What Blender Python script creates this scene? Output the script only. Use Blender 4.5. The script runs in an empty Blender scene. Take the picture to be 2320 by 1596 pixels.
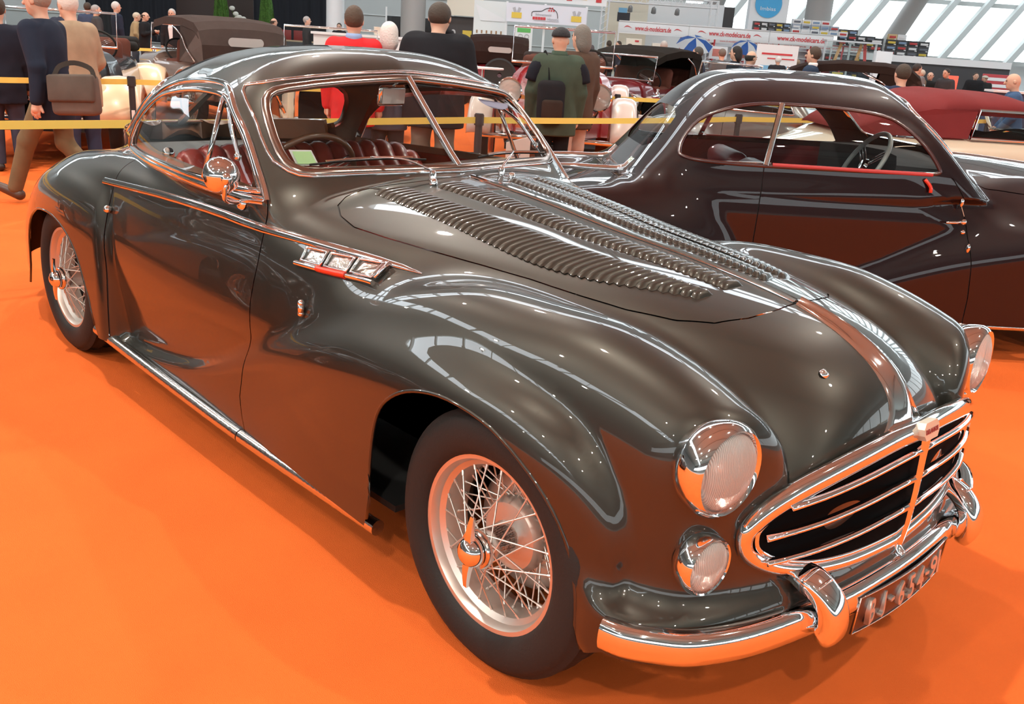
import bpy, bmesh, math, random
import numpy as np
from mathutils import Vector, Matrix, Euler

random.seed(7)
rng = np.random.default_rng(7)
SC = bpy.context.scene
COL = SC.collection
PI = math.pi

# ------------------------------------------------------------------ camera
FPX = 2140.4                      # focal length in pixels of the 2320 wide frame
CAM = (1.495, -2.21, 1.549)
YAW, PITCH, ROLL = math.radians(135.714), math.radians(-18.62), math.radians(3.999)
def camera_axes():
    f = Vector((math.cos(PITCH)*math.cos(YAW), math.cos(PITCH)*math.sin(YAW), math.sin(PITCH)))
    r = Vector((math.sin(YAW), -math.cos(YAW), 0)); u = r.cross(f)
    return math.cos(ROLL)*r+math.sin(ROLL)*u, -math.sin(ROLL)*r+math.cos(ROLL)*u, f
CR, CU, CF = camera_axes()
cd = bpy.data.cameras.new('camera'); cam = bpy.data.objects.new('camera', cd); COL.objects.link(cam)
cd.sensor_fit = 'HORIZONTAL'; cd.sensor_width = 36; cd.lens = 36*FPX/2320
cd.clip_start = .05; cd.clip_end = 400
cam.matrix_world = Matrix(((CR[0], CU[0], -CF[0], CAM[0]), (CR[1], CU[1], -CF[1], CAM[1]), (CR[2], CU[2], -CF[2], CAM[2]), (0, 0, 0, 1)))
SC.camera = cam
# ------------------------------------------------------------------ light and exposure
world = bpy.data.worlds.new('world'); SC.world = world; world.use_nodes = True
wb = world.node_tree.nodes['Background']; wb.inputs['Color'].default_value = (.80, .90, 1.0, 1); wb.inputs['Strength'].default_value = .9
SC.view_settings.view_transform = 'Standard'; SC.view_settings.look = 'None'
SC.view_settings.exposure = -.5; SC.view_settings.gamma = 1.0; SC.view_settings.use_curve_mapping = False
SC.cycles.use_denoising = True
SC.cycles.max_bounces = 10; SC.cycles.transparent_max_bounces = 24; SC.cycles.glossy_bounces = 6; SC.cycles.diffuse_bounces = 3
SC.cycles.sample_clamp_indirect = 6.0; SC.cycles.caustics_reflective = False; SC.cycles.caustics_refractive = False
SKYL, FACL, LAMPW = 9.0, 3.0, 1050      # brightness of the roof glazing, of the window walls, watts of each hall lamp

def ground_at(depth, px, z=0.0):
    """a point of the hall at a distance along the view axis, under a column of the picture (used once, to survey the hall)"""
    # solve for image row so that height is z
    a = CF+CR*((px-1160)/FPX)
    t = (z-CAM[2]-a.z*depth)/(CU.z*depth)
    p = Vector(CAM)+depth*(a+CU*t)
    return p

# ------------------------------------------------------------------ numeric helpers
def spl(xs, ys):
    """monotone cubic through points"""
    xs = np.asarray(xs, float); ys = np.asarray(ys, float)
    h = np.diff(xs); d = np.diff(ys)/h
    m = np.zeros_like(xs)
    for i in range(1, len(xs)-1):
        if d[i-1]*d[i] > 0:
            w1 = 2*h[i]+h[i-1]; w2 = h[i]+2*h[i-1]
            m[i] = (w1+w2)/(w1/d[i-1]+w2/d[i])
    m[0] = d[0]; m[-1] = d[-1]
    def f(x):
        x = np.clip(np.asarray(x, float), xs[0], xs[-1])
        i = np.clip(np.searchsorted(xs, x)-1, 0, len(xs)-2)
        t = (x-xs[i])/h[i]
        t2 = t*t; t3 = t2*t
        return (2*t3-3*t2+1)*ys[i]+(t3-2*t2+t)*h[i]*m[i]+(-2*t3+3*t2)*ys[i+1]+(t3-t2)*h[i]*m[i+1]
    return f
def sspl(xs, ys, sig=.05):
    """the same curve rounded with a gaussian, so that reflections flow over it"""
    f = spl(xs, ys); n = 1200; pad = .5
    X = np.linspace(xs[0]-pad, xs[-1]+pad, n); h = X[1]-X[0]
    m0 = (f(xs[0]+1e-4)-f(xs[0]))/1e-4; m1 = (f(xs[-1])-f(xs[-1]-1e-4))/1e-4
    Y = f(X)+np.minimum(X-xs[0], 0)*m0+np.maximum(X-xs[-1], 0)*m1
    k = int(4*sig/h)+1; w = np.exp(-.5*(np.arange(-k, k+1)*h/sig)**2); w /= w.sum()
    Yp = np.concatenate([Y[0]+(np.arange(-k, 0))*h*m0, Y, Y[-1]+np.arange(1, k+1)*h*m1])
    Y = np.convolve(Yp, w, 'valid'); M = np.gradient(Y, h)
    def g(x):
        x = np.clip(np.asarray(x, float), xs[0]-.02, xs[-1]+.02)
        u = (x-X[0])/h; i = np.clip(u.astype(int), 0, n-2); t = u-i; t2 = t*t; t3 = t2*t
        return (2*t3-3*t2+1)*Y[i]+(t3-2*t2+t)*h*M[i]+(-2*t3+3*t2)*Y[i+1]+(t3-t2)*h*M[i+1]
    return g
def ramp(x, a, b):
    t = np.clip((x-a)/(b-a), 0, 1); return t*t*t*(t*(6*t-15)+10)
def smin(a, b, k):
    h = np.maximum(k-np.abs(a-b), 0)/k
    return np.minimum(a, b)-h*h*k*.25
def smax(a, b, k): return -smin(-a, -b, k)

def surface_net(f, lo, hi, h, newton=4):
    """quad mesh of f=0 (f<0 inside) in a box, pulled on to the surface"""
    n = [int(round((hi[i]-lo[i])/h))+1 for i in range(3)]
    ax = [lo[i]+h*np.arange(n[i]) for i in range(3)]
    D = np.empty(n, np.float32)
    for i in range(0, n[0], 24):
        X, Y, Z = np.meshgrid(ax[0][i:i+24], ax[1], ax[2], indexing='ij')
        D[i:i+24] = f(X, Y, Z)
    S = D < 0
    c = [n[0]-1, n[1]-1, n[2]-1]
    cnt = np.zeros(c, np.int8); P = np.zeros(c+[3], np.float32); E = np.zeros(c, np.int16)
    corners = [(i, j, k) for i in (0, 1) for j in (0, 1) for k in (0, 1)]
    sl = lambda o: tuple(slice(o[a], o[a]+c[a]) for a in range(3))
    for o in corners: cnt += S[sl(o)]
    for o in corners:
        for a in range(3):
            if o[a] == 0:
                o2 = list(o); o2[a] = 1
                d0 = D[sl(o)]; d1 = D[sl(o2)]
                m = (d0 < 0) != (d1 < 0)
                t = np.where(m, d0/np.where(m, d0-d1, 1), 0)
                for b in range(3):
                    P[..., b] += m*(o[b]+(t if b == a else 0))
                E += m
    act = E > 0
    idx = -np.ones(c, np.int64); idx[act] = np.arange(act.sum())
    V = P[act]/E[act][:, None]
    ijk = np.argwhere(act)
    V = np.array(lo)+h*(ijk+V)
    quads = []
    for a in range(3):
        b, cc = (a+1) % 3, (a+2) % 3
        s0 = [slice(None)]*3; s1 = [slice(None)]*3
        s0[a] = slice(0, n[a]-1); s1[a] = slice(1, n[a])
        A = S[tuple(s0)]; B = S[tuple(s1)]
        e = np.argwhere(A != B)
        e = e[(e[:, b] > 0) & (e[:, cc] > 0) & (e[:, b] < n[b]-1) & (e[:, cc] < n[cc]-1)]
        ins = A[tuple(e.T)]
        q = []
        for db, dc in ((-1, -1), (0, -1), (0, 0), (-1, 0)):
            g = e.copy(); g[:, b] += db; g[:, cc] += dc
            q.append(idx[tuple(g.T)])
        q = np.stack(q, 1)
        q[~ins] = q[~ins][:, ::-1]
        quads.append(q)
    Q = np.concatenate(quads)
    V = project(f, V, newton)
    return V, Q
def grad(f, V, e=1.5e-3):
    g = np.empty_like(V)
    for a in range(3):
        d = np.zeros(3); d[a] = e
        p = V+d; m = V-d
        g[:, a] = (f(p[:, 0], p[:, 1], p[:, 2])-f(m[:, 0], m[:, 1], m[:, 2]))/(2*e)
    return g
def project(f, V, n=4):
    V = np.array(V, float)
    for _ in range(n):
        d = f(V[:, 0], V[:, 1], V[:, 2]); g = grad(f, V)
        st = (d/np.maximum((g*g).sum(1), .05))[:, None]*g
        l = np.linalg.norm(st, axis=1, keepdims=True)
        V -= st*np.minimum(1, .03/np.maximum(l, 1e-9))
    return V
def normals_of(f, V):
    g = grad(f, V); return g/np.maximum(np.linalg.norm(g, axis=1, keepdims=True), 1e-9)
def tri(Q):
    return np.concatenate([Q[:, [0, 1, 2]], Q[:, [0, 2, 3]]])
def split(V, T, g, f=None):
    """cut triangles T of V along g=0 -> V, T(g<0), T(g>=0)"""
    gv = g(V[:, 0], V[:, 1], V[:, 2]) if callable(g) else g
    gv = np.where(np.abs(gv) < 1e-7, 1e-7, gv)
    s = gv[T] < 0
    k = s.sum(1)
    inn = [T[k == 3]]; out = [T[k == 0]]
    mix = T[(k == 1) | (k == 2)]; sm = s[(k == 1) | (k == 2)]
    if len(mix):
        lone = np.where(sm.sum(1) == 1, sm.argmax(1), (~sm).argmax(1))
        r = np.arange(len(mix))
        a = mix[r, lone]; b = mix[r, (lone+1) % 3]; c = mix[r, (lone+2) % 3]
        def cutp(p, q):
            lo = np.minimum(p, q); hi = np.maximum(p, q)
            return lo, hi
        e = np.concatenate([np.stack(cutp(a, b), 1), np.stack(cutp(a, c), 1)])
        u, inv = np.unique(e, axis=0, return_inverse=True); inv = inv.ravel()
        t = gv[u[:, 0]]/(gv[u[:, 0]]-gv[u[:, 1]])
        NV = V[u[:, 0]]*(1-t[:, None])+V[u[:, 1]]*t[:, None]
        if f is not None and len(NV): NV = project(f, NV, 2)
        base = len(V); V = np.concatenate([V, NV])
        ab = base+inv[:len(mix)]; ac = base+inv[len(mix):]
        one = np.stack([a, ab, ac], 1)
        two = np.concatenate([np.stack([ab, b, c], 1), np.stack([ab, c, ac], 1)])
        la = sm[r, lone]
        la2 = np.concatenate([la, la])
        inn += [one[la], two[~la2]]; out += [one[~la], two[la2]]
    return V, np.concatenate(inn), np.concatenate(out)

# ------------------------------------------------------------------ objects
def sub(V, T):
    u, inv = np.unique(T, return_inverse=True)
    return V[u], inv.reshape(T.shape), u
def link(name, me, mat=None, parent=None):
    o = bpy.data.objects.new(name, me); COL.objects.link(o)
    if mat is not None:
        for m in (mat if isinstance(mat, (list, tuple)) else [mat]): me.materials.append(m)
    if parent is not None: o.parent = parent
    return o
def mesh_np(name, V, F, mat, parent=None, smooth=True, N=None):
    me = bpy.data.meshes.new(name)
    V = np.asarray(V, np.float32); F = np.asarray(F)
    k = F.shape[1]
    me.vertices.add(len(V)); me.vertices.foreach_set('co', V.ravel())
    me.loops.add(F.size); me.loops.foreach_set('vertex_index', F.ravel().astype(np.int32))
    me.polygons.add(len(F)); me.polygons.foreach_set('loop_start', np.arange(0, F.size, k, dtype=np.int32))
    me.update(calc_edges=True); me.validate()
    if smooth: me.polygons.foreach_set('use_smooth', np.ones(len(me.polygons), bool))
    if N is not None and len(me.vertices) == len(V):
        me.normals_split_custom_set_from_vertices([tuple(x) for x in N])
    return link(name, me, mat, parent)
def obj(name, bm, mat, parent=None, smooth=False, autos=None):
    me = bpy.data.meshes.new(name)
    bmesh.ops.recalc_face_normals(bm, faces=bm.faces)
    bm.to_mesh(me); bm.free()
    if smooth or autos:
        me.polygons.foreach_set('use_smooth', np.ones(len(me.polygons), bool))
    if autos: me.set_sharp_from_angle(angle=math.radians(autos))
    return link(name, me, mat, parent)
def tag(o, label=None, cat=None, group=None, kind=None):
    if label: o['label'] = label
    if cat: o['category'] = cat
    if group: o['group'] = group
    if kind: o['kind'] = kind
    return o
def empty(name, loc=(0, 0, 0), rz=0.0, label=None, cat=None, group=None):
    o = bpy.data.objects.new(name, None); COL.objects.link(o)
    o.empty_display_size = .1
    o.location = loc; o.rotation_euler = (0, 0, rz)
    return tag(o, label, cat, group)
def struct(o): o['kind'] = 'structure'; return o
def copy_tree(o, parent=None):
    c = o.copy(); COL.objects.link(c)
    if parent is not None: c.parent = parent
    for ch in [k for k in CHILD.get(o.name, [])]: copy_tree(ch, c)
    return c
CHILD = {}
def index_children():
    CHILD.clear()
    for o in COL.objects:
        if o.parent: CHILD.setdefault(o.parent.name, []).append(o)

# ---- bmesh shapes
def BM(): return bmesh.new()
def T3(loc=(0, 0, 0), rot=(0, 0, 0), sc=(1, 1, 1)):
    return Matrix.Translation(loc) @ Euler(rot).to_matrix().to_4x4() @ Matrix.Diagonal((*sc, 1))
def add_box(bm, c, s, rot=(0, 0, 0), bev=0.0, M=None, seg=2):
    m = T3(c, rot, s)
    if M is not None: m = M @ m
    r = bmesh.ops.create_cube(bm, size=1, matrix=m)
    if bev > 0:
        es = list({e for v in r['verts'] for e in v.link_edges})
        bmesh.ops.bevel(bm, geom=es, offset=bev, segments=seg, affect='EDGES', profile=.5)
def add_cyl(bm, p0, p1, r0, r1=None, n=12, cap=True):
    p0 = Vector(p0); p1 = Vector(p1); d = p1-p0
    if r1 is None: r1 = r0
    q = d.to_track_quat('Z', 'Y').to_matrix().to_4x4()
    bmesh.ops.create_cone(bm, segments=n, radius1=r0, radius2=max(r1, 1e-5), depth=d.length, cap_ends=cap, matrix=Matrix.Translation((p0+p1)/2) @ q)
def add_sphere(bm, c, r, sc=(1, 1, 1), u=16, v=10, rot=(0, 0, 0), M=None):
    m = T3(c, rot, (r*sc[0], r*sc[1], r*sc[2]))
    if M is not None: m = M @ m
    bmesh.ops.create_uvsphere(bm, u_segments=u, v_segments=v, radius=1, matrix=m)
def add_lathe(bm, prof, M=Matrix(), n=32, close=False, a0=0.0, a1=2*PI):
    """profile of (radius, height) turned about local z"""
    full = abs(a1-a0-2*PI) < 1e-6
    k = n if full else n+1
    rings = []
    for r, z in prof:
        rings.append([bm.verts.new(M @ Vector((r*math.cos(a0+(a1-a0)*i/n), r*math.sin(a0+(a1-a0)*i/n), z))) for i in range(k)])
    prs = list(zip(rings[:-1], rings[1:]))
    if close: prs.append((rings[-1], rings[0]))
    for a, b in prs:
        for i in range(n):
            j = (i+1) % k
            try: bm.faces.new((a[i], a[j], b[j], b[i]))
            except ValueError: pass
def frames(pts, up=(0, 0, 1), closed=False):
    pts = [Vector(p) for p in pts]; n = len(pts); out = []
    for i, p in enumerate(pts):
        a = pts[(i-1) % n] if (closed or i > 0) else p
        b = pts[(i+1) % n] if (closed or i < n-1) else p
        t = (b-a).normalized()
        u = up[i] if isinstance(up, list) else up
        u = Vector(u); s = t.cross(u)
        if s.length < 1e-5: s = t.cross(Vector((1, 0, 0)))
        s.normalize(); u2 = s.cross(t)
        out.append((p, t, s, u2))
    return out
def add_sweep(bm, pts, prof, up=(0, 0, 1), closed=False, cap=True, scale=None):
    """sweep a closed 2D profile [(side, up)] along points"""
    fr = frames(pts, up, closed); rings = []
    for i, (p, t, s, u) in enumerate(fr):
        k = 1.0 if scale is None else scale(i/(len(fr)-1)) if callable(scale) else scale[i]
        kx, ky = k if isinstance(k, (tuple, list)) else (k, k)
        rings.append([bm.verts.new(p+s*(a*kx)+u*(b*ky)) for a, b in prof])
    m = len(prof)
    prs = list(zip(rings[:-1], rings[1:]))
    if closed: prs.append((rings[-1], rings[0]))
    for A, B in prs:
        for i in range(m):
            j = (i+1) % m
            bm.faces.new((A[i], A[j], B[j], B[i]))
    if cap and not closed:
        bm.faces.new(rings[0][::-1]); bm.faces.new(rings[-1])
def circ_prof(r, n=8, ry=None):
    ry = r if ry is None else ry
    return [(r*math.cos(2*PI*i/n), ry*math.sin(2*PI*i/n)) for i in range(n)]
def add_tube(bm, pts, r, n=8, closed=False, scale=None, up=(0, 0, 1)):
    add_sweep(bm, pts, circ_prof(r, n), up, closed, True, scale)
def add_prism(bm, poly, d0, d1, M=Matrix()):
    """polygon in local xy, extruded from z=d0 to d1"""
    a = [bm.verts.new(M @ Vector((x, y, d0))) for x, y in poly]
    b = [bm.verts.new(M @ Vector((x, y, d1))) for x, y in poly]
    n = len(poly)
    bm.faces.new(a[::-1]); bm.faces.new(b)
    for i in range(n):
        j = (i+1) % n
        bm.faces.new((a[i], a[j], b[j], b[i]))
def smooth_pts(pts, n=8, closed=False):
    """Catmull-Rom through points"""
    P = [Vector(p) for p in pts]; out = []
    m = len(P)
    rngi = range(m if closed else m-1)
    for i in rngi:
        p0 = P[(i-1) % m] if (closed or i > 0) else P[0]*2-P[1]
        p1 = P[i]; p2 = P[(i+1) % m]
        p3 = P[(i+2) % m] if (closed or i < m-2) else P[-1]*2-P[-2]
        for k in range(n):
            t = k/n
            out.append(.5*((2*p1)+(p2-p0)*t+(2*p0-5*p1+4*p2-p3)*t*t+(3*p1-p0-3*p2+p3)*t**3))
    if not closed: out.append(P[-1])
    return out

# ------------------------------------------------------------------ materials
MATS = {}
def mat(name, col, rough=.5, metal=0.0, coat=0.0, spec=.5, noise=0.0, nscale=20.0, bump=0.0, bscale=200.0, emit=0.0, ecol=None, alpha=1.0, trans=0.0, sheen=0.0, back=None, ior=1.5, coatr=.02):
    if name in MATS: return MATS[name]
    m = bpy.data.materials.new(name); m.use_nodes = True
    nt = m.node_tree; b = nt.nodes['Principled BSDF']
    c = (*col, 1)
    b.inputs['Base Color'].default_value = c
    b.inputs['Roughness'].default_value = rough; b.inputs['Metallic'].default_value = metal
    b.inputs['Coat Weight'].default_value = coat; b.inputs['Coat Roughness'].default_value = coatr
    b.inputs['Specular IOR Level'].default_value = spec
    b.inputs['IOR'].default_value = ior
    b.inputs['Transmission Weight'].default_value = trans
    b.inputs['Sheen Weight'].default_value = sheen
    b.inputs['Alpha'].default_value = alpha
    if emit: b.inputs['Emission Strength'].default_value = emit; b.inputs['Emission Color'].default_value = (*(ecol or col), 1)
    L = nt.links.new
    if noise > 0 or bump > 0:
        tc = nt.nodes.new('ShaderNodeTexCoord')
    if noise > 0:
        n = nt.nodes.new('ShaderNodeTexNoise'); n.inputs['Scale'].default_value = nscale; n.inputs['Detail'].default_value = 5
        L(tc.outputs['Object'], n.inputs['Vector'])
        r = nt.nodes.new('ShaderNodeValToRGB')
        r.color_ramp.elements[0].position = .3; r.color_ramp.elements[1].position = .7
        r.color_ramp.elements[0].color = (*[max(0, x*(1-noise)) for x in col], 1)
        r.color_ramp.elements[1].color = (*[min(1, x*(1+noise)) for x in col], 1)
        L(n.outputs['Fac'], r.inputs['Fac']); L(r.outputs['Color'], b.inputs['Base Color'])
    if bump > 0:
        n2 = nt.nodes.new('ShaderNodeTexNoise'); n2.inputs['Scale'].default_value = bscale; n2.inputs['Detail'].default_value = 3
        L(tc.outputs['Object'], n2.inputs['Vector'])
        bp_ = nt.nodes.new('ShaderNodeBump'); bp_.inputs['Strength'].default_value = bump; bp_.inputs['Distance'].default_value = .01
        L(n2.outputs['Fac'], bp_.inputs['Height']); L(bp_.outputs['Normal'], b.inputs['Normal'])
    if back is not None:
        g = nt.nodes.new('ShaderNodeNewGeometry'); d = nt.nodes.new('ShaderNodeBsdfDiffuse'); d.inputs['Color'].default_value = (*back, 1)
        mx = nt.nodes.new('ShaderNodeMixShader'); out = nt.nodes['Material Output']
        L(g.outputs['Backfacing'], mx.inputs['Fac']); L(b.outputs['BSDF'], mx.inputs[1]); L(d.outputs['BSDF'], mx.inputs[2]); L(mx.outputs[0], out.inputs['Surface'])
    MATS[name] = m
    return m
def glass_mat(name, tint=(.9, .95, .93), refl=.06, rough=.0):
    """thin window pane: see-through with a mirror coat that grows at grazing angles"""
    if name in MATS: return MATS[name]
    m = bpy.data.materials.new(name); m.use_nodes = True; nt = m.node_tree; L = nt.links.new
    for n in list(nt.nodes):
        if n.type == 'BSDF_PRINCIPLED': nt.nodes.remove(n)
    t = nt.nodes.new('ShaderNodeBsdfTransparent'); t.inputs['Color'].default_value = (*tint, 1)
    g = nt.nodes.new('ShaderNodeBsdfGlossy'); g.inputs['Roughness'].default_value = rough
    fr = nt.nodes.new('ShaderNodeLayerWeight'); fr.inputs['Blend'].default_value = .25
    mp = nt.nodes.new('ShaderNodeMapRange'); mp.inputs['To Min'].default_value = refl; mp.inputs['To Max'].default_value = .7
    L(fr.outputs['Facing'], mp.inputs['Value'])
    pw = nt.nodes.new('ShaderNodeMath'); pw.operation = 'POWER'; pw.inputs[1].default_value = 2.5
    L(fr.outputs['Facing'], pw.inputs[0]); L(pw.outputs[0], mp.inputs['Value'])
    mx = nt.nodes.new('ShaderNodeMixShader')
    L(mp.outputs[0], mx.inputs['Fac']); L(t.outputs[0], mx.inputs[1]); L(g.outputs[0], mx.inputs[2])
    L(mx.outputs[0], nt.nodes['Material Output'].inputs['Surface'])
    MATS[name] = m
    return m
# ================================================================== the exhibition hall
# hall axes: D metres ahead of where the photographer stands, L metres to his right
F2 = (-.7159, .6982); R2 = (.6982, .7159); AZ = math.atan2(.6982, -.7159)
def HP(D, L, z=0.0): return Vector((1.495+F2[0]*D+R2[0]*L, -2.21+F2[1]*D+R2[1]*L, z))
HM = Matrix(((R2[0], F2[0], 0, 1.495), (R2[1], F2[1], 0, -2.21), (0, 0, 1, 0), (0, 0, 0, 1)))   # local x = right, y = ahead
def hbox(bm, L0, L1, D0, D1, z0, z1, bev=0.0):
    add_box(bm, ((L0+L1)/2, (D0+D1)/2, (z0+z1)/2), (L1-L0, D1-D0, z1-z0), bev=bev, M=HM)
def build_hall():
    CARPET = mat('orange_carpet', (.78, .145, .026), rough=.95, spec=.15, noise=.05, nscale=3, bump=.5, bscale=420)
    CONC = mat('hall_floor', (.30, .27, .25), rough=.6, noise=.1, nscale=.5)
    CEIL = mat('hall_ceiling', (.50, .53, .50), rough=.9)
    WALLG = mat('grey_wall_panel', (.40, .40, .385), rough=.7)
    GLAZE = mat('daylight_glazing', (.85, .93, 1), rough=.6, emit=SKYL, ecol=(.83, .93, 1))
    GLAZE2 = mat('daylight_facade', (.9, .97, 1), rough=.6, emit=FACL, ecol=(.88, .97, 1))
    RIB = mat('glazing_rib', (.42, .43, .42), rough=.6)
    bm = BM(); hbox(bm, -60, 60, -40, 64, -.30, -.012); struct(obj('floor', bm, CONC))
    bm = BM(); hbox(bm, -14, 17, -8, 24, -.02, 0); struct(obj('floor', bm, CARPET))
    zc = 15.0
    bm = BM()
    hbox(bm, -22, 52, -40, 22, zc, zc+.3); hbox(bm, -22, 52, 26, 50, zc, zc+.3); hbox(bm, -60, -26, -40, 50, zc, zc+.3); hbox(bm, -26, -22, 26, 50, zc, zc+.3); hbox(bm, -60, 52, 57, 64, zc, zc+.3)
    struct(obj('ceiling', bm, CEIL))
    bm = BM(); hbox(bm, -26, 52, 22, 26, zc+.2, zc+.3); struct(obj('window_1', bm, GLAZE))
    bm = BM(); hbox(bm, -26, -22, -40, 22, zc+.2, zc+.3); struct(obj('window_2', bm, GLAZE))
    bm = BM(); hbox(bm, -60, 52, 50, 57, zc+.2, zc+.3); struct(obj('window_6', bm, GLAZE))
    n = 0
    for L in np.arange(-42, 53, 4.0):
        bm = BM(); hbox(bm, L-.1, L+.1, 21.8, 57, zc-.4, zc+.15); struct(obj('trim_%d' % (n+1), bm, RIB)); n += 1
    for D in np.arange(-38, 26, 4.0):
        bm = BM(); hbox(bm, -26.2, -21.8, D-.1, D+.1, zc-.4, zc+.15); struct(obj('trim_%d' % (n+1), bm, RIB)); n += 1
    for D in (24, 53.5):
        bm = BM(); hbox(bm, -43, 52, D-.08, D+.08, zc-.3, zc+.1); struct(obj('trim_%d' % (n+1), bm, RIB)); n += 1
    # far wall: grey panels on the left, glazed to the right
    bm = BM(); hbox(bm, -60, 9, 61, 61.3, 0, zc); w = struct(obj('wall_far', bm, WALLG))
    bm = BM()
    for z in np.arange(.9, 8, 1.15): hbox(bm, -60, 9, 60.96, 61.01, z-.02, z+.02)
    struct(obj('trim_%d' % (n+1), bm, mat('panel_joint', (.60, .60, .58), rough=.6))); n += 1
    bm = BM(); hbox(bm, 9, 60, 61, 61.3, 0, 1.75); struct(obj('wall_far', bm, mat('pale_wall', (.6, .62, .63), rough=.6)))
    bm = BM(); hbox(bm, 9, 60, 61.1, 61.2, 1.75, zc); struct(obj('window_3', bm, GLAZE2))
    # leaning ribs of the glazed end
    for k, L in enumerate(np.arange(8.5, 50, 2.0)):
        bm = BM(); a = HP(60.4, L, 1.6); b = HP(60.4, L+9.0, zc)
        add_sweep(bm, [a, b], [(-.16, -.25), (.16, -.25), (.16, .25), (-.16, .25)], (F2[0], F2[1], 0)); struct(obj('trim_%d' % (n+1), bm, RIB)); n += 1
    for z in (1.8, 5.0):
        bm = BM(); hbox(bm, 9, 60, 60.6, 60.9, z-.12, z+.12); struct(obj('trim_%d' % (n+1), bm, RIB)); n += 1
    # side and back walls with window bands
    bm = BM(); hbox(bm, -60.3, -60, -40, 64, 0, zc); struct(obj('wall_left', bm, WALLG))
    bm = BM(); hbox(bm, 52, 52.3, -40, 64, 0, 2.5); hbox(bm, 52, 52.3, -40, 64, 11, zc+.3); struct(obj('wall_right', bm, WALLG))
    bm = BM(); hbox(bm, 52.1, 52.2, -40, 64, 2.5, 11); struct(obj('window_4', bm, GLAZE2))
    for D in np.arange(-38, 64, 5.0):
        bm = BM(); hbox(bm, 51.6, 52, D-.2, D+.2, 2.5, 11); struct(obj('trim_%d' % (n+1), bm, RIB)); n += 1
    bm = BM(); hbox(bm, -60, 52, -40.3, -40, 0, 4); hbox(bm, -60, 52, -40.3, -40, 9, zc+.3); struct(obj('wall_back', bm, WALLG))
    bm = BM(); hbox(bm, -60, 52, -40.2, -40.1, 4, 9); struct(obj('window_5', bm, GLAZE2))
    # roof beams and hall lamps
    BEAM = mat('roof_beam', (.34, .32, .29), rough=.6)
    for D in np.arange(-34, 22, 10.0):
        bm = BM(); hbox(bm, -22, 52, D-.2, D+.2, zc-.5, zc); struct(obj('trim_%d' % (n+1), bm, BEAM)); n += 1
    HOUS = mat('lamp_housing', (.25, .25, .25), rough=.4, metal=.6); GLOW = mat('lamp_glow', (1, .9, .78), emit=40, ecol=(1, .90, .78))
    bm = BM(); add_lathe(bm, [(.05, .55), (.09, .5), (.10, .32), (.26, .12), (.34, 0), (.31, .0), (.24, .12), (.02, .30)], n=20); hm = bpy.data.meshes.new('lamp_shade'); bm.to_mesh(hm); bm.free(); hm.materials.append(HOUS)
    bm = BM(); add_sphere(bm, (0, 0, .10), .20, (1, 1, .5), 14, 8); gm = bpy.data.meshes.new('lamp_bulb'); bm.to_mesh(gm); bm.free(); gm.materials.append(GLOW)
    ld = bpy.data.lights.new('hall_lamp', 'AREA'); ld.shape = 'DISK'; ld.size = .3; ld.energy = LAMPW; ld.color = (1, .91, .80)
    k = 0
    for D in (-16, -7, 2, 13):
        for L in (-20, -11, -2, 9):
            jx = 1.6*math.sin(D*1.7+L); jy = 1.6*math.cos(L*2.3+D)
            p = HP(D+jx, L+jy, 11.6)
            e = empty('hall_lamp', p, 0, 'round hall lamp under the roof, '+['behind the photographer', 'overhead', 'ahead', 'far ahead'][(D+16)//9]+', '+['far left', 'left', 'right', 'far right'][(L+20)//9], 'lamp', 'high bay lamps under the hall roof')
            for nm, me in (('lamp_shade', hm), ('lamp_bulb', gm)):
                o = bpy.data.objects.new(nm, me); COL.objects.link(o); o.parent = e
            bm = BM(); add_cyl(bm, (0, 0, .5), (0, 0, 3.4), .02, n=6); obj('lamp_rod', bm, HOUS, e)
            l = bpy.data.objects.new('hall_lamp_light', ld); COL.objects.link(l); l.parent = e; l.location = (0, 0, -.02)
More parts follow.
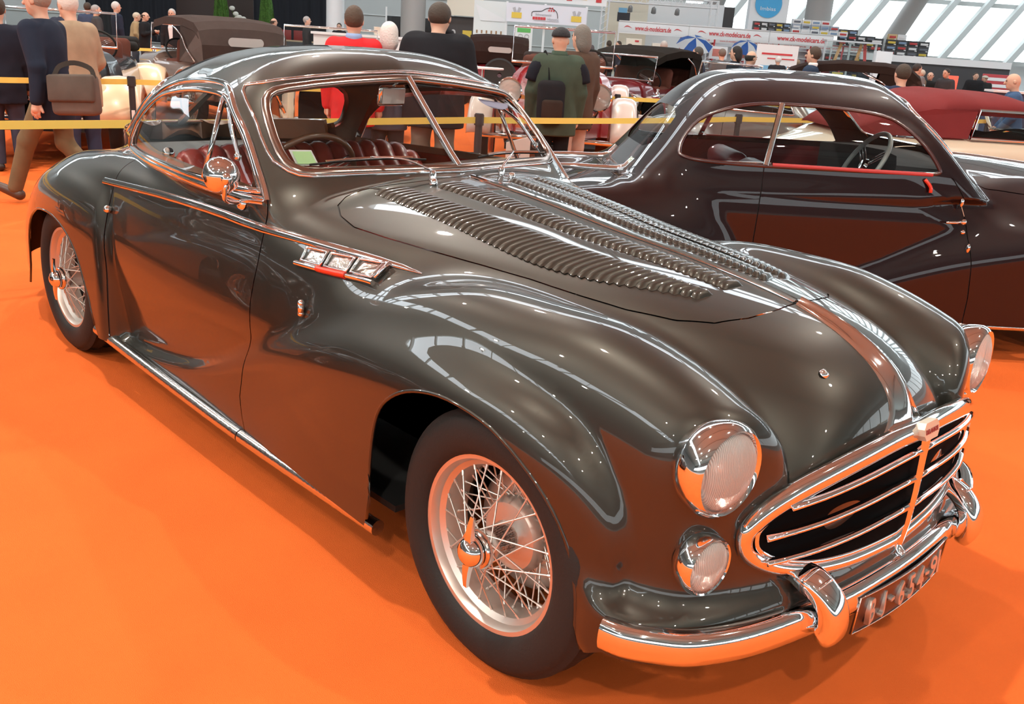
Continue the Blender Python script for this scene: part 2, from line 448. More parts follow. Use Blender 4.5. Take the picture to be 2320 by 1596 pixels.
# ================================================================== the dark grey coupe
# car axes: x forward from the front axle, y to its left, z up
_b = dict(
 fzt=sspl([-1.7,-1.45,-1.2,-1.0,-.8,-.5,-.2,.1,.3,.5,.62], [.34,.45,.59,.69,.785,.88,.926,.929,.896,.828,.77]),
 fyo=sspl([-1.7,-1.2,-.6,-.1,.3,.5,.6], [.73,.765,.785,.78,.735,.715,.70]),
 fa=sspl([-1.7,-1.2,-.6,0,.3,.6], [.06,.11,.17,.19,.175,.14]),
 gzt=sspl([-2.7,-2.1,-1.7,-1.45,-1.23,-1.0,-.76,-.48,-.2,.05,.2,.3,.38,.42], [.20,.255,.325,.41,.505,.605,.69,.755,.785,.775,.742,.69,.59,.50]),
 gyo=sspl([-2.7,-1.2,-.6,-.1,.1,.25,.36,.44], [.775,.80,.836,.850,.843,.818,.78,.745]),
 ga=sspl([-2.7,-1.7,-1.2,-.6,0,.4], [.05,.06,.07,.10,.115,.10]),
 hz=sspl([-1.6,-1.06,-.74,-.35,0,.28,.41,.52,.59,.63,.66], [1.07,1.06,1.04,1.00,.97,.93,.90,.85,.79,.72,.60], .025),
 hc=sspl([-1.3,-1.0,-.4,.2,.5,.65], [.15,.23,.35,.47,.8,1.0]),
 ww=sspl([-4.2,-3.9,-3.4,-2.9,-2.4,-2.0,-1.2,-.9,-.6,-.2,.2,.5,.65], [.40,.56,.69,.755,.787,.795,.790,.77,.70,.60,.52,.44,.40]),
 wz=sspl([.05,.12,.3,.42,.52,.62,.75,.86,.96,1.05,1.15], [-.10,-.085,-.048,-.028,-.010,0,-.016,-.042,-.075,-.12,-.18], .04),
 dz=sspl([-4.15,-4.05,-3.9,-3.6,-3.3,-3.0,-2.6,-1.4,-1.0], [.30,.45,.61,.77,.87,.925,.965,.985,1.0]),
 xf=spl([0,.2,.35,.5,.6,.66,.72,.77,.81,.86], [.650,.638,.617,.575,.535,.50,.455,.41,.36,.28]),
 xa=spl([0,.13,.40,.6,.73,.80,.84,.9], [.652,.649,.622,.575,.51,.435,.37,.28]),
 rzt=sspl([-4.1,-3.9,-3.7,-3.45,-3.2,-2.9,-2.6,-2.3], [.16,.36,.56,.73,.835,.885,.885,.84]),
 ryo=sspl([-4.1,-3.8,-3.5,-3.1,-2.7,-2.3], [.54,.68,.76,.82,.835,.825]),
 ra=sspl([-4.1,-3.5,-2.9,-2.3], [.10,.17,.20,.18]),
 cz=sspl([-3.75,-3.5,-3.25,-3.0,-2.7,-2.4,-2.1,-1.8,-1.5,-1.2,-.9], [.80,.92,1.06,1.19,1.315,1.40,1.443,1.458,1.45,1.41,1.34]),
 cw=sspl([-3.75,-3.5,-3.2,-2.9,-2.6,-2.35,-2.1,-1.6,-1.2,-.9], [.18,.28,.385,.495,.585,.65,.70,.745,.74,.73]),
)
def black_f(x, y, z):
    B = _b; Y = np.sqrt(y*y+1e-6)
    # lower tub with bonnet or deck as its top
    W = B['ww'](x)+B['wz'](z)*(1-ramp(x, -1.0, -.2))
    t = ramp(x, -1.5, -1.0)
    top = (B['dz'](x)-.02*Y*Y)*(1-t)+(B['hz'](np.maximum(x, -1.5))-B['hc'](x)*Y*Y)*t
    d = smax(Y-W, (z-top)*.95, .10+.17*ramp(x, -1.1, -.1)+.10*ramp(-x, 2.9, 3.7))
    # front wing: the pod that ends in the headlamp ...
    yo = B['fyo'](x); a = B['fa'](x); b = smin(.30+0*x, 1.5*a-.03, .06)
    zt = B['fzt'](x)
    u = np.abs(Y-(yo-a))/a; v = np.maximum(z-(zt-b), 0)/b
    pw = ((u**2.2+v**2.2+1e-9)**(1/2.2)-1)*a
    pw = smax(pw, x-.66, .05)
    pw = smax(pw, -1.75-x, .05)
    d = smin(d, pw, .03+.035*ramp(x, -1.6, -.3))
    # ... and the flare that sweeps from the sill over the wheel
    yo = B['gyo'](x); a = B['ga'](x); b = 1.25*a; zt = B['gzt'](x)
    u = np.abs(Y-(yo-a))/a; v = np.maximum(z-(zt-b), 0)/b
    fl = ((u**2.2+v**2.2+1e-9)**(1/2.2)-1)*a
    fl = smax(fl, x-.384+.9*(z-.52)**2, .035)
    d = smin(d, fl, .03+.02*ramp(x, -1.6, -.6)-.02*ramp(x, -.2, .2))
    # nose
    d = smax(d, (x-B['xf'](Y))*.92, .06)
    # apron that runs out to the bumper
    ap = smax((x-B['xa'](Y))*.92, z-.365, .03)
    ap = smax(ap, Y-.80, .03)
    ap = smax(ap, .36-x, .03)
    d = smin(d, ap, .10)
    # rear wing
    yo = B['ryo'](x); a = B['ra'](x); b = .26; zt = B['rzt'](x)
    u = np.abs(Y-(yo-a))/a; v = np.maximum(z-(zt-b), 0)/b
    rw = ((u**2.4+v**2.4+1e-9)**(1/2.4)-1)*a
    rw = smax(rw, x+2.33+.4*np.clip(z-.55, 0, 1)**2, .09)
    d = smin(d, rw, .035)
    # glasshouse
    w = B['cw'](x); zt = B['cz'](x); z0 = .86; b = zt-z0
    u = (Y+.028*ramp(1.04-z, 0, .13))/w; v = np.abs(np.maximum(z-z0, 0))/np.maximum(b, .05)
    pc = 2.5+.3*ramp(x, -2.2, -1.5)
    c = ((u**pc+v**pc+1e-9)**(1/pc)-1)*np.minimum(w, np.maximum(b, .05)+.15)
    ws = (x+1.10*z+.18*Y-.075+np.maximum(Y-.52, 0)**2*3)/1.50
    c = smax(c, ws, .07)
    c = smax(c, .9-z, .02)
    d = smin(d, c, .05)
    d = smax(d, -4.2-x, .05)
    return d
#ENDSDF
def poly_sd(px, py, poly):
    """signed distance to a closed 2D polygon, negative inside"""
    poly = np.asarray(poly, float); d = np.full(px.shape, 1e9); s = np.zeros(px.shape, bool)
    n = len(poly)
    for i in range(n):
        a = poly[i]; b = poly[(i+1) % n]; e = b-a
        wx = px-a[0]; wy = py-a[1]
        t = np.clip((wx*e[0]+wy*e[1])/(e@e+1e-12), 0, 1)
        d = np.minimum(d, (wx-e[0]*t)**2+(wy-e[1]*t)**2)
        c = (a[1] > py) != (b[1] > py)
        if e[1] != 0: s ^= c & (px < a[0]+e[0]*(py-a[1])/e[1])
    return np.where(s, -1, 1)*np.sqrt(d)
def smooth2(pts, n=6, closed=True):
    return [(p[0], p[1]) for p in smooth_pts([(a, b, 0) for a, b in pts], n, closed)]
def first_hit(f, P0, D, L, n=500):
    P0 = np.atleast_2d(np.asarray(P0, float)); D = np.asarray(D, float)
    t = np.linspace(0, L, n)
    P = P0[:, None, :]+D*t[None, :, None]
    v = f(P[..., 0], P[..., 1], P[..., 2])
    i = (v < 0).argmax(1); r = np.arange(len(P0)); j = np.maximum(i-1, 0)
    a = v[r, j]/(v[r, j]-v[r, i]+1e-12)
    return P[r, j]+(P[r, i]-P[r, j])*a[:, None]
class Skin:
    """places things on a body surface f"""
    def __init__(s, f): s.f = f
    def side(s, xz, sgn=-1, off=0.0, y0=1.1):
        P = first_hit(s.f, [(x, sgn*y0, z) for x, z in xz], (0, -sgn, 0), y0)
        return P+normals_of(s.f, P)*off
    def top(s, xy, off=0.0, z0=1.7):
        P = first_hit(s.f, [(x, y, z0) for x, y in xy], (0, 0, -1), 1.5)
        return P+normals_of(s.f, P)*off
    def front(s, yz, off=0.0, x0=.95, L=3.2):
        P = first_hit(s.f, [(x0, y, z) for y, z in yz], (-1, 0, 0), L)
        return P+normals_of(s.f, P)*off
    def rear(s, yz, off=0.0, x0=-4.4, L=3.0):
        P = first_hit(s.f, [(x0, y, z) for y, z in yz], (1, 0, 0), L)
        return P+normals_of(s.f, P)*off
    def n(s, P): return normals_of(s.f, np.atleast_2d(np.asarray(P, float)))
def mir(V, T): return V*np.array([1, -1, 1]), T[:, ::-1]
def put(name, f, V, T, m, parent, both=False, off=0.0):
    V, T, _ = sub(V, T); N = normals_of(f, V); V = V+N*off
    if both:
        n = len(V)
        V = np.concatenate([V, V*[1, -1, 1]]); T = np.concatenate([T, T[:, ::-1]+n]); N = np.concatenate([N, N*[1, -1, 1]])
    return mesh_np(name, V, T, m, parent, True, N)
def put_pair(name, f, V, T, m, parent, off=0.0):
    V, T, _ = sub(V, T); N = normals_of(f, V); V = V+N*off
    return [mesh_np(name, V, T, m, parent, True, N), mesh_np(name, V*[1, -1, 1], T[:, ::-1], m, parent, True, N*[1, -1, 1])]
def ups(sk, P): return [tuple(n) for n in sk.n(P)]
def strip(name, sk, P, prof, m, parent, closed=False, scale=None, cap=True):
    """moulding swept along surface points, its up axis the surface normal"""
    bm = BM(); add_sweep(bm, [tuple(p) for p in P], prof, ups(sk, P), closed, cap, scale)
    return obj(name, bm, m, parent, smooth=True, autos=50)
def half_round(w, h, n=8):
    return [(w*math.cos(PI*i/n), h*math.sin(PI*i/n)) for i in range(n+1)]+[(-w, -h*.6), (w, -h*.6)]

# ---- paints and metals
PAINT = mat('dark_grey_paint', (.038, .037, .0315), rough=.40, metal=.75, spec=.3, coat=1.0, coatr=.015, back=(.10, .075, .06))
MATS['dark_grey_paint'].node_tree.nodes['Principled BSDF'].inputs['Coat IOR'].default_value = 1.55
PAINT_P = mat('aubergine_paint', (.010, .003, .004), rough=.4, spec=.1, coat=1.0, coatr=.012, back=(.06, .02, .02))
MATS['aubergine_paint'].node_tree.nodes['Principled BSDF'].inputs['Coat IOR'].default_value = 1.45
CHROME = mat('chrome', (.86, .86, .87), rough=.045, metal=1)
CHROME_D = mat('worn_chrome', (.70, .68, .66), rough=.16, metal=1, bump=.12, bscale=60)
SATIN = mat('satin_alloy', (.66, .62, .57), rough=.42, metal=.9)
RUBBER = mat('tyre_rubber', (.019, .017, .016), rough=.65, spec=.25, bump=.10, bscale=120)
BLACK = mat('black_underside', (.008, .008, .008), rough=.8)
GAP = mat('panel_gap', (.004, .004, .004), rough=.7)
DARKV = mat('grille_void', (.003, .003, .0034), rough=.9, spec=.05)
LEATHER = mat('red_leather', (.36, .05, .038), rough=.34, coat=.25, coatr=.25, noise=.18, nscale=9, bump=.08, bscale=90)
WOOD = mat('brown_cabin_trim', (.14, .06, .03), rough=.35, coat=.4)
GREYTRIM = mat('grey_cabin_cloth', (.11, .11, .115), rough=.8)
WHEELBROWN = mat('brown_wheel_rim', (.10, .05, .03), rough=.3, coat=.5)
PANE = glass_mat('car_glass', (.90, .93, .92), .05)
LENS = glass_mat('lamp_glass', (.93, .93, .92), .10, .08)
def _flute():
    nt = LENS.node_tree; L = nt.links.new; out = nt.nodes['Material Output']
    src = out.inputs['Surface'].links[0].from_socket
    d = nt.nodes.new('ShaderNodeBsdfDiffuse'); d.inputs['Color'].default_value = (.85, .84, .80, 1)
    tc = nt.nodes.new('ShaderNodeTexCoord'); wv = nt.nodes.new('ShaderNodeTexWave'); wv.inputs['Scale'].default_value = 70; wv.inputs['Distortion'].default_value = 2
    L(tc.outputs['Object'], wv.inputs['Vector'])
    bu = nt.nodes.new('ShaderNodeBump'); bu.inputs['Strength'].default_value = .6; bu.inputs['Distance'].default_value = .004; L(wv.outputs['Fac'], bu.inputs['Height'])
    for n in nt.nodes:
        if n.type == 'BSDF_GLOSSY': L(bu.outputs['Normal'], n.inputs['Normal'])
    L(bu.outputs['Normal'], d.inputs['Normal'])
    mp = nt.nodes.new('ShaderNodeMapRange'); mp.inputs['To Min'].default_value = .35; mp.inputs['To Max'].default_value = .55; L(wv.outputs['Fac'], mp.inputs['Value'])
    mx = nt.nodes.new('ShaderNodeMixShader'); L(mp.outputs[0], mx.inputs['Fac']); L(src, mx.inputs[1]); L(d.outputs[0], mx.inputs[2]); L(mx.outputs[0], out.inputs['Surface'])
_flute()
REFL = mat('lamp_reflector', (.92, .91, .88), rough=.20, metal=1, bump=.35, bscale=60)
REDEN = mat('red_enamel', (.65, .035, .015), rough=.3, coat=.6)
WHITEP = mat('white_paper', (.80, .80, .80), rough=.7)
GREENP = mat('pale_green_paper', (.55, .80, .42), rough=.7)
PURP = mat('violet_sticker', (.12, .10, .22), rough=.4)

# ---- wire wheel
def wire_wheel(parent, loc, side, steer=0.0, R=.35, name='wheel', spokes=72, detail=True, rim_m=None):
    """local z points out of the car"""
    w = bpy.data.objects.new(name, None); COL.objects.link(w); w.parent = parent; w.empty_display_size = .1
    w.matrix_local = Matrix.Translation(loc) @ Matrix.Rotation(steer, 4, 'Z') @ Matrix.Rotation(PI/2 if side < 0 else -PI/2, 4, 'X')
    rm = rim_m or SATIN
    # tyre: outer sidewall top at z=+.02, tread 0.17 wide
    pr = [(.226, .0), (.234, .016), (.250, .026), (.275, .031), (.300, .029), (.318, .022), (.328, .014), (.331, .008)]
    tread = []
    zs = [-.002, -.022, -.027, -.048, -.053, -.080, -.085, -.106, -.111, -.130]
    for i, z in enumerate(zs):
        tread.append((R-.001-(.012 if i % 4 in (1, 2) else 0)-.9*(z+.066)**2*1.2, z))
    pr = pr+[(R-.010, .004)]+tread+[(.331, -.142), (.310, -.158), (.27, -.163), (.235, -.15), (.224, -.13)]
    bm = BM(); add_lathe(bm, pr, n=72); o = obj('tyre', bm, RUBBER, w, autos=40)
    bm = BM(); add_lathe(bm, [(.221, .010), (.236, .012), (.2395, .006), (.2385, -.002), (.230, -.008), (.224, -.012), (.218, -.020), (.206, -.028), (.196, -.045), (.196, -.085), (.206, -.105), (.222, -.115), (.236, -.128), (.239, -.14), (.228, -.143), (.214, -.118), (.19, -.09), (.190, -.045), (.198, -.022), (.212, -.012), (.216, .002)], n=72, close=True)
    obj('rim', bm, rm, w, autos=35)
    # hub shell and knock-off
    bm = BM(); add_lathe(bm, [(0, .050), (.048, .050), (.052, .044), (.052, .030), (.045, .022), (.040, .0), (.045, -.06), (.062, -.10), (.078, -.105), (.078, -.12), (.03, -.125), (0, -.125)], n=32); obj('hub', bm, CHROME_D, w, autos=35)
    k = bpy.data.objects.new('knock_off_nut', None)
    bm = BM()
    add_lathe(bm, [(0, .092), (.014, .090), (.028, .083), (.036, .072), (.040, .060), (.040, .052), (0, .05)], n=28)
    for s in (1, -1):
        add_sweep(bm, [(0, s*.026, .068), (.002*s, s*.05, .070), (.004*s, s*.075, .069), (.006*s, s*.098, .066)], [(-.014, -.007), (.014, -.007), (.012, .007), (-.012, .007)], (0, 0, 1), scale=[1, .85, .66, .5])
    bm2 = bm
    obj('knock_off_nut', bm2, CHROME, w, autos=40)
    # brake drum behind
    bm = BM(); add_lathe(bm, [(0, -.055), (.06, -.058), (.088, -.066), (.10, -.085), (.10, -.10), (.15, -.112), (.158, -.12), (.160, -.19), (.10, -.20), (0, -.2)], n=40); obj('brake_drum', bm, SATIN, w, autos=35)
    if not detail:
        spokes = 36
    bm = BM(); add_cyl(bm, (0, 0, 0), (0, 0, .90), .0023, n=6); add_cyl(bm, (0, 0, .90), (0, 0, 1), .0042, n=6)
    me = bpy.data.meshes.new('spoke'); bm.to_mesh(me); bm.free(); me.materials.append(SATIN)
    def spoke(a, b):
        a = Vector(a); b = Vector(b); d = b-a
        o = bpy.data.objects.new('spoke', me); COL.objects.link(o); o.parent = w
        o.matrix_local = Matrix.Translation(a) @ d.to_track_quat('Z', 'Y').to_matrix().to_4x4() @ Matrix.Diagonal((1, 1, d.length, 1))
    po = lambda r, ang, z: (r*math.cos(ang), r*math.sin(ang), z)
    n1 = spokes//3
    for i in range(n1):          # outer row: front hub flange to the front of the rim bed
        a = 2*PI*i/n1; s = 1 if i % 2 else -1
        spoke(po(.048, a+s*.95, .034), po(.203, a, -.026))
    n2 = spokes-n1
    for i in range(n2):          # inner rows: rear hub flange to mid rim bed
        a = 2*PI*(i+.5)/n2; s = 1 if i % 2 else -1
        spoke(po(.072, a+s*.85, -.11), po(.199, a, -.055-.02*(i % 4 > 1)))
    return w

# ---- outlines measured on the car (side: x,z; front: y,z; top: x,y)
SIDE_WIN = smooth2([(-2.58, .990), (-2.55, 1.055), (-2.45, 1.145), (-2.31, 1.215), (-2.12, 1.255), (-1.93, 1.277), (-1.74, 1.285), (-1.633, 1.280), (-1.55, 1.256), (-1.446, 1.192), (-1.361, 1.118), (-1.285, 1.035), (-1.275, 1.017), (-1.31, 1.012), (-1.7, 1.004), (-2.1, .996), (-2.45, .988)], 4)
DOOR_TRIM = [(-2.60, .957), (-2.56, 1.03), (-2.48, 1.13), (-2.36, 1.222), (-2.2, 1.276), (-1.96, 1.306), (-1.72, 1.314), (-1.60, 1.290), (-1.50, 1.235), (-1.406, 1.168), (-1.293, 1.056), (-1.228, .985)]
WS_HALF = [(0, 1.082), (.24, 1.079), (.46, 1.076), (.55, 1.075), (.592, 1.088), (.606, 1.115), (.604, 1.17), (.59, 1.235), (.570, 1.28), (.538, 1.306), (.48, 1.321), (.31, 1.342), (.13, 1.357), (0, 1.364)]
REAR_HALF = [(0, .995), (.3, 1.0), (.42, 1.015), (.50, 1.030), (.530, 1.06), (.520, 1.13), (.49, 1.20), (.43, 1.25), (.25, 1.27), (0, 1.28)]
BONNET = [(-1.045, 0), (-1.062, .213), (-1.085, .322), (-1.096, .42), (-1.086, .488), (-1.049, .545), (-.975, .584), (-.885, .596), (-.75, .566), (-.62, .530), (-.42, .470), (-.278, .434), (-.106, .404), (.023, .377), (.147, .333), (.226, .277), (.270, .193), (.287, .098), (.287, 0)]
DOOR = [(-2.372, 1.0), (-2.366, .81), (-2.356, .72), (-2.35, .55), (-2.356, .36), (-2.36, .10), (-1.20, .10), (-1.215, .21), (-1.236, .26), (-1.248, .33), (-1.216, .45), (-1.188, .56), (-1.186, .68), (-1.174, .80), (-1.178, .90), (-1.20, .95), (-1.225, .985), (-1.232, 1.0)]
ARCH_F = smooth2([(-.415, .05), (-.432, .30), (-.430, .45), (-.402, .57), (-.343, .638), (-.25, .686), (-.12, .706), (.04, .686), (.165, .622), (.252, .526), (.302, .404), (.318, .30), (.32, .05)], 4)
ARCH_R = smooth2([(-3.43, .05), (-3.44, .37), (-3.34, .53), (-3.15, .632), (-2.99, .657), (-2.84, .652), (-2.70, .61), (-2.60, .53), (-2.53, .41), (-2.49, .32), (-2.46, .05)], 4)

def build_black():
    f = black_f; sk = Skin(f)
    car = empty('classic_coupe', (0, 0, 0), 0, 'dark grey classic coupe in front with louvred bonnet and wire wheels, on orange carpet', 'car')
    V, Q = surface_net(f, (-4.3, -.95, .08), (.8, .04, 1.55), .0185)
    T = tri(Q); V, T, _ = split(V, T, lambda x, y, z: y+0*x)
    # underside, wheel openings
    V, _, T = split(V, T, lambda x, y, z: z-.212-.06*np.clip((x-.30)/.1, 0, 1)-.05*np.clip((-3.2-x)/.3, 0, 1), f)
    mask = lambda g, bad: np.where(bad, 9.0, g)
    for A in (ARCH_F, ARCH_R):
        V, _, T = split(V, T, lambda x, y, z: mask(poly_sd(x, z, A), np.abs(y) < .5), f)
    # glass
    wsp = WS_HALF+[(-a, b) for a, b in WS_HALF[-2:0:-1]]
    gw = lambda x, y, z: mask(poly_sd(-y, z, WS_HALF+[(-.2, 1.364), (-.2, 1.082)]), (x < -1.62) | (z < 1.0) | (x > -.9))
    V, Tw, T = split(V, T, gw, f)
    gs = lambda x, y, z: mask(poly_sd(x, z, SIDE_WIN), (np.abs(y) < .45))
    V, Ts, T = split(V, T, gs, f)
    gr = lambda x, y, z: mask(poly_sd(-y, z, REAR_HALF+[(-.2, 1.28), (-.2, .995)]), x > -2.35)
    V, Tr, T = split(V, T, gr, f)
    # bonnet and doors with their gaps
    gb = lambda x, y, z: mask(poly_sd(x, -y, BONNET+[(.287, -.2), (-1.045, -.2)]), (z < .75) | (x < -1.15) | (z > 1.12))
    e = .0024
    gv = gb(V[:, 0], V[:, 1], V[:, 2])
    V, Tb, T = split(V, T, lambda x, y, z: gb(x, y, z)+e, f)
    V, Tg1, T = split(V, T, lambda x, y, z: gb(x, y, z)-e, f)
    gd = lambda x, y, z: mask(poly_sd(x, z, DOOR), (np.abs(y) < .6) | (z > 1.02))
    V, Td, T = split(V, T, lambda x, y, z: gd(x, y, z)+e, f)
    V, Tg2, T = split(V, T, lambda x, y, z: gd(x, y, z)-e, f)
    put('body', f, V, T, PAINT, car, both=True)
    put('bonnet', f, V, Tb, PAINT, car, both=True)
    put('bonnet_gap', f, V, Tg1, GAP, car, both=True, off=-.004); put_pair('door_gap', f, V, Tg2, GAP, car, off=-.004)
    doors = put_pair('door', f, V, Td, PAINT, car)
    put_pair('windscreen_pane', f, V, Tw, PANE, car, off=-.006)
    put_pair('side_window', f, V, Ts, PANE, car, off=-.006)
    put_pair('rear_window', f, V, Tr, PANE, car, off=-.006)
    # arch and sill edges
    for s in (-1, 1):
        for A in (ARCH_F, ARCH_R):
            pts = [q for q in A if .2 < q[1]]
            P = sk.side(pts, s, -.002)
            bm = BM(); add_tube(bm, [tuple(q) for q in P], .0055, 6); obj('arch_lip', bm, PAINT, car, smooth=True)
    # wheel wells and floor
    bm = BM()
    for xc in (0, -2.95):
        for s in (-1, 1):
            r = .395
            for i in range(16):
                a0 = PI*(-.08+1.16*i/16); a1 = PI*(-.08+1.16*(i+1)/16)
                for ya, yb in ((.70 if xc == 0 else .74, .42),):
                    q = [(xc+r*math.cos(a), s*yy, .30+r*math.sin(a)*.96) for a, yy in ((a0, ya), (a1, ya), (a1, yb), (a0, yb))]
                    bm.faces.new([bm.verts.new(v) for v in q])
            add_box(bm, (xc, s*.42, .42), (.8, .02, .5))
    add_box(bm, (-1.47, 0, .235), (2.05, 1.48, .02)); add_box(bm, (-1.6, 0, .23), (4.2, .8, .03)); add_box(bm, (-3.7, 0, .25), (.5, 1.0, .02))
    add_box(bm, (.45, 0, .30), (.16, 1.15, .02))
    obj('underbody', bm, BLACK, car)
    # sill strips in two lengths
    hr = half_round(.021, .017)
    for s in (-1, 1):
        for a, b in ((-2.53, -1.245), (-1.238, -.455)):
            xs = np.linspace(a, b, 14)
            P = np.array([(x, s*(.792+.010*math.sin(PI*np.clip((x+2.6)/2.2, 0, 1))), .218-.030*np.clip((x+2.5)/1.2, 0, 1)) for x in xs])
            bm = BM(); add_sweep(bm, [tuple(p) for p in P], [(.022*math.cos(t), .024*math.sin(t)) for t in np.linspace(0, 2*PI, 12, endpoint=False)], (0, -.35*-s*-1, 1)); obj('sill_strip', bm, CHROME_D, car, autos=50)
    # belt strip, tapering to a point at the front
    bx = [-2.46, -2.3, -2.15, -1.95, -1.75, -1.55, -1.42, -1.3, -1.185, -1.1, -1.0, -.93, -.86, -.78, -.70, -.62, -.54]
    bz = spl([-2.457, -2.15, -1.752, -1.421, -1.185, -1.0, -.861, -.655, -.453], [.866, .884, .903, .910, .909, .909, .906, .896, .889])
    for s in (-1, 1):
        P = sk.side([(x, float(bz(x))) for x in bx], s, .001)
        sc = [1]*(len(bx)-4)+[.95, .85, .6, .15]
        strip('belt_strip', sk, P, half_round(.015, .010), CHROME, car, scale=sc)
        # chrome round the door glass and along its foot
        P = sk.side(smooth2(DOOR_TRIM, 4, False), s, .002)
        strip('door_frame_trim', sk, P, half_round(.012, .011), CHROME, car)
        q = SIDE_WIN[:44]
        P = sk.side(SIDE_WIN, s, .001)
        strip('window_surround', sk, P, half_round(.011, .008), CHROME, car, closed=True)
        P = sk.side([(x, .980+.004*(x+2.5)) for x in np.linspace(-2.55, -1.235, 16)], s, .002)
        strip('waist_strip', sk, P, half_round(.016, .011), CHROME, car)
        bm = BM(); a = sk.side([(-1.575, 1.012)], s, .004)[0]; b = sk.side([(-1.63, 1.283)], s, .004)[0]
        add_tube(bm, [tuple(a), tuple(b)], .009, 8); obj('quarter_light_post', bm, CHROME, car, smooth=True)
        a = sk.side([(-1.60, 1.255)], s, -.02)[0]; b = sk.side([(-1.42, 1.11)], s, -.02)[0]; mid = (a+b)/2+np.array([0, 0, .022])
        bm = BM(); add_tube(bm, smooth_pts([tuple(a), tuple(mid), tuple(b)], 5), .007, 6); add_sphere(bm, tuple(b), .014, u=10, v=6); obj('quarter_light_frame', bm, CHROME, car, smooth=True)
        # door furniture
        k = sk.side([(-2.352, .768)], s, .012)[0]; bm = BM(); add_sphere(bm, tuple(k), .016, (1, 1, 1), 14, 8); obj('door_lock_button', bm, CHROME, car, smooth=True)
        k = sk.side([(-.90, .722)], s, .012)[0]; bm = BM(); add_cyl(bm, tuple(k-[0, 0, .014]), tuple(k+[0, 0, .014]), .010, n=10); add_sphere(bm, tuple(k+[0, 0, .016]), .011, u=10, v=6); add_sphere(bm, tuple(k-[0, 0, .016]), .011, u=10, v=6); obj('door_hinge', bm, CHROME, car, smooth=True)
    # windscreen frame: a broad polished moulding and a thin inner bead, with the centre bar
    wsl = smooth2(WS_HALF+[(-a, b) for a, b in WS_HALF[-2:0:-1]], 3)
    wsl = [q for i, q in enumerate(wsl) if i % 2 == 0]
    BRONZE = mat('windscreen_moulding', (.34, .28, .25), rough=.18, metal=1)
    P = sk.front(wsl, .002); strip('windscreen_frame', sk, P, half_round(.017, .010), BRONZE, car, closed=True)
    cen = np.array([0, 1.2])
    out = [(a+.030*np.sign(a)*min(1, abs(a)/.2)*(1 if 1.10 < b < 1.30 else .5), b+(.022 if b > 1.25 else -.010 if b < 1.1 else 0)) for a, b in wsl]
    P = sk.front(out, .000); strip('windscreen_bead', sk, P, half_round(.007, .007), CHROME, car, closed=True)
    P = sk.front([(0, z) for z in np.linspace(1.083, 1.362, 8)], .006); strip('windscreen_bar', sk, P, half_round(.012, .012), CHROME, car)
    rw = smooth2(REAR_HALF+[(-a, b) for a, b in REAR_HALF[-2:0:-1]], 3)
    P = sk.rear(rw, .001); strip('rear_window_frame', sk, P, half_round(.012, .008), CHROME, car, closed=True)
    P = sk.rear([(0, z) for z in np.linspace(.995, 1.28, 7)], 0); strip('rear_window_bar', sk, P, [(-.016, -.012), (.016, -.012), (.016, .008), (-.016, .008)], PAINT, car)
    # bonnet spine and nose rib
    xs = np.linspace(-1.035, .283, 24); P = sk.top([(x, 0) for x in xs], 0)
    strip('bonnet_spine', sk, P, [(.019, -.004), (.017, .003), (.008, .004), (.006, .009), (-.006, .009), (-.008, .004), (-.017, .003), (-.019, -.004)], CHROME, car)
    prof_x = np.array([.292, .34, .40, .45, .50, .54]); P1 = sk.top([(x, 0) for x in prof_x]); P2 = sk.front([(0, z) for z in (.815, .79, .765, .74, .715, .69)])
    P = np.concatenate([P1, P2]); wd = [.018, .028, .038, .045, .050, .053, .056, .058, .062, .072, .095, .13]
    bm = BM(); rows = []
    nn = sk.n(P)
    for i in range(len(P)):
        row = []
        for j in range(-6, 7):
            y = wd[i]*j/6; h = .004+.017*(1-abs(j)/6)**1.6
            base = P[i]+np.array([0, y, 0])
            q = project(f, base[None], 4)[0]; q[1] = y
            n_ = sk.n(q)[0]; q = q+n_*(h if abs(j) < 6 else -.004)
            row.append(bm.verts.new(q))
        rows.append(row)
    for a, b in zip(rows[:-1], rows[1:]):
        for j in range(12): bm.faces.new((a[j], a[j+1], b[j+1], b[j]))
    obj('nose_rib', bm, CHROME, car, smooth=True)
    # louvres in four rows
    bm = BM(); g = []
    NU, NV = 8, 5
    for i in range(NU+1):
        u = -1+2*i/NU; row = []
        for j in range(NV+1):
            v = j/NV                         # 0 front, 1 open rear edge
            hh = math.sqrt(max(0, 1-abs(u)**3.0))*math.sin(PI/2*min(1, v*1.25))**.8 if 0 < j else 0
            row.append(bm.verts.new((-.5*v+.25, u*.5, hh)))
        row.append(bm.verts.new((-.5+.25+.03, u*.5, -.15)))
        g.append(row)
    for a, b in zip(g[:-1], g[1:]):
        for j in range(NV+1): bm.faces.new((a[j], b[j], b[j+1], a[j+1]))
    bmesh.ops.recalc_face_normals(bm, faces=bm.faces)
    lv = bpy.data.meshes.new('louvre'); bm.to_mesh(lv); bm.free(); lv.materials.append(PAINT)
    lv.polygons.foreach_set('use_smooth', np.ones(len(lv.polygons), bool)); lv.set_sharp_from_angle(angle=math.radians(55))
    o_in = spl([-1.0, .12], [.292, .170]); o_out = spl([-1.03, -.705, -.325, -.137, .14], [.414, .400, .388, .352, .222])
    i_in = spl([-.95, .14], [.102, .050]); i_out = spl([-.95, .14], [.212, .122])
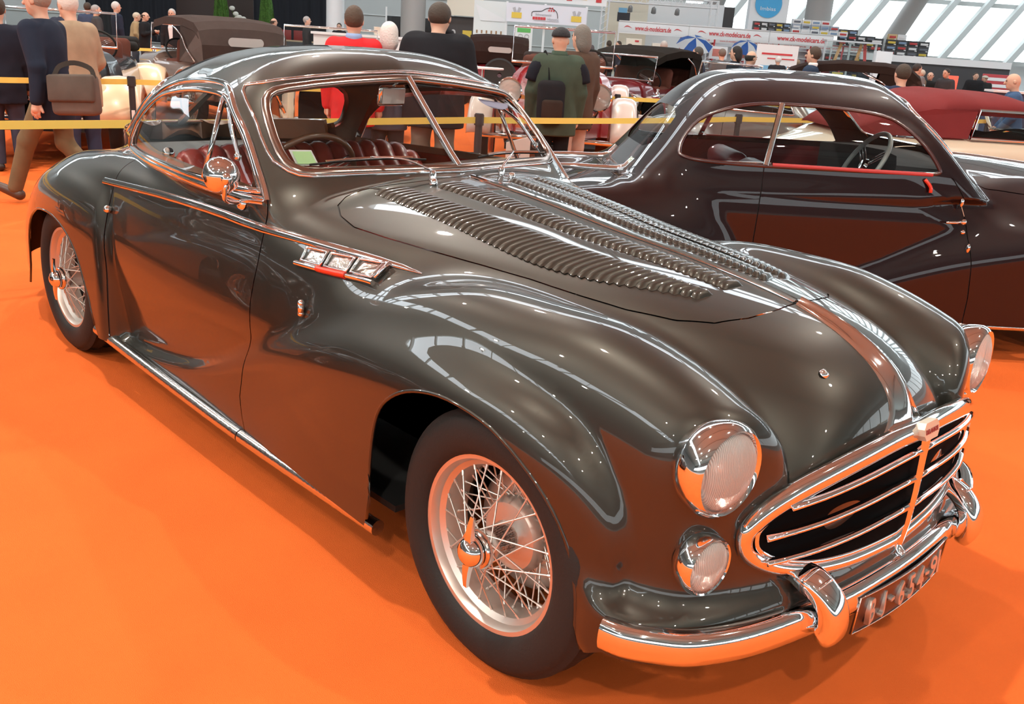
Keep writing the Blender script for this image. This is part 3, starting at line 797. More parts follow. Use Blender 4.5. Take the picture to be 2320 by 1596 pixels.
    for s in (1, -1):
        for fi, fo, x0, x1 in ((o_in, o_out, -1.02, .125), (i_in, i_out, -.945, .135)):
            n = 46
            for k in range(n):
                x = x0+(x1-x0)*k/(n-1); a = float(fi(x)); b = float(fo(x)); skew = .5*(a+b)
                y = s*skew; L = b-a
                # the rows lean: outer ends lie a little further back
                q = sk.top([(x, y)], 0)[0]; n_ = Vector(sk.n(q)[0])
                q2 = sk.top([(x-.10*L, s*b)], 0)[0]; q1 = sk.top([(x+.10*L, s*a)], 0)[0]
                yax = Vector(q2-q1).normalized()*s; xax = yax.cross(n_).normalized(); zax = xax.cross(yax)
                o = bpy.data.objects.new('louvre', lv); COL.objects.link(o); o.parent = car
                M = Matrix((xax, yax, zax)).transposed().to_4x4(); M.translation = q
                o.matrix_local = M @ Matrix.Diagonal((.043, L, .0135, 1))
    # grille
    GO = [(0, .700), (.13, .698), (.27, .683), (.40, .656), (.495, .618), (.548, .578), (.560, .545), (.543, .503), (.475, .462), (.36, .430), (.2, .410), (0, .402)]
    gl = smooth2(GO+[(-a, b) for a, b in GO[-2:0:-1]], 5)
    gx = lambda y: float(_b['xf'](abs(y)))
    def gpt(y, z, off=0): return (gx(y)+off, y, z)
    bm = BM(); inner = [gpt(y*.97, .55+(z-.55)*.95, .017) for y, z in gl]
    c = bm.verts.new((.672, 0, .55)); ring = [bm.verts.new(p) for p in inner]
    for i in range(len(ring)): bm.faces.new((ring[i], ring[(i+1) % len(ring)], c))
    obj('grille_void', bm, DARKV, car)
    P = [gpt(y, z, .010) for y, z in gl]
    bm = BM(); add_sweep(bm, P, [(.018*math.cos(t), .018*math.sin(t)) for t in np.linspace(0, 2*PI, 12, endpoint=False)], (1, 0, 0), True, scale=[(1.0+.55*float(ramp(np.array(z), .50, .64)), 1.0+.25*float(ramp(np.array(z), .50, .64))) for y, z in gl]); obj('grille_surround', bm, CHROME, car, smooth=True)
    P = [gpt(y*.955, .55+(z-.55)*.85, .014) for y, z in gl]
    bm = BM(); add_tube(bm, P, .0065, 8, True, up=(1, 0, 0)); obj('grille_inner_ring', bm, CHROME, car, smooth=True)
    for s in (-1, 1):
        for za, zb, ye in ((.655, .617, .475), (.580, .551, .525), (.503, .488, .515)):
            pts = [gpt(s*y, za+(zb-za)*(y/ye)**1.6, .029) for y in np.linspace(.01, ye, 12)]
            bm = BM(); add_sweep(bm, pts, [(.0075*math.cos(t), .011*math.sin(t)) for t in np.linspace(0, 2*PI, 10, endpoint=False)], (1, 0, 0)); obj('grille_bar', bm, CHROME, car, smooth=True)
    bm = BM(); add_sweep(bm, [(.676, 0, .71), (.680, 0, .64), (.682, 0, .55), (.680, 0, .46), (.674, 0, .395)], [(-.016, -.02), (.016, -.02), (.016, .004), (.005, .012), (-.005, .012), (-.016, .004)], (1, 0, 0), scale=[1.4, 1, .9, .8, .7]); obj('grille_centre_bar', bm, CHROME, car, autos=40)
    bm = BM(); add_sweep(bm, [(.662, 0, .402), (.668, 0, .385), (.678, 0, .372), (.690, 0, .366)], half_round(.014, .014), (1, 0, .6)); obj('apron_rib', bm, CHROME, car, autos=40)
    # badge with its lettering
    bm = BM(); hexa = [(-.040, -.008), (-.030, -.022), (.030, -.022), (.040, -.008), (.040, .008), (.030, .022), (-.030, .022), (-.040, .008)]
    Mb = Matrix.Translation((.690, 0, .712)) @ Matrix(((0, 0, 1, 0), (1, 0, 0, 0), (0, 1, 0, 0), (0, 0, 0, 1))) @ Matrix.Rotation(math.radians(-12), 4, 'X')
    add_prism(bm, hexa, -.02, .003, Mb); bd = obj('badge', bm, mat('badge_cream', (.62, .56, .45), rough=.3, metal=.3), car)
    text3('badge_lettering', 'DELAHAYE', .017, .0012, Mb @ Matrix.Translation((0, 0, .0034)), mat('badge_red', (.28, .03, .03), rough=.4), bd, width=.066)
    # bumper
    bp = [(.402, .806), (.42, .802), (.45, .792), (.50, .758), (.56, .70), (.615, .58), (.652, .42), (.675, .25), (.684, .1), (.686, 0)]
    pts = smooth_pts([(x, -y, .327) for x, y in bp]+[(x, y, .327) for x, y in bp[-2::-1]], 4)
    bprof = [(-.018, .037), (.002, .041), (.015, .037), (.023, .026), (.027, .008), (.027, -.010), (.023, -.026), (.014, -.036), (.004, -.041), (-.003, -.038), (.009, -.022), (.013, 0), (.008, .02), (-.008, .029)]
    bm = BM(); add_sweep(bm, pts, bprof, (0, 0, 1)); bu = obj('front_bumper', bm, CHROME, car, autos=60)
    for s in (-1, 1):
        bm = BM()
        pth = smooth_pts([(.575, s*.400, .425), (.615, s*.394, .430), (.665, s*.386, .414), (.700, s*.380, .382), (.712, s*.378, .345), (.708, s*.378, .312), (.690, s*.380, .290)], 5)
        pr = [(.040*math.copysign(abs(math.cos(t))**.6, math.cos(t)), .027*math.copysign(abs(math.sin(t))**.8, math.sin(t))) for t in np.linspace(0, 2*PI, 20, endpoint=False)]
        nP = len(pth); add_sweep(bm, pth, pr, (1, 0, .2), scale=[(.55+.45*min(1, i/8), .45+.55*min(1, i/8)) if i < nP-4 else (1-.12*(i-nP+4), 1-.2*(i-nP+4)) for i in range(nP)]); ov = obj('overrider', bm, CHROME, car, smooth=True)
        for i in range(4):
            p = pth[2+3*i]; k_ = .55+.45*min(1, (2+3*i)/8); bm = BM(); add_tube(bm, [(p.x+.004*i*math.sin(t), p.y+.036*k_*math.cos(t), p.z+.026*k_*math.sin(t)+.001) for t in np.linspace(.1, PI-.1, 9)], .0042, 6, up=(1, 0, 0)); obj('overrider_rib', bm, CHROME, ov, smooth=True)
    # number plate, bent to the bumper
    pl = lambda y: .722-.30*y*y
    bm = BM(); ys = np.linspace(-.238, .238, 17); fr = []
    zt, zb = .345, .240
    for dx in (0, -.004):
        fr.append([[bm.verts.new((pl(y)+dx-.006*(zt-z)/.1, y, z)) for z in (zt, zb)] for y in ys])
    for k in range(16):
        for A, fl in ((fr[0], 0), (fr[1], 1)):
            q = (A[k][0], A[k+1][0], A[k+1][1], A[k][1]); bm.faces.new(q[::-1] if fl else q)
        bm.faces.new((fr[0][k][0], fr[1][k][0], fr[1][k+1][0], fr[0][k+1][0])); bm.faces.new((fr[0][k][1], fr[0][k+1][1], fr[1][k+1][1], fr[1][k][1]))
    for k in (0, 16): bm.faces.new((fr[0][k][0], fr[0][k][1], fr[1][k][1], fr[1][k][0]))
    plate = obj('number_plate', bm, mat('plate_black', (.028, .010, .009), rough=.35, coat=.4), car)
    bm = BM(); loop = [(pl(y)+.001, y, zt-.001) for y in ys]+[(pl(y)+.001-.006, y, zb+.001) for y in ys[::-1]]
    add_tube(bm, loop, .0022, 6, True, up=(1, 0, 0)); obj('plate_rim', bm, CHROME_D, plate, smooth=True)
    wd = text_strip('BJ-654-91', .072, .006)
    for ch, u, me in wd:                       # each letter a raised casting
        y = u*.405/wd[-1][3] if False else u
        o = link('plate_letter', me, None, plate); me.materials.append(SATIN)
        ang = math.atan(.63*y)
        M = Matrix.Translation((pl(y)-.002, y, .292)) @ Matrix.Rotation(-ang, 4, 'Z') @ Matrix(((0, 0, 1, 0), (1, 0, 0, 0), (0, 1, 0, 0), (0, 0, 0, 1))) @ Matrix.Rotation(math.radians(-3), 4, 'X')
        o.matrix_local = M
    # lamps
    for s in (-1, 1):
        lamp(car, 'headlamp', (.546, s*.640, .722), .107, .089, .10, s*math.radians(5))
        lamp(car, 'fog_lamp', (.540, s*.650, .500), .071, .061, .07, s*math.radians(5))
    build_black_detail(car, sk)
    return car
def lamp(car, name, loc, R, r, depth, yaw):
    h = bpy.data.objects.new(name, None); COL.objects.link(h); h.parent = car; h.empty_display_size = .1
    h.matrix_local = Matrix.Translation(loc) @ Matrix.Rotation(yaw*-1*-1, 4, 'Z') @ Matrix.Rotation(PI/2, 4, 'Y') @ Matrix.Rotation(PI/2, 4, 'Z')
    k = R/.12
    bm = BM(); add_lathe(bm, [(r-.004*k, -.005), (r, .008*k), (r+.006*k, .012*k), (R-.006*k, .004*k), (R, -.012*k), (R*.995, -.030*k), (R*.96, -.055*k), (R*.88, -.075*k), (R*.7, -.10*k)], n=48); obj('bezel', bm, CHROME, h, autos=40)
    bm = BM(); add_lathe(bm, [(r, -.004), (r*.9, .010*k), (r*.7, .019*k), (r*.4, .027*k), (.0001, .030*k)], n=40); obj('lens', bm, LENS, h, smooth=True)
    bm = BM(); add_lathe(bm, [(r, -.006), (r*.85, -.030*k), (r*.6, -.050*k), (r*.3, -.062*k), (.0001, -.066*k)], n=36)
    obj('reflector', bm, REFL, h, smooth=False, autos=40)
    bm = BM(); add_sphere(bm, (0, 0, -.03*k), .014*k, u=10, v=8); add_cyl(bm, (0, 0, -.06*k), (0, 0, -.035*k), .011*k, n=10); obj('bulb', bm, CHROME_D, h, smooth=True)
    return h
def text_mesh(s, size, depth, bold=0.0):
    c = bpy.data.curves.new('lettering', 'FONT'); c.body = s; c.size = size; c.extrude = depth; c.align_x = 'CENTER'; c.align_y = 'CENTER'; c.offset = bold; c.resolution_u = 3
    o = bpy.data.objects.new('lettering', c); COL.objects.link(o)
    dg = bpy.context.evaluated_depsgraph_get(); me = bpy.data.meshes.new_from_object(o.evaluated_get(dg)); bpy.data.objects.remove(o); bpy.data.curves.remove(c)
    return me
def text3(name, s, size, depth, M, m, parent, width=None, bold=0.0, height=None):
    me = text_mesh(s, size, depth, bold); me.materials.clear()
    if len(me.vertices):
        co = np.empty(len(me.vertices)*3, np.float32); me.vertices.foreach_get('co', co); co = co.reshape(-1, 3)
        co[:, :2] -= (co[:, :2].max(0)+co[:, :2].min(0))/2
        if width: co[:, 0] *= width/(co[:, 0].max()-co[:, 0].min())
        if height: co[:, 1] *= height/(co[:, 1].max()-co[:, 1].min())
        me.vertices.foreach_set('co', co.ravel()); me.update()
    o = link(name, me, m, parent); o.matrix_local = M
    return o
def text_strip(s, size, depth):
    """one mesh per character with its place along the line"""
    out = []; adv = {'-': .036, 'J': .046, '1': .030}
    tot = sum(adv.get(c, .053) for c in s); x = -tot/2
    for c in s:
        w = adv.get(c, .053); me = text_mesh(c, size, depth, .0012)
        co = np.empty(len(me.vertices)*3, np.float32); me.vertices.foreach_get('co', co); co = co.reshape(-1, 3)
        cx = (co[:, 0].max()+co[:, 0].min())/2; co[:, 0] -= cx
        if c != '-':
            co[:, 1] -= (co[:, 1].max()+co[:, 1].min())/2; co[:, 1] *= .066/(co[:, 1].max()-co[:, 1].min())
        else: co[:, 1] -= (co[:, 1].max()+co[:, 1].min())/2
        me.vertices.foreach_set('co', co.ravel()); me.update(); me.materials.clear()
        out.append((c, x+w/2, me)); x += w
    return out
def seat_bench(car, x, y0, y1, zb, zt, mats, name='bench_seat', flutes=14, lean=.16):
    """fluted bench: cushion and a backrest of vertical rolls"""
    s = bpy.data.objects.new(name, None); COL.objects.link(s); s.parent = car
    n = flutes; w = (y1-y0)/n
    bm = BM(); add_box(bm, (x+.28, (y0+y1)/2, zb-.09), (.52, y1-y0, .18), bev=.05, seg=3); obj('seat_cushion', bm, mats, s, autos=50)
    for i in range(n):
        yc = y0+w*(i+.5); e = abs((i+.5)/n*2-1); top = zt-.07*max(0, e-.75)/.25
        bm = BM(); pts = smooth_pts([(x+.04, yc, zb-.02), (x+.03, yc, zb+.15), (x-.02-lean*.5, yc, top-.05), (x-.05-lean*.6, yc, top), (x-.11-lean*.6, yc, top-.02), (x-.13-lean*.6, yc, top-.10)], 3)
        add_sweep(bm, pts, [(w*.56*math.cos(t), .035*math.sin(t)) for t in np.linspace(0, 2*PI, 10, endpoint=False)], (1, 0, .3)); obj('seat_roll', bm, mats, s, smooth=True)
    bm = BM(); add_box(bm, (x-.10-lean*.5, (y0+y1)/2, (zb+zt)/2-.06), (.06, y1-y0, zt-zb-.1), (0, -.25, 0), bev=.02); obj('seat_back_shell', bm, mats, s, autos=50)
    return s
def steering_wheel(car, c, R, tilt, m, spokes=3, name='steering_wheel', tube=.013, spm=None):
    """tilt: angle of the wheel plane from vertical, its axis in the x-z plane"""
    w = bpy.data.objects.new(name, None); COL.objects.link(w); w.parent = car
    w.matrix_local = Matrix.Translation(c) @ Matrix.Rotation(-(PI/2-tilt), 4, 'Y')
    bm = BM(); add_tube(bm, [(R*math.cos(a), R*math.sin(a), 0) for a in np.linspace(0, 2*PI, 40, endpoint=False)], tube, 10, True); obj('wheel_rim', bm, m, w, smooth=True)
    bm = BM()
    add_lathe(bm, [(0, .01), (.03, .008), (.04, -.01), (.02, -.04), (.02, -.10)], n=20); obj('horn_boss', bm, CHROME, w, autos=40)
    for k in range(spokes):
        a = PI/2*0+2*PI*k/spokes+PI
        for d in (-.02, 0, .02):
            bm = BM(); add_tube(bm, [(.03*math.cos(a)-d*math.sin(a), .03*math.sin(a)+d*math.cos(a), -.005), (R*math.cos(a)-d*math.sin(a), R*math.sin(a)+d*math.cos(a), 0)], .0032, 5); obj('wheel_spoke', bm, spm or CHROME, w, smooth=True)
    return w
def build_black_detail(car, sk):
    # cabin
    seat_bench(car, -1.98, -.64, .60, .69, 1.012, LEATHER, 'front_seat', 15)
    bm = BM(); add_box(bm, (-2.62, 0, .66), (.5, 1.0, .2), bev=.06, seg=3); add_box(bm, (-2.80, 0, .80), (.12, .86, .22), (0, -.3, 0), bev=.05, seg=3); obj('rear_seat', bm, LEATHER, car, autos=50)
    P = sk.rear(smooth2([(a, b-.012) for a, b in [(-.52, 1.04), (-.42, 1.015), (-.3, 1.0), (-.15, .997), (0, .995), (.15, .997), (.3, 1.0), (.42, 1.015), (.52, 1.04)]], 4, False), -.03)
    bm = BM(); add_sweep(bm, [tuple(p) for p in P], [(-.05, -.012), (.05, -.012), (.05, .012), (-.05, .012)], ups(sk, P)); obj('rear_window_sill', bm, WOOD, car, autos=40)
    bm = BM(); add_box(bm, (-2.98, 0, .90), (.5, .70, .03), bev=.008); obj('parcel_shelf', bm, GREYTRIM, car)
    for s in (-1, 1):
        bm = BM(); rows = []
        for x in np.linspace(-2.50, -1.22, 12):
            z = np.array([.45, .7, .93, .985]); row = []
            for zz in z:
                p = sk.side([(x, zz)], s, -.035)[0]; row.append(bm.verts.new(p))
            rows.append(row)
        for a, b in zip(rows[:-1], rows[1:]):
            for j in range(3): bm.faces.new((a[j], a[j+1], b[j+1], b[j]))
        obj('door_lining', bm, LEATHER, car, smooth=True)
        P = sk.side([(x, .992) for x in np.linspace(-2.55, -1.25, 12)], s, -.03)
        bm = BM(); add_sweep(bm, [tuple(p) for p in P], [(-.014, -.03), (.014, -.03), (.014, .02), (-.014, .02)], ups(sk, P)); obj('door_capping', bm, WOOD, car, autos=40)
        k = sk.side([(-2.12, 1.03)], s, -.06)[0]
        if s < 0:
            bm = BM(); add_sphere(bm, (k[0], k[1], 1.02), .024, u=14, v=10); obj('window_winder_knob', bm, CHROME, car, smooth=True)
    # dashboard under the screen
    bm = BM(); pts = [(-1.40, -.64, 1.03), (-1.30, -.4, 1.045), (-1.22, 0, 1.05), (-1.30, .4, 1.045), (-1.40, .64, 1.03)]
    add_sweep(bm, smooth_pts(pts, 5), [(-.16, -.02), (-.16, -.22), (-.13, -.22), (-.10, -.02), (.10, -.0), (.10, .012), (-.12, .012), (-.15, 0)], (0, 0, 1)); obj('dashboard', bm, WOOD, car, autos=40)
    steering_wheel(car, (-1.60, -.33, .972), .205, math.radians(28), WHEELBROWN, 3, tube=.012)
    # rear view mirror behind the screen
    bm = BM(); add_box(bm, (-1.475, -.035, 1.298), (.02, .135, .075), (0, .1, .12), bev=.012, seg=3); mm = obj('rear_view_mirror', bm, CHROME, car, autos=40)
    bm = BM(); add_box(bm, (-1.463, -.033, 1.297), (.004, .112, .055), (0, .1, .12), bev=.001); obj('mirror_back_plate', bm, mat('mirror_back', (.42, .42, .42), rough=.35), mm)
    bm = BM(); add_cyl(bm, (-1.475, -.03, 1.33), (-1.455, -.01, 1.36), .006, n=8); obj('mirror_stalk', bm, CHROME, mm)
    # stickers on the screen
    q = sk.front([(-.575, 1.10), (-.50, 1.10), (-.50, 1.145), (-.575, 1.145)], -.012)
    bm = BM(); bm.faces.new([bm.verts.new(p) for p in q]); bmesh.ops.solidify(bm, geom=bm.faces[:], thickness=.0015); st = obj('windscreen_sticker', bm, WHITEP, car)
    q = sk.front([(-.568, 1.104), (-.507, 1.104), (-.507, 1.139), (-.568, 1.139)], -.009)
    bm = BM(); bm.faces.new([bm.verts.new(p) for p in q]); bmesh.ops.solidify(bm, geom=bm.faces[:], thickness=.001); obj('sticker_print', bm, GREENP, st)
    q = sk.front([(.44+.085*math.cos(a), 1.292+.028*math.sin(a)-.13*(.085*math.cos(a))) for a in np.linspace(PI, 2*PI, 12)], -.012)
    bm = BM(); bm.faces.new([bm.verts.new(p) for p in q]); bmesh.ops.solidify(bm, geom=bm.faces[:], thickness=.001); obj('violet_sticker', bm, PURP, car)
    # wipers
    for s, y0, y1, yp in ((-1, -.545, -.12, -.16), (1, .12, .53, .16)):
        P = sk.front([(y, 1.090+.012*math.sin(abs(y)*6)) for y in np.linspace(y0, y1, 9)], .016)
        w = bpy.data.objects.new('wiper', None); COL.objects.link(w); w.parent = car
        bm = BM(); add_sweep(bm, [tuple(p) for p in P], [(-.002, -.004), (.002, -.004), (.002, .003), (-.002, .003)], ups(sk, P)); obj('wiper_blade', bm, BLACK, w)
        P2 = P+sk.n(P)*.008; bm = BM(); add_sweep(bm, [tuple(p) for p in P2[1:-1]], [(-.004, -.001), (.004, -.001), (.003, .003), (-.003, .003)], ups(sk, P2[1:-1])); obj('wiper_holder', bm, CHROME, w)
        piv = np.array(sk.top([(-1.055, yp)])[0]); end = P2[4]
        bm = BM(); add_tube(bm, smooth_pts([tuple(piv+[0, 0, .03]), tuple((piv*.5+end*.5)+np.array([.02, 0, .035])), tuple(end+np.array([.004, 0, .004]))], 4), .0042, 6, scale=lambda t: 1.2-.5*t); obj('wiper_arm', bm, CHROME, w, smooth=True)
        bm = BM(); add_lathe(bm, [(0, .034), (.008, .032), (.012, .022), (.013, .0)], Matrix.Translation(piv), n=14); obj('wiper_spindle', bm, CHROME, w, smooth=True)
    for yj in (-.20, .16):
        p = sk.top([(-1.00, yj)])[0]; bm = BM(); add_lathe(bm, [(0, .022), (.010, .02), (.014, .008), (.014, 0)], Matrix.Translation(p), n=12); obj('washer_jet', bm, CHROME, car, smooth=True)
    # door mirror
    m = bpy.data.objects.new('door_mirror', None); COL.objects.link(m); m.parent = car
    b0 = sk.side([(-1.335, .965)], -1, 0)[0]
    bm = BM(); add_lathe(bm, [(.0, .014), (.018, .012), (.024, .0)], Matrix.Translation(b0) @ Matrix.Rotation(PI/2.4, 4, 'X'), n=14)
    add_tube(bm, smooth_pts([tuple(b0), (-1.30, -.80, .985), (-1.275, -.815, 1.02), (-1.275, -.81, 1.055)], 5), .008, 8); obj('mirror_stalk', bm, CHROME, m, smooth=True)
    bm = BM(); Mm = Matrix.Translation((-1.315, -.803, 1.062)) @ Matrix.Rotation(math.radians(78), 4, 'Y') @ Matrix.Rotation(0, 4, 'X')
    add_lathe(bm, [(.0001, .052), (.022, .049), (.042, .036), (.056, .014), (.061, -.006), (.060, -.012), (.055, -.014), (0.0001, -.012)], Mm, n=36); obj('mirror_shell', bm, CHROME, m, autos=50)
    bm = BM(); add_sphere(bm, (-1.268, -.812, 1.058), .020, u=14, v=10); obj('mirror_joint', bm, CHROME, m, smooth=True)
    # side ornament: three framed glass windows over a bar with a red middle
    for s in (-1, 1):
        v = bpy.data.objects.new('side_ornament', None); COL.objects.link(v); v.parent = car
        x0, x1 = -.962, -.668
        def at(x, z, o): return sk.side([(x, z)], s, o)[0]
        zc = lambda x: .874+0*x
        for k in range(3):
            a = x0+.012+(x1-x0)*k/3.0; b = a+.082
            lp = [at(a, zc(a)-.020, .012), at(b, zc(b)-.020, .012), at(b, zc(b)+.016, .012), at(a, zc(a)+.016, .012)]
            fr_ = []
            for i in range(4):
                for t in (0, .25, .5, .75): fr_.append(tuple(lp[i]*(1-t)+lp[(i+1) % 4]*t))
            bm = BM(); add_tube(bm, fr_, .005, 6, True, up=[tuple(q) for q in sk.n(fr_)]); obj('ornament_frame', bm, CHROME, v, smooth=True)
            bm = BM(); bm.faces.new([bm.verts.new(q) for q in [at(a+.006, zc(a)-.016, .006), at(b-.006, zc(b)-.016, .010), at(b-.006, zc(b)+.014, .006), at(a+.006, zc(a)+.014, .003)]]); bmesh.ops.solidify(bm, geom=bm.faces[:], thickness=.003); obj('ornament_pane', bm, REFL, v)
        xs = np.linspace(x0-.012, x1+.015, 10); P = np.array([at(x, zc(x)-.030, .006) for x in xs]); strip('ornament_bar', sk, P, half_round(.008, .012), CHROME, v)
        xs = np.linspace(-.875, -.765, 6); P = np.array([at(x, zc(x)-.030, .009) for x in xs]); strip('ornament_red_bar', sk, P, half_round(.009, .013), REDEN, v)
        bm = BM(); q0, q1 = at(x1+.008, zc(x1)-.02, .012), at(x1+.008, zc(x1)+.02, .012); add_tube(bm, [tuple(q0), tuple(q1)], .006, 6); obj('ornament_post', bm, CHROME, v, smooth=True)
    # filler screw on the nose, rear bumper
    p = sk.front([(-.197, .833)])[0]; bm = BM(); add_lathe(bm, [(0, .010), (.010, .008), (.013, 0)], Matrix.Translation(p) @ Matrix.Rotation(math.radians(35), 4, 'Y'), n=12); obj('nose_screw', bm, CHROME, car, smooth=True)
    rb = [(-3.90, .640), (-3.96, .615), (-4.07, .54), (-4.17, .38), (-4.22, 0)]
    pts = smooth_pts([(x, -y, .29) for x, y in rb]+[(x, y, .29) for x, y in rb[-2::-1]], 4)
    bm = BM(); add_sweep(bm, pts, [(-.012, .05), (.012, .05), (.022, 0), (.012, -.05), (-.012, -.05)], (0, 0, 1)); obj('rear_bumper', bm, CHROME, car, autos=40)
    wire_wheel(car, (0, -.783, .347), -1); wire_wheel(car, (0, .783, .347), 1, detail=False)
    wire_wheel(car, (-2.95, -.752, .347), -1, spokes=60); wire_wheel(car, (-2.95, .752, .347), 1, detail=False)
# ================================================================== the aubergine coupe alongside
PO, PTH = (-.355, 4.307), math.radians(50)
_p = dict(
 fzt=sspl([-2.7,-2.1,-1.7,-1.45,-1.2,-1.0,-.8,-.5,-.2,.1,.3,.5,.62], [.25,.33,.44,.53,.62,.69,.755,.83,.87,.88,.86,.80,.74]),
 fyo=sspl([-2.7,-1.2,-.6,-.1,.2,.4,.6], [.775,.805,.83,.84,.82,.76,.70]),
 fa=sspl([-2.7,-1.2,-.6,0,.3,.6], [.09,.14,.18,.20,.19,.14]),
 hz=sspl([-1.6,-1.06,-.74,-.35,0,.28,.45,.58,.66], [1.06,1.05,1.04,1.01,.98,.94,.89,.80,.60]),
 ww=sspl([-4.2,-3.9,-3.4,-2.9,-2.4,-2.0,-1.2,-.9,-.6,-.2,.2,.5,.65], [.36,.52,.64,.71,.75,.76,.75,.71,.62,.52,.45,.40,.36]),
 wz=spl([.12,.3,.5,.7,.86,.96,1.05], [-.03,-.01,0,0,-.015,-.04,-.08]),
 dz=sspl([-4.2,-4.1,-3.9,-3.6,-3.3,-3.0,-2.8,-2.6,-2.3,-1.4,-1.0], [.20,.30,.44,.60,.72,.81,.87,.92,.955,.985,1.0]),
 rzt=sspl([-4.1,-3.9,-3.7,-3.45,-3.2,-2.9,-2.6,-2.35,-2.2], [.20,.38,.54,.70,.80,.83,.78,.62,.40]),
 ryo=sspl([-4.1,-3.8,-3.5,-3.1,-2.7,-2.3], [.56,.70,.78,.825,.825,.78]),
 ra=sspl([-4.1,-3.5,-2.9,-2.3], [.10,.17,.19,.12]),
 cz=sspl([-3.4,-3.2,-3.05,-2.9,-2.75,-2.6,-2.45,-2.3,-2.1,-1.9,-1.65,-1.4,-1.1,-.9], [.42,.54,.67,.82,1.00,1.20,1.35,1.425,1.445,1.452,1.45,1.43,1.38,1.32]),
 cw=sspl([-3.4,-3.2,-3.0,-2.8,-2.6,-2.3,-1.6,-1.2,-.9], [.40,.48,.57,.64,.69,.72,.735,.735,.73]),
)
def purple_f(x, y, z):
    B = _p; Y = np.sqrt(y*y+1e-6)
    W = B['ww'](x)+B['wz'](z)*np.clip((-.3-x)/.6, 0, 1)
    t = np.clip((x+1.45)/.35, 0, 1); t = t*t*(3-2*t)
    top = (B['dz'](x)-.02*Y*Y-.25*Y*Y*np.clip((-2.9-x)/.4, 0, 1))*(1-t)+(B['hz'](np.maximum(x, -1.4))-.36*Y*Y)*t
    d = smax(Y-W, (z-top)*.95, .14+.16*np.clip((x+1.0)/.8, 0, 1)+.10*np.clip((-2.7-x)/.5, 0, 1))
    yo = B['fyo'](x); a = B['fa'](x); b = np.minimum(.26, 1.3*a); zt = B['fzt'](x)
    u = np.abs(Y-(yo-a))/a; v = np.maximum(z-(zt-b), 0)/b
    pw = smax(((u**2.2+v**2.2+1e-9)**(1/2.2)-1)*a, x-.66, .06)
    d = smin(d, pw, .05+.12*np.clip((x+1.5)/1.1, 0, 1))
    yo = B['ryo'](x); a = B['ra'](x); b = .26; zt = B['rzt'](x)
    u = np.abs(Y-(yo-a))/a; v = np.maximum(z-(zt-b), 0)/b
    rw = smax(((u**2.3+v**2.3+1e-9)**(1/2.3)-1)*a, x+2.28, .06)
    d = smin(d, rw, .07)
    d = smax(d, (x-.66+.6*np.maximum(Y-.3, 0)**2)*.95, .10)
    w = B['cw'](x); zt = B['cz'](x); z0 = .82; b = zt-z0
    u = Y/w; v = np.abs(np.maximum(z-z0, 0))/np.maximum(b, .05)
    c = ((u**2.7+v**2.7+1e-9)**(1/2.7)-1)*np.minimum(w, np.maximum(b, .05)+.15)
    c = smax(c, (x+1.0*z+.20*Y-.06)/1.45, .08)
    c = smax(c, .86-z, .02)
    d = smin(d, c, .045)
    return smax(d, -4.2-x, .05)
#ENDPSDF
P_WIN = smooth2([(-2.625, 1.02), (-2.60, 1.085), (-2.52, 1.18), (-2.40, 1.243), (-2.26, 1.278), (-2.1, 1.29), (-1.8, 1.288), (-1.57, 1.267), (-1.46, 1.225), (-1.34, 1.13), (-1.255, 1.02), (-1.265, .998), (-1.33, .993), (-1.7, .986), (-2.2, .982), (-2.5, .986), (-2.6, .998)], 3)
P_DOOR = [(-2.19, 1.0), (-2.20, .8), (-2.205, .6), (-2.205, .1), (-1.0, .1), (-1.0, .35), (-1.02, .54), (-1.06, .75), (-1.10, .88), (-1.17, .97), (-1.215, 1.0)]
P_REAR = [(0, 1.0), (.25, 1.0), (.36, 1.03), (.38, 1.10), (.33, 1.18), (.2, 1.215), (0, 1.22)]
P_WS = [(0, 1.07), (.3, 1.07), (.54, 1.075), (.60, 1.10), (.59, 1.2), (.55, 1.28), (.45, 1.325), (.2, 1.355), (0, 1.362)]
P_ARCH_F = smooth2([(-.40, .05), (-.42, .35), (-.36, .55), (-.22, .64), (-.02, .66), (.18, .60), (.30, .45), (.33, .05)], 4)
P_ARCH_R = smooth2([(-3.36, .05), (-3.34, .30), (-3.22, .47), (-2.99, .55), (-2.78, .51), (-2.64, .38), (-2.60, .05)], 4)
P_BONNET = [(-1.0, 0), (-1.02, .25), (-1.03, .45), (-1.0, .55), (-.9, .585), (-.6, .55), (0, .45), (.3, .36), (.5, .2), (.53, 0)]
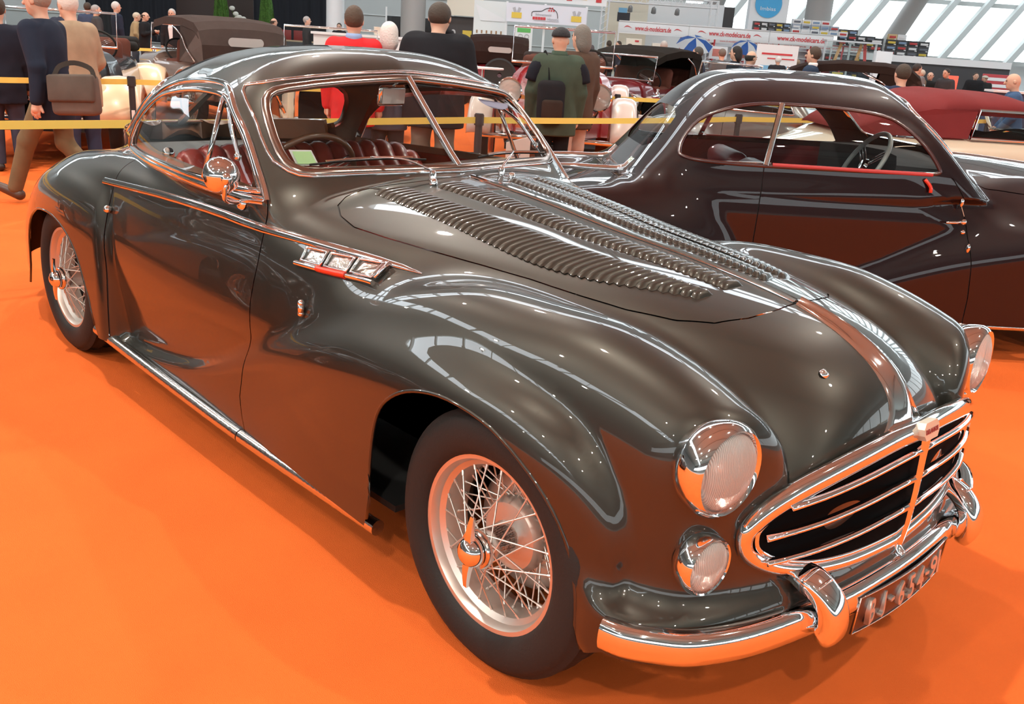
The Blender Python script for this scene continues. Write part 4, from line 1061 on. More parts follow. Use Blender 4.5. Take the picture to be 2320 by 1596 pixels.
def shell(f, car, paint, lo, hi, h, win, door, rear, ws, archs, bonnet, pane, zb=.21, wsx=-1.6):
    """body skin of a coupe with its openings cut out, doors, bonnet and panes as parts"""
    V, Q = surface_net(f, lo, hi, h); T = tri(Q)
    V, T, _ = split(V, T, lambda x, y, z: y+0*x)
    mask = lambda g, bad: np.where(bad, 9.0, g)
    V, _, T = split(V, T, lambda x, y, z: z-zb, f)
    for A in archs: V, _, T = split(V, T, lambda x, y, z: mask(poly_sd(x, z, A), np.abs(y) < .45), f)
    V, Tw, T = split(V, T, lambda x, y, z: mask(poly_sd(-y, z, ws+[(-.2, ws[-1][1]), (-.2, ws[0][1])]), (x < wsx) | (z < 1.0) | (x > -.8)), f)
    V, Ts, T = split(V, T, lambda x, y, z: mask(poly_sd(x, z, win), np.abs(y) < .42), f)
    V, Tr, T = split(V, T, lambda x, y, z: mask(poly_sd(-y, z, rear+[(-.2, rear[-1][1]), (-.2, rear[0][1])]), x > -2.35), f)
    e = .003; gaps = []
    gb = lambda x, y, z: mask(poly_sd(x, -y, bonnet+[(bonnet[-1][0], -.2), (bonnet[0][0], -.2)]), (z < .7) | (x < -1.1) | (z > 1.1))
    V, Tb, T = split(V, T, lambda x, y, z: gb(x, y, z)+e, f); V, g, T = split(V, T, lambda x, y, z: gb(x, y, z)-e, f); gaps.append(g)
    gd = lambda x, y, z: mask(poly_sd(x, z, door), (np.abs(y) < .45) | (z > 1.0))
    V, Td, T = split(V, T, lambda x, y, z: gd(x, y, z)+e, f); V, g, T = split(V, T, lambda x, y, z: gd(x, y, z)-e, f); gaps.append(g)
    put('body', f, V, T, paint, car, both=True); put('bonnet', f, V, Tb, paint, car, both=True)
    put('bonnet_gap', f, V, gaps[0], GAP, car, both=True, off=-.005); put_pair('door_gap', f, V, gaps[1], GAP, car, off=-.005)
    put_pair('door', f, V, Td, paint, car)
    put_pair('windscreen_pane', f, V, Tw, pane, car, off=-.005); put_pair('side_window', f, V, Ts, pane, car, off=-.005); put('rear_window', f, V, Tr, pane, car, True, -.005)
def build_purple():
    f = purple_f; sk = Skin(f)
    car = empty('classic_coupe', (PO[0], PO[1], 0), PTH, 'aubergine black classic coupe standing alongside, behind the dark grey coupe', 'car')
    shell(f, car, PAINT_P, (-4.3, -.95, .08), (.8, .04, 1.52), .024, P_WIN, P_DOOR, P_REAR, P_WS, (P_ARCH_F, P_ARCH_R), P_BONNET, PANE)
    REDT = mat('red_window_felt', (.42, .04, .04), rough=.6)
    for s in (-1, 1):
        P = sk.side(P_WIN, s, .001); strip('window_rubber', sk, P, half_round(.010, .007), mat('dark_bead', (.05, .015, .015), rough=.25, coat=.5), car, closed=True)
        bm = BM(); a = sk.side([(-2.185, .985)], s, .006)[0]; b = sk.side([(-2.10, 1.289)], s, .006)[0]; add_sweep(bm, [tuple(a), tuple(a*.5+b*.5), tuple(b)], half_round(.015, .010), ups(sk, [a, a*.5+b*.5, b])); obj('window_post', bm, CHROME, car, autos=50)
        P = sk.side([(x, .990) for x in np.linspace(-2.15, -1.29, 10)], s, .004); strip('window_felt', sk, P, half_round(.010, .006), REDT, car)
        # handle and lock
        bm = BM(); p = sk.side([(-1.08, .752)], s, .012)[0]; q = sk.side([(-1.19, .748)], s, .028)[0]; add_tube(bm, [tuple(p), tuple(p*.5+q*.5+np.array([0, s*.012, 0])), tuple(q)], .009, 8, scale=lambda t: 1.2-.5*t); add_sphere(bm, tuple(p), .018, u=12, v=8); obj('door_handle', bm, CHROME, car, smooth=True)
        bm = BM(); p = sk.side([(-1.075, .70)], s, .004)[0]; add_sphere(bm, tuple(p), .014, u=12, v=8); obj('door_lock', bm, CHROME, car, smooth=True)
        for z in (.86, .62):
            bm = BM(); p = sk.side([(-1.045 if z < .8 else -1.10, z)], s, .006)[0]; add_sphere(bm, tuple(p), .012, (1, 1, 2.2), 10, 8); obj('door_hinge', bm, CHROME, car, smooth=True)
        # hinge ribs of the boot lid
        y = s*.30; bm = BM(); xs = np.linspace(-2.80, -3.28, 12); P = sk.top([(x, y+s*.10*(x+2.8)) for x in xs], .0)
        nn = ups(sk, P); add_sweep(bm, [tuple(p) for p in P], half_round(.022, .020), nn, scale=[(.9, .9)]*2+[1]*6+[(.9, .9), (.75, .8), (.5, .6), (.2, .3)]); obj('boot_hinge', bm, CHROME, car, autos=50)
        bm = BM(); P = sk.side([(x, 1.0+.012*math.sin(x*3)) for x in np.linspace(-2.62, -2.15, 5)], s, -.03); add_tube(bm, [tuple(p) for p in P], .006, 6); obj('window_rail', bm, CHROME, car)
        wire_wheel(car, (0, s*.70, .347), s, detail=False, spokes=24); wire_wheel(car, (-2.95, s*.68, .347), s, detail=False, spokes=24)
        hl = lamp(car, 'headlamp', (.55, s*.60, .70), .115, .095, .10, 0)
        # sill
        bm = BM(); add_sweep(bm, [(-2.55, s*.785, .215), (-1.3, s*.80, .20), (-.44, s*.80, .20)], circ_prof(.018, 8), (0, 0, 1)); obj('sill_strip', bm, CHROME_D, car, autos=50)
    P = sk.front(smooth2(P_WS+[(-a, b) for a, b in P_WS[-2:0:-1]], 3), .002); strip('windscreen_frame', sk, P, half_round(.012, .009), CHROME, car, closed=True)
    P = sk.top([(x, 0) for x in np.linspace(-.98, .5, 16)], 0); strip('bonnet_spine', sk, P, half_round(.012, .008), CHROME, car)
    bm = BM(); add_box(bm, (-1.6, 0, .235), (4.4, 1.1, .03)); add_box(bm, (-1.5, 0, .24), (2.0, 1.45, .02)); obj('underbody', bm, BLACK, car)
    # cabin
    SEAT = mat('dark_red_leather', (.16, .022, .025), rough=.4, noise=.15, nscale=8)
    DARKC = mat('dark_cabin_cloth', (.03, .026, .028), rough=.85)
    for yc in (-.34, .34):
        bm = BM(); add_box(bm, (-1.75, yc, .62), (.5, .58, .18), bev=.06, seg=3); add_box(bm, (-2.06, yc, .76), (.14, .56, .40), (0, -.22, 0), bev=.06, seg=3); obj('front_seat', bm, SEAT, car, autos=50)
    bm = BM(); add_box(bm, (-2.72, 0, .72), (.16, 1.15, .38), (0, -.3, 0), bev=.06, seg=3); add_box(bm, (-2.5, 0, .58), (.5, 1.15, .2), bev=.05); obj('rear_seat', bm, SEAT, car, autos=50)
    for s in (-1, 1):
        bm = BM(); rows = []
        for x in np.linspace(-2.55, -1.2, 10):
            rows.append([bm.verts.new(sk.side([(x, z)], s, -.035)[0]) for z in (.45, .7, .9, .972)])
        for a, b in zip(rows[:-1], rows[1:]):
            for j in range(3): bm.faces.new((a[j], a[j+1], b[j+1], b[j]))
        obj('door_lining', bm, SEAT, car, smooth=True)
    bm = BM(); add_sweep(bm, [(-1.30, -.62, 1.0), (-1.16, -.3, 1.02), (-1.12, 0, 1.025), (-1.16, .3, 1.02), (-1.30, .62, 1.0)], [(-.14, -.2), (-.11, -.2), (-.09, -.02), (.10, .0), (.10, .012), (-.13, .01)], (0, 0, 1)); obj('dashboard', bm, DARKC, car, autos=40)
    steering_wheel(car, (-1.50, -.33, .98), .20, math.radians(30), mat('grey_wheel_rim', (.35, .37, .36), rough=.35, coat=.4), 3, tube=.013)
    bm = BM(); add_box(bm, (-1.45, 0, 1.285), (.02, .17, .06), bev=.012, seg=3); obj('rear_view_mirror', bm, BLACK, car, autos=40)
    bm = BM(); add_tube(bm, smooth_pts([(-1.33, -.735, .965), (-1.30, -.75, .93), (-1.295, -.752, .90)], 4), .010, 6); obj('red_latch', bm, REDEN, car, smooth=True)
    return car
# ================================================================== people
def _caps(P, a, b, r0, r1):
    a = np.asarray(a, float); b = np.asarray(b, float); ab = b-a
    t = np.clip(((P-a)@ab)/(ab@ab), 0, 1)
    return np.linalg.norm(P-a-t[..., None]*ab, axis=-1)-(r0+(r1-r0)*t)
def _ell(P, c, r):
    r = np.asarray(r, float); q = (P-np.asarray(c, float))/r
    return (np.linalg.norm(q, axis=-1)-1)*r.min()
_tw = spl([.74, .85, .95, 1.1, 1.28, 1.38, 1.44, 1.49, 1.53], [.185, .185, .178, .165, .188, .19, .165, .085, .055])
_td = spl([.74, .85, .95, 1.1, 1.28, 1.38, 1.44, 1.49, 1.53], [.125, .128, .122, .115, .125, .112, .095, .065, .05])
POSES = dict(
 stand=dict(lean=0, el=((.01, .245, 1.13), (.01, -.245, 1.13)), wr=((.06, .24, .88), (.06, -.24, .88)), kn=((.02, .095, .50), (.02, -.095, .50)), an=((-.01, .10, .09), (-.01, -.10, .09))),
 look=dict(lean=8, el=((.02, .25, 1.13), (.02, -.25, 1.13)), wr=((.16, .17, .98), (.16, -.17, .98)), kn=((.03, .10, .50), (.0, -.10, .50)), an=((.02, .11, .09), (-.04, -.10, .09))),
 bend=dict(lean=38, el=((.04, .25, 1.14), (.04, -.25, 1.14)), wr=((.24, .20, 1.02), (.24, -.20, 1.02)), kn=((.02, .10, .50), (.02, -.10, .50)), an=((-.02, .11, .09), (-.02, -.11, .09))),
 walk=dict(lean=5, el=((-.06, .24, 1.13), (.05, -.25, 1.13)), wr=((-.02, .25, .88), (.17, -.25, .92)), kn=((.20, .09, .53), (-.02, -.09, .51)), an=((.34, .10, .13), (-.34, -.10, .16))),
 phone=dict(lean=4, el=((.04, .24, 1.14), (.05, -.24, 1.15)), wr=((.26, .10, 1.22), (.26, -.06, 1.24)), kn=((.02, .095, .50), (.02, -.095, .50)), an=((-.01, .10, .09), (-.01, -.10, .09))),
)
def _person_sdf(pose, hair, coat):
    po = POSES[pose]; la = math.radians(po['lean']); hip = .93
    def up(P):                                    # undo the bend at the waist
        w = np.clip((P[..., 2]-.86+P[..., 0]*.3)/.16, 0, 1); a = -la*w
        x = P[..., 0]; z = P[..., 2]-hip; c = np.cos(a); s = np.sin(a)
        return np.stack([x*c+z*s, P[..., 1], -x*s+z*c+hip], -1)
    def skin(P):
        U = up(P)
        d = _ell(U, (.008, 0, 1.645), (.095, .076, .112))
        d = smin(d, _caps(U, (.025, 0, 1.585), (.045, 0, 1.565), .060, .045), .03)
        d = smin(d, _caps(U, (-.025, 0, 1.44), (-.005, 0, 1.57), .056, .052), .03)
        d = smin(d, _caps(U, (.098, 0, 1.655), (.118, 0, 1.622), .008, .015), .012)
        for s in (1, -1):
            d = np.minimum(d, _ell(U, (-.005, s*.078, 1.635), (.022, .012, .032)))
            d = np.maximum(d, -_ell(U, (.104, s*.033, 1.658), (.018, .018, .012)))
            i = 0 if s > 0 else 1
            e = np.array(po['el'][i]); w = np.array(po['wr'][i]); u = (w-e)/np.linalg.norm(w-e)
            k = w+u*.075; side = np.cross(u, (0, s, 0)); side = side/np.linalg.norm(side)
            h = _caps(U, w, k, .030, .036)
            for j, (o, L) in enumerate(((-.030, .062), (-.010, .078), (.010, .074), (.029, .058))):
                a = k+side*o; m = a+u*L*.55; b = m+u*L*.4+np.array([.0, -s*.018, 0])
                h = smin(h, np.minimum(_caps(U, a, m, .0115, .0105), _caps(U, m, b, .0105, .0085)), .008)
            h = smin(h, _caps(U, w+u*.03-side*.025, w+u*.085-side*.062, .014, .010), .012)
            h = smin(h, _caps(U, e, w, .030, .027), .01); h = np.minimum(h, _caps(U, (0, s*.165, 1.40), e, .036, .030)); h = np.minimum(h, _caps(U, (-.02, 0, 1.42), (0, s*.165, 1.40), .045, .036))
            d = np.minimum(d, h)
        return d
    def top(P):
        U = up(P); z = U[..., 2]; x = U[..., 0]; y = U[..., 1]
        zz = np.clip(z, .74, 1.53); W = _tw(zz)+coat; D = _td(zz)+coat
        d = (np.sqrt((x/D)**2+(y/W)**2)-1)*D
        d = smax(d, z-1.50, .03); d = smax(d, (.80 if coat < .012 else .70)-z, .02)
        for i, s in ((0, 1), (1, -1)):
            e = po['el'][i]; w = po['wr'][i]
            d = smin(d, _caps(U, (0, s*.178, 1.415), e, .068+coat*.6, .054+coat*.6), .06)
            d = smin(d, _caps(U, e, w, .054+coat*.6, .041+coat*.6), .02)
        return d
    def legs(P):
        d = _ell(P, (0, 0, .92), (.12, .165, .13))
        for i, s in ((0, 1), (1, -1)):
            d = smin(d, _caps(P, (0, s*.088, .90), po['kn'][i], .095, .072), .05)
            a = np.array(po['an'][i]); d = smin(d, _caps(P, po['kn'][i], a, .072, .060), .03)
        return d
    def shoes(P):
        d = np.full(P.shape[:-1], 9.0)
        for i in (0, 1):
            a = np.array(po['an'][i]); pit = .10 if a[0] < -.2 else (-.05 if a[0] > .2 else 0)
            d = np.minimum(d, _caps(P, a+np.array([-.03, 0, -.042+pit*.4]), a+np.array([.165, 0, -.048-pit]), .046, .036))
        return smax(d, -P[..., 2]+.002, .006)
    def hairf(P):
        U = up(P)
        if hair == 'none': return np.full(P.shape[:-1], 9.0)
        d = _ell(U, (-.014, 0, 1.668), (.102, .088, .108))
        x = U[..., 0]; z = U[..., 2]
        if hair == 'bald': d = smax(smax(d, z-1.685, .01), x-.03, .01); d = smax(d, 1.585-z, .01)
        elif hair == 'long': d = smin(d, _ell(U, (-.05, 0, 1.58), (.075, .09, .11)), .03); d = smax(d, .9*(x-.052)-.5*(z-1.69), .01)
        elif hair == 'cap':
            d = _ell(U, (-.004, 0, 1.685), (.112, .094, .085)); d = smax(d, 1.672-z, .01); d = np.minimum(d, _ell(U, (.135, 0, 1.682), (.075, .07, .010)))
        else: d = smax(smax(d, .85*(x-.050)-.55*(z-1.685), .012), 1.575-z, .01)
        return d
    return skin, top, legs, shoes, hairf
_PC = {}
def person_geo(pose, hair, coat, h):
    key = (pose, hair, coat, h)
    if key in _PC: return _PC[key]
    parts = _person_sdf(pose, hair, coat)
    W = lambda g: (lambda x, y, z: g(np.stack([x, y, z], -1)))
    out = {}
    bx = {'body': ((-.2, -.36, .70), (.95, .36, 1.82)), 'jacket': ((-.28, -.36, .66), (.75, .36, 1.56)), 'trousers': ((-.48, -.22, .07), (.48, .22, 1.08)), 'shoes': ((-.45, -.20, -.02), (.60, .20, .24)), 'hair': ((-.2, -.14, 1.30), (.90, .14, 1.80))}
    for nm, g, hh in (('body', parts[0], h*.62), ('jacket', parts[1], h), ('trousers', parts[2], h), ('shoes', parts[3], h*.9), ('hair', parts[4], h*.75)):
        if nm == 'hair' and hair == 'none': continue
        V, Q = surface_net(W(g), *bx[nm], hh, 2)
        out[nm] = (V, Q, normals_of(W(g), V))
    _PC[key] = out
    return out
def cloth(c, n=.12): return mat('cloth_%02x%02x%02x' % tuple(int(255*min(1, x)) for x in c), c, rough=.9, spec=.15, noise=n, nscale=7)
SKIN_C = [(.62, .37, .27), (.55, .32, .23), (.66, .42, .32)]
def person(D, L, ztop, face, label, jacket, trousers=(.05, .05, .06), hair=(.05, .035, .025), style='short', pose='stand', coat=.012, shoes=(.03, .02, .018), group=None, h=None, skin=0, wide=1.0):
    if h is None: h = .020 if D < 12 else .026 if D < 18 else .034
    p = HP(D, L, 0); o = empty('person', p, AZ+math.radians(face), label, 'person', group)
    s = ztop/1.755 if pose in ('stand', 'walk', 'phone') else ztop/(1.72 if pose == 'look' else 1.52); o.scale = (max(s, .93)*wide, max(s, .93)*wide, s)
    geo = person_geo(pose, style, coat, h)
    ms = {'body': mat('skin_%d' % skin, SKIN_C[skin], rough=.55), 'jacket': cloth(jacket), 'trousers': cloth(trousers), 'shoes': mat('shoe_leather_%02x' % int(255*shoes[0]), shoes, rough=.45), 'hair': mat('hair_%02x%02x' % (int(255*hair[0]), int(255*hair[2])), hair, rough=.75, bump=.6, bscale=60)}
    for nm, (V, Q, N) in geo.items():
        if nm == 'shoes':
            for sg in (1, -1):
                m = (V[Q][..., 1].mean(1)*sg) > 0
                if m.any():
                    v, q, u = sub(V, Q[m]); mesh_np('shoe', v, q, ms[nm], o, True, N[u])
            continue
        mesh_np(nm if not (nm == 'hair' and style == 'cap') else 'cap', V, Q, ms[nm], o, True, N)
    la = math.radians(POSES[pose]['lean'])
    for sg in (1, -1):
        v = Vector((.094, sg*.033, 1.657-.93)); v = Matrix.Rotation(la, 3, 'Y') @ v; bm = BM(); add_sphere(bm, (v.x, v.y, v.z+.93), .011, u=8, v=6); obj('eye', bm, mat('eye_dark', (.03, .02, .02), rough=.2), o, smooth=True)
    v = Matrix.Rotation(la, 3, 'Y') @ Vector((.094, 0, 1.583-.93)); bm = BM(); add_sphere(bm, (v.x, v.y, v.z+.93), .02, (.35, 1.1, .28), 8, 6); obj('mouth', bm, mat('lips', (.42, .16, .13), rough=.5), o, smooth=True)
    return o
def child_box(o, name, c, s, col, rot=(0, 0, 0), bev=.02):
    bm = BM(); add_box(bm, c, s, rot, bev=bev); return obj(name, bm, cloth(col), o, autos=50)
def build_people():
    A, RT, LF, TC = 0, -90, 90, 180            # away from the camera, to the right, to the left, towards the camera
    w = person(7.55, -3.72, 1.66, 84, 'man in navy jacket striding past at the left, grey shoulder bag on his hip', (.018, .024, .042), (.16, .115, .065), (.30, .24, .20), 'short', 'walk', .02, (.07, .035, .022), h=.017)
    bag = empty('shoulder_bag', HP(7.30, -3.42, .89), AZ+math.radians(84), 'taupe shoulder bag with flap hanging at the side of the walking man', 'bag')
    bm = BM(); add_box(bm, (0, 0, 0), (.36, .13, .30), (0, .06, 0), bev=.04, seg=3); obj('bag_body', bm, cloth((.13, .10, .085)), bag, autos=50)
    bm = BM(); add_box(bm, (0, .055, .05), (.37, .05, .20), (.1, .06, 0), bev=.02, seg=2); obj('flap', bm, cloth((.10, .078, .066)), bag, autos=50)
    bm = BM(); add_sweep(bm, smooth_pts([(-.16, 0, .13), (-.12, -.02, .20), (.02, -.05, .23), (.12, -.02, .20), (.16, 0, .13)], 4), [(-.018, -.003), (.018, -.003), (.018, .003), (-.018, .003)], (0, 1, 0)); obj('strap', bm, cloth((.05, .04, .035)), bag)
    person(8.75, -4.05, 1.60, 60, 'white-haired man in tan jacket and jeans beside the walking man', (.34, .25, .17), (.035, .045, .085), (.62, .58, .54), 'short', 'look', .028)
    person(8.95, -4.86, 1.55, 30, 'person in dark navy jacket and jeans cut off by the left edge', (.016, .018, .030), (.05, .055, .085), style='short', coat=.02)
    person(13.5, -6.45, 1.56, -20, 'person in dark blue coat standing behind the walking man', (.03, .035, .06), (.03, .03, .04), pose='look', group=None)
    G = 'visitors on the far left'
    person(22.6, -10.15, 1.56, A, 'brown-haired man in blue jacket seen from behind, far left', (.05, .07, .13), group=G)
    person(22.0, -9.70, 1.52, -60, 'grey-haired man in dark grey suit in profile, far left', (.06, .06, .065), hair=(.33, .32, .31), group=G)
    person(22.6, -9.50, 1.62, -50, 'tall white-haired man in navy suit, far left', (.02, .026, .045), hair=(.55, .54, .52), group=G)
    person(25.5, -10.30, 1.38, -70, 'stooping blond man in tan waistcoat over light blue shirt', (.36, .26, .14), hair=(.55, .47, .36), pose='look', group=G)
    person(24.0, -9.45, 1.44, -90, 'balding man in black suit holding something up', (.018, .018, .02), style='bald', pose='phone', group=G)
    m = person(22.6, -8.24, 1.55, TC, 'man in black suit and open white shirt facing the camera', (.02, .02, .024), hair=(.45, .44, .42), skin=1, group=G)
    bm = BM(); add_sweep(bm, [(.118, 0, .98), (.132, 0, 1.15), (.142, 0, 1.3), (.112, 0, 1.44)], [(-.05, -.02), (.05, -.02), (.05, .008), (-.05, .008)], (1, 0, 0), scale=[.7, .9, 1.1, .7]); obj('shirt_front', bm, cloth((.75, .76, .8)), m)
    person(26.8, -7.02, 1.50, -50, 'short-haired man in grey shirt by the brown hood', (.14, .145, .15), style='bald', group=G)
    person(26.8, -6.12, 1.60, -80, 'grey-haired man in dark suit in front of the black curtain', (.03, .032, .036), hair=(.35, .34, .33), group=G)
    person(33.0, -6.45, 1.45, TC, 'person in black leaning by the white column', (.02, .02, .024), pose='look', group=G)
    r = person(8.7, -1.575, 1.67, 8, 'man in red pullover over blue collar, seen from behind', (.62, .03, .035), (.05, .05, .07), (.075, .05, .035), 'short', 'stand', .022, h=.018)
    bm = BM(); add_lathe(bm, [(.070, 1.475), (.078, 1.50), (.070, 1.525), (.062, 1.53), (.060, 1.49)], Matrix.Translation((-.02, 0, 0)), n=20); obj('shirt_collar', bm, cloth((.28, .40, .66)), r, smooth=True)
    person(9.0, -1.31, 1.56, 10, 'white-haired person in blue-grey jacket seen from behind', (.10, .12, .17), (.05, .05, .06), (.72, .68, .66), 'long', 'stand', .018, h=.018)
    b = person(8.75, -.86, 1.72, -8, 'broad man in black coat seen from behind over the roof', (.014, .015, .019), (.16, .15, .13), (.05, .04, .032), 'short', 'look', .06, h=.018, wide=1.16)
    bm = BM(); add_lathe(bm, [(.085, 1.455), (.092, 1.49), (.078, 1.525), (.068, 1.52), (.066, 1.46)], T3((.06, 0, .02), (0, .12, 0)), n=20); obj('coat_collar', bm, cloth((.014, .015, .019)), b, smooth=True)
    person(33.5, -2.72, 1.52, A, 'grey-haired person in black at the far stall', (.02, .02, .022), hair=(.5, .5, .5))
    g = person(9.3, .25, 1.62, 12, 'man in black cap and dark green two-tone jacket with backpack, seen from behind', (.055, .075, .055), (.012, .012, .014), (.012, .012, .016), 'cap', 'stand', .045, h=.018)
    bm = BM(); add_sweep(bm, smooth_pts([(0, -.265, 1.24), (-.01, -.225, 1.37), (0, -.12, 1.43), (0, .12, 1.43), (-.01, .225, 1.37), (0, .265, 1.24)], 4), [(.098*math.cos(t), .075*math.sin(t)) for t in np.linspace(0, 2*PI, 12, endpoint=False)], (0, 0, 1)); 
    obj('jacket_yoke', bm, cloth((.014, .015, .022)), g, smooth=True)
    bm = BM(); add_lathe(bm, [(.195, .74), (.20, .80), (.19, .88)], T3((0, 0, 0), (0, 0, 0), (.80, 1.12, 1)), n=24); obj('jacket_hem', bm, cloth((.015, .016, .02)), g, smooth=True)
    bm = BM(); add_lathe(bm, [(.075, 1.45), (.088, 1.50), (.074, 1.54), (.064, 1.5)], n=20); obj('jacket_collar', bm, cloth((.05, .075, .055)), g, smooth=True)
    bp = empty('backpack', g.matrix_basis @ Vector((-.20, .10, 1.04)), AZ+math.radians(12), 'black rucksack slung over the left shoulder of the man in green', 'backpack')
    bm = BM(); add_box(bm, (0, 0, 0), (.14, .26, .40), (0, .08, 0), bev=.06, seg=4); obj('pack_body', bm, cloth((.016, .015, .018)), bp, autos=60)
    bm = BM(); add_box(bm, (-.075, 0, -.06), (.06, .20, .18), bev=.03, seg=3); obj('pocket', bm, cloth((.035, .022, .018)), bp, autos=60)
    bm = BM(); add_sweep(bm, smooth_pts([(.04, .02, .18), (.10, .03, .34), (.20, .04, .44), (.30, .05, .36)], 4), [(-.02, -.004), (.02, -.004), (.02, .004), (-.02, .004)], (0, 1, 0)); obj('strap', bm, cloth((.014, .013, .015)), bp)
    person(9.95, .47, 1.66, 40, 'man with long grey hair in brown jacket and beige trousers', (.085, .052, .038), (.55, .42, .36), (.16, .145, .13), 'long', 'stand', .035, h=.018)
    M = 'visitors among the vintage cars'
    person(30, 1.6, 1.62, A, 'dark-haired person with red collar beyond the roadster', (.10, .09, .10), group=M)
    person(31, 2.35, 1.52, A, 'dark-haired man in black seen from behind by the stall', (.02, .02, .024), group=M)
    person(31, 2.72, 1.50, 120, 'dark-haired young man with bent head by the stall', (.05, .05, .07), pose='look', group=M)
    person(30.5, 3.05, 1.44, 150, 'person in grey jacket with reddish face by the stall', (.25, .26, .30), hair=(.2, .17, .15), group=M)
    person(29.5, 3.9, 1.47, 120, 'fair-haired older man at the stall counter', (.10, .12, .16), hair=(.5, .46, .42), group=M)
    person(24.0, 2.62, 1.40, 40, 'stooping man in black jacket beside the brown coat', (.014, .014, .016), pose='bend', coat=.05, group=M)
    person(22.6, 2.95, 1.60, 20, 'grey-haired man in long brown leather coat, seen from behind', (.075, .036, .022), hair=(.42, .40, .38), coat=.05, group=M)
    person(22.9, 3.28, 1.44, 0, 'person in coral red jacket next to the brown coat', (.62, .10, .10), hair=(.4, .08, .06), coat=.03, group=M)
    person(33.0, 4.75, 1.35, TC, 'dark-haired man in black sitting under the parasol', (.03, .03, .03), group=M)
    person(18.0, 3.07, 1.50, 70, 'man in navy jacket bowing his greying dark head over the roof', (.03, .04, .07), hair=(.06, .055, .05), pose='look', group=M)
    person(21.5, 4.08, 1.52, 10, 'grey-brown haired person behind the low roof', (.12, .12, .13), hair=(.15, .12, .10), group=M)
    person(17.0, 3.46, 1.58, 60, 'person with bushy black curls and dark collar', (.02, .024, .035), hair=(.016, .014, .014), style='long', group=M)
    person(15.2, 3.33, 1.53, -60, 'balding man with black hair and dark jacket near the aubergine roof', (.03, .035, .05), hair=(.03, .026, .024), style='bald', group=M)
    person(27.0, 6.66, 1.42, A, 'white-haired man in front of the blue and white poster', (.03, .03, .035), hair=(.68, .66, .64), group=M)
    person(29.5, 7.85, 1.36, A, 'light brown haired person beside the poster', (.10, .05, .05), hair=(.28, .2, .13), group=M)
    s = person(14.3, 4.02, 1.64, 60, 'brown-haired man in dark blue suit and white collar, in profile', (.03, .05, .09), hair=(.06, .038, .026), group=M)
    bm = BM(); add_lathe(bm, [(.066, 1.48), (.072, 1.51), (.064, 1.535), (.058, 1.5)], Matrix.Translation((-.015, 0, 0)), n=18); obj('shirt_collar', bm, cloth((.8, .8, .82)), s, smooth=True)
    person(30.5, 9.0, 1.36, -120, 'pink-faced grey-haired man behind the man in the suit', (.10, .03, .03), hair=(.5, .45, .42), group=M)
    k = person(20.5, 7.93, 1.50, -70, 'dark-haired man in grey printed hoodie with yellow lanyard', (.17, .165, .17), hair=(.035, .028, .026), group=M)
    bm = BM(); add_sweep(bm, smooth_pts([(-.02, .10, 1.47), (.10, .07, 1.38), (.14, 0, 1.20), (.10, -.07, 1.38), (-.02, -.10, 1.47)], 4), [(-.014, -.004), (.014, -.004), (.014, .004), (-.014, .004)], (1, 0, 0)); obj('lanyard', bm, cloth((.70, .58, .12)), k)
    person(24.3, 9.75, 1.32, 140, 'bald bearded man in black before the dark stall', (.02, .02, .022), style='bald', group=M)
    person(23.5, 9.85, 1.40, 120, 'dark-haired man leaning over the counter, grey scarf', (.05, .05, .055), hair=(.03, .026, .024), pose='look', group=M)
    person(23.9, 9.35, 1.36, 100, 'fair-haired person half hidden by the white stall pillar', (.18, .14, .10), hair=(.6, .52, .42), group=M)
    person(29.0, 12.95, 1.34, 170, 'man in black jacket before the glowing red sign', (.018, .018, .02), coat=.04, group=M)
    person(29.6, 13.5, 1.28, TC, 'man in black with pale cap before the dark stall', (.03, .03, .03), hair=(.55, .5, .42), style='cap', group=M)
    person(12.6, 6.22, 1.46, 70, 'man with shaved head and blue collar at the right edge', (.05, .10, .20), style='none', pose='look', group=M)
    person(11.0, 4.1, 1.50, 10, 'man in dark blue jacket and jeans seen through the aubergine coupe', (.03, .045, .09), (.05, .09, .17), group=M)
# ================================================================== barriers, vintage cars, stalls
YEL = mat('yellow_webbing', (.80, .62, .13), rough=.7); POSTB = mat('barrier_post_black', (.03, .03, .034), rough=.45)
def stanchion(p, label, z=.905):
    o = empty('barrier_post', p, 0, label, 'barrier post', 'black belt barrier posts')
    bm = BM(); add_lathe(bm, [(0, 0), (.17, 0), (.17, .012), (.15, .02), (.045, .03), (.0, .03)], n=28); obj('base', bm, POSTB, o, autos=40)
    bm = BM(); add_cyl(bm, (0, 0, .025), (0, 0, z-.08), .030, n=16); obj('pole', bm, POSTB, o, autos=40)
    bm = BM(); add_cyl(bm, (0, 0, z-.085), (0, 0, z), .040, n=16); add_cyl(bm, (0, 0, z), (0, 0, z+.008), .034, n=16); obj('belt_head', bm, POSTB, o, autos=40)
    bm = BM(); add_box(bm, (.031, -.012, .55), (.012, .03, .09), bev=.002); obj('pole_tag', bm, WHITEP, o)
    return o
def belt(a, b, label, z=.86, sag=.012, n=9):
    bm = BM(); P = []
    for i in range(n):
        t = i/(n-1); P.append((a[0]+(b[0]-a[0])*t, a[1]+(b[1]-a[1])*t, z-sag*4*t*(1-t)))
    add_sweep(bm, P, [(-.0012, -.025), (.0012, -.025), (.0012, .025), (-.0012, .025)], (0, 0, 1))
    return tag(obj('barrier_belt', bm, YEL), label, 'barrier belt', 'yellow belts between the barrier posts')
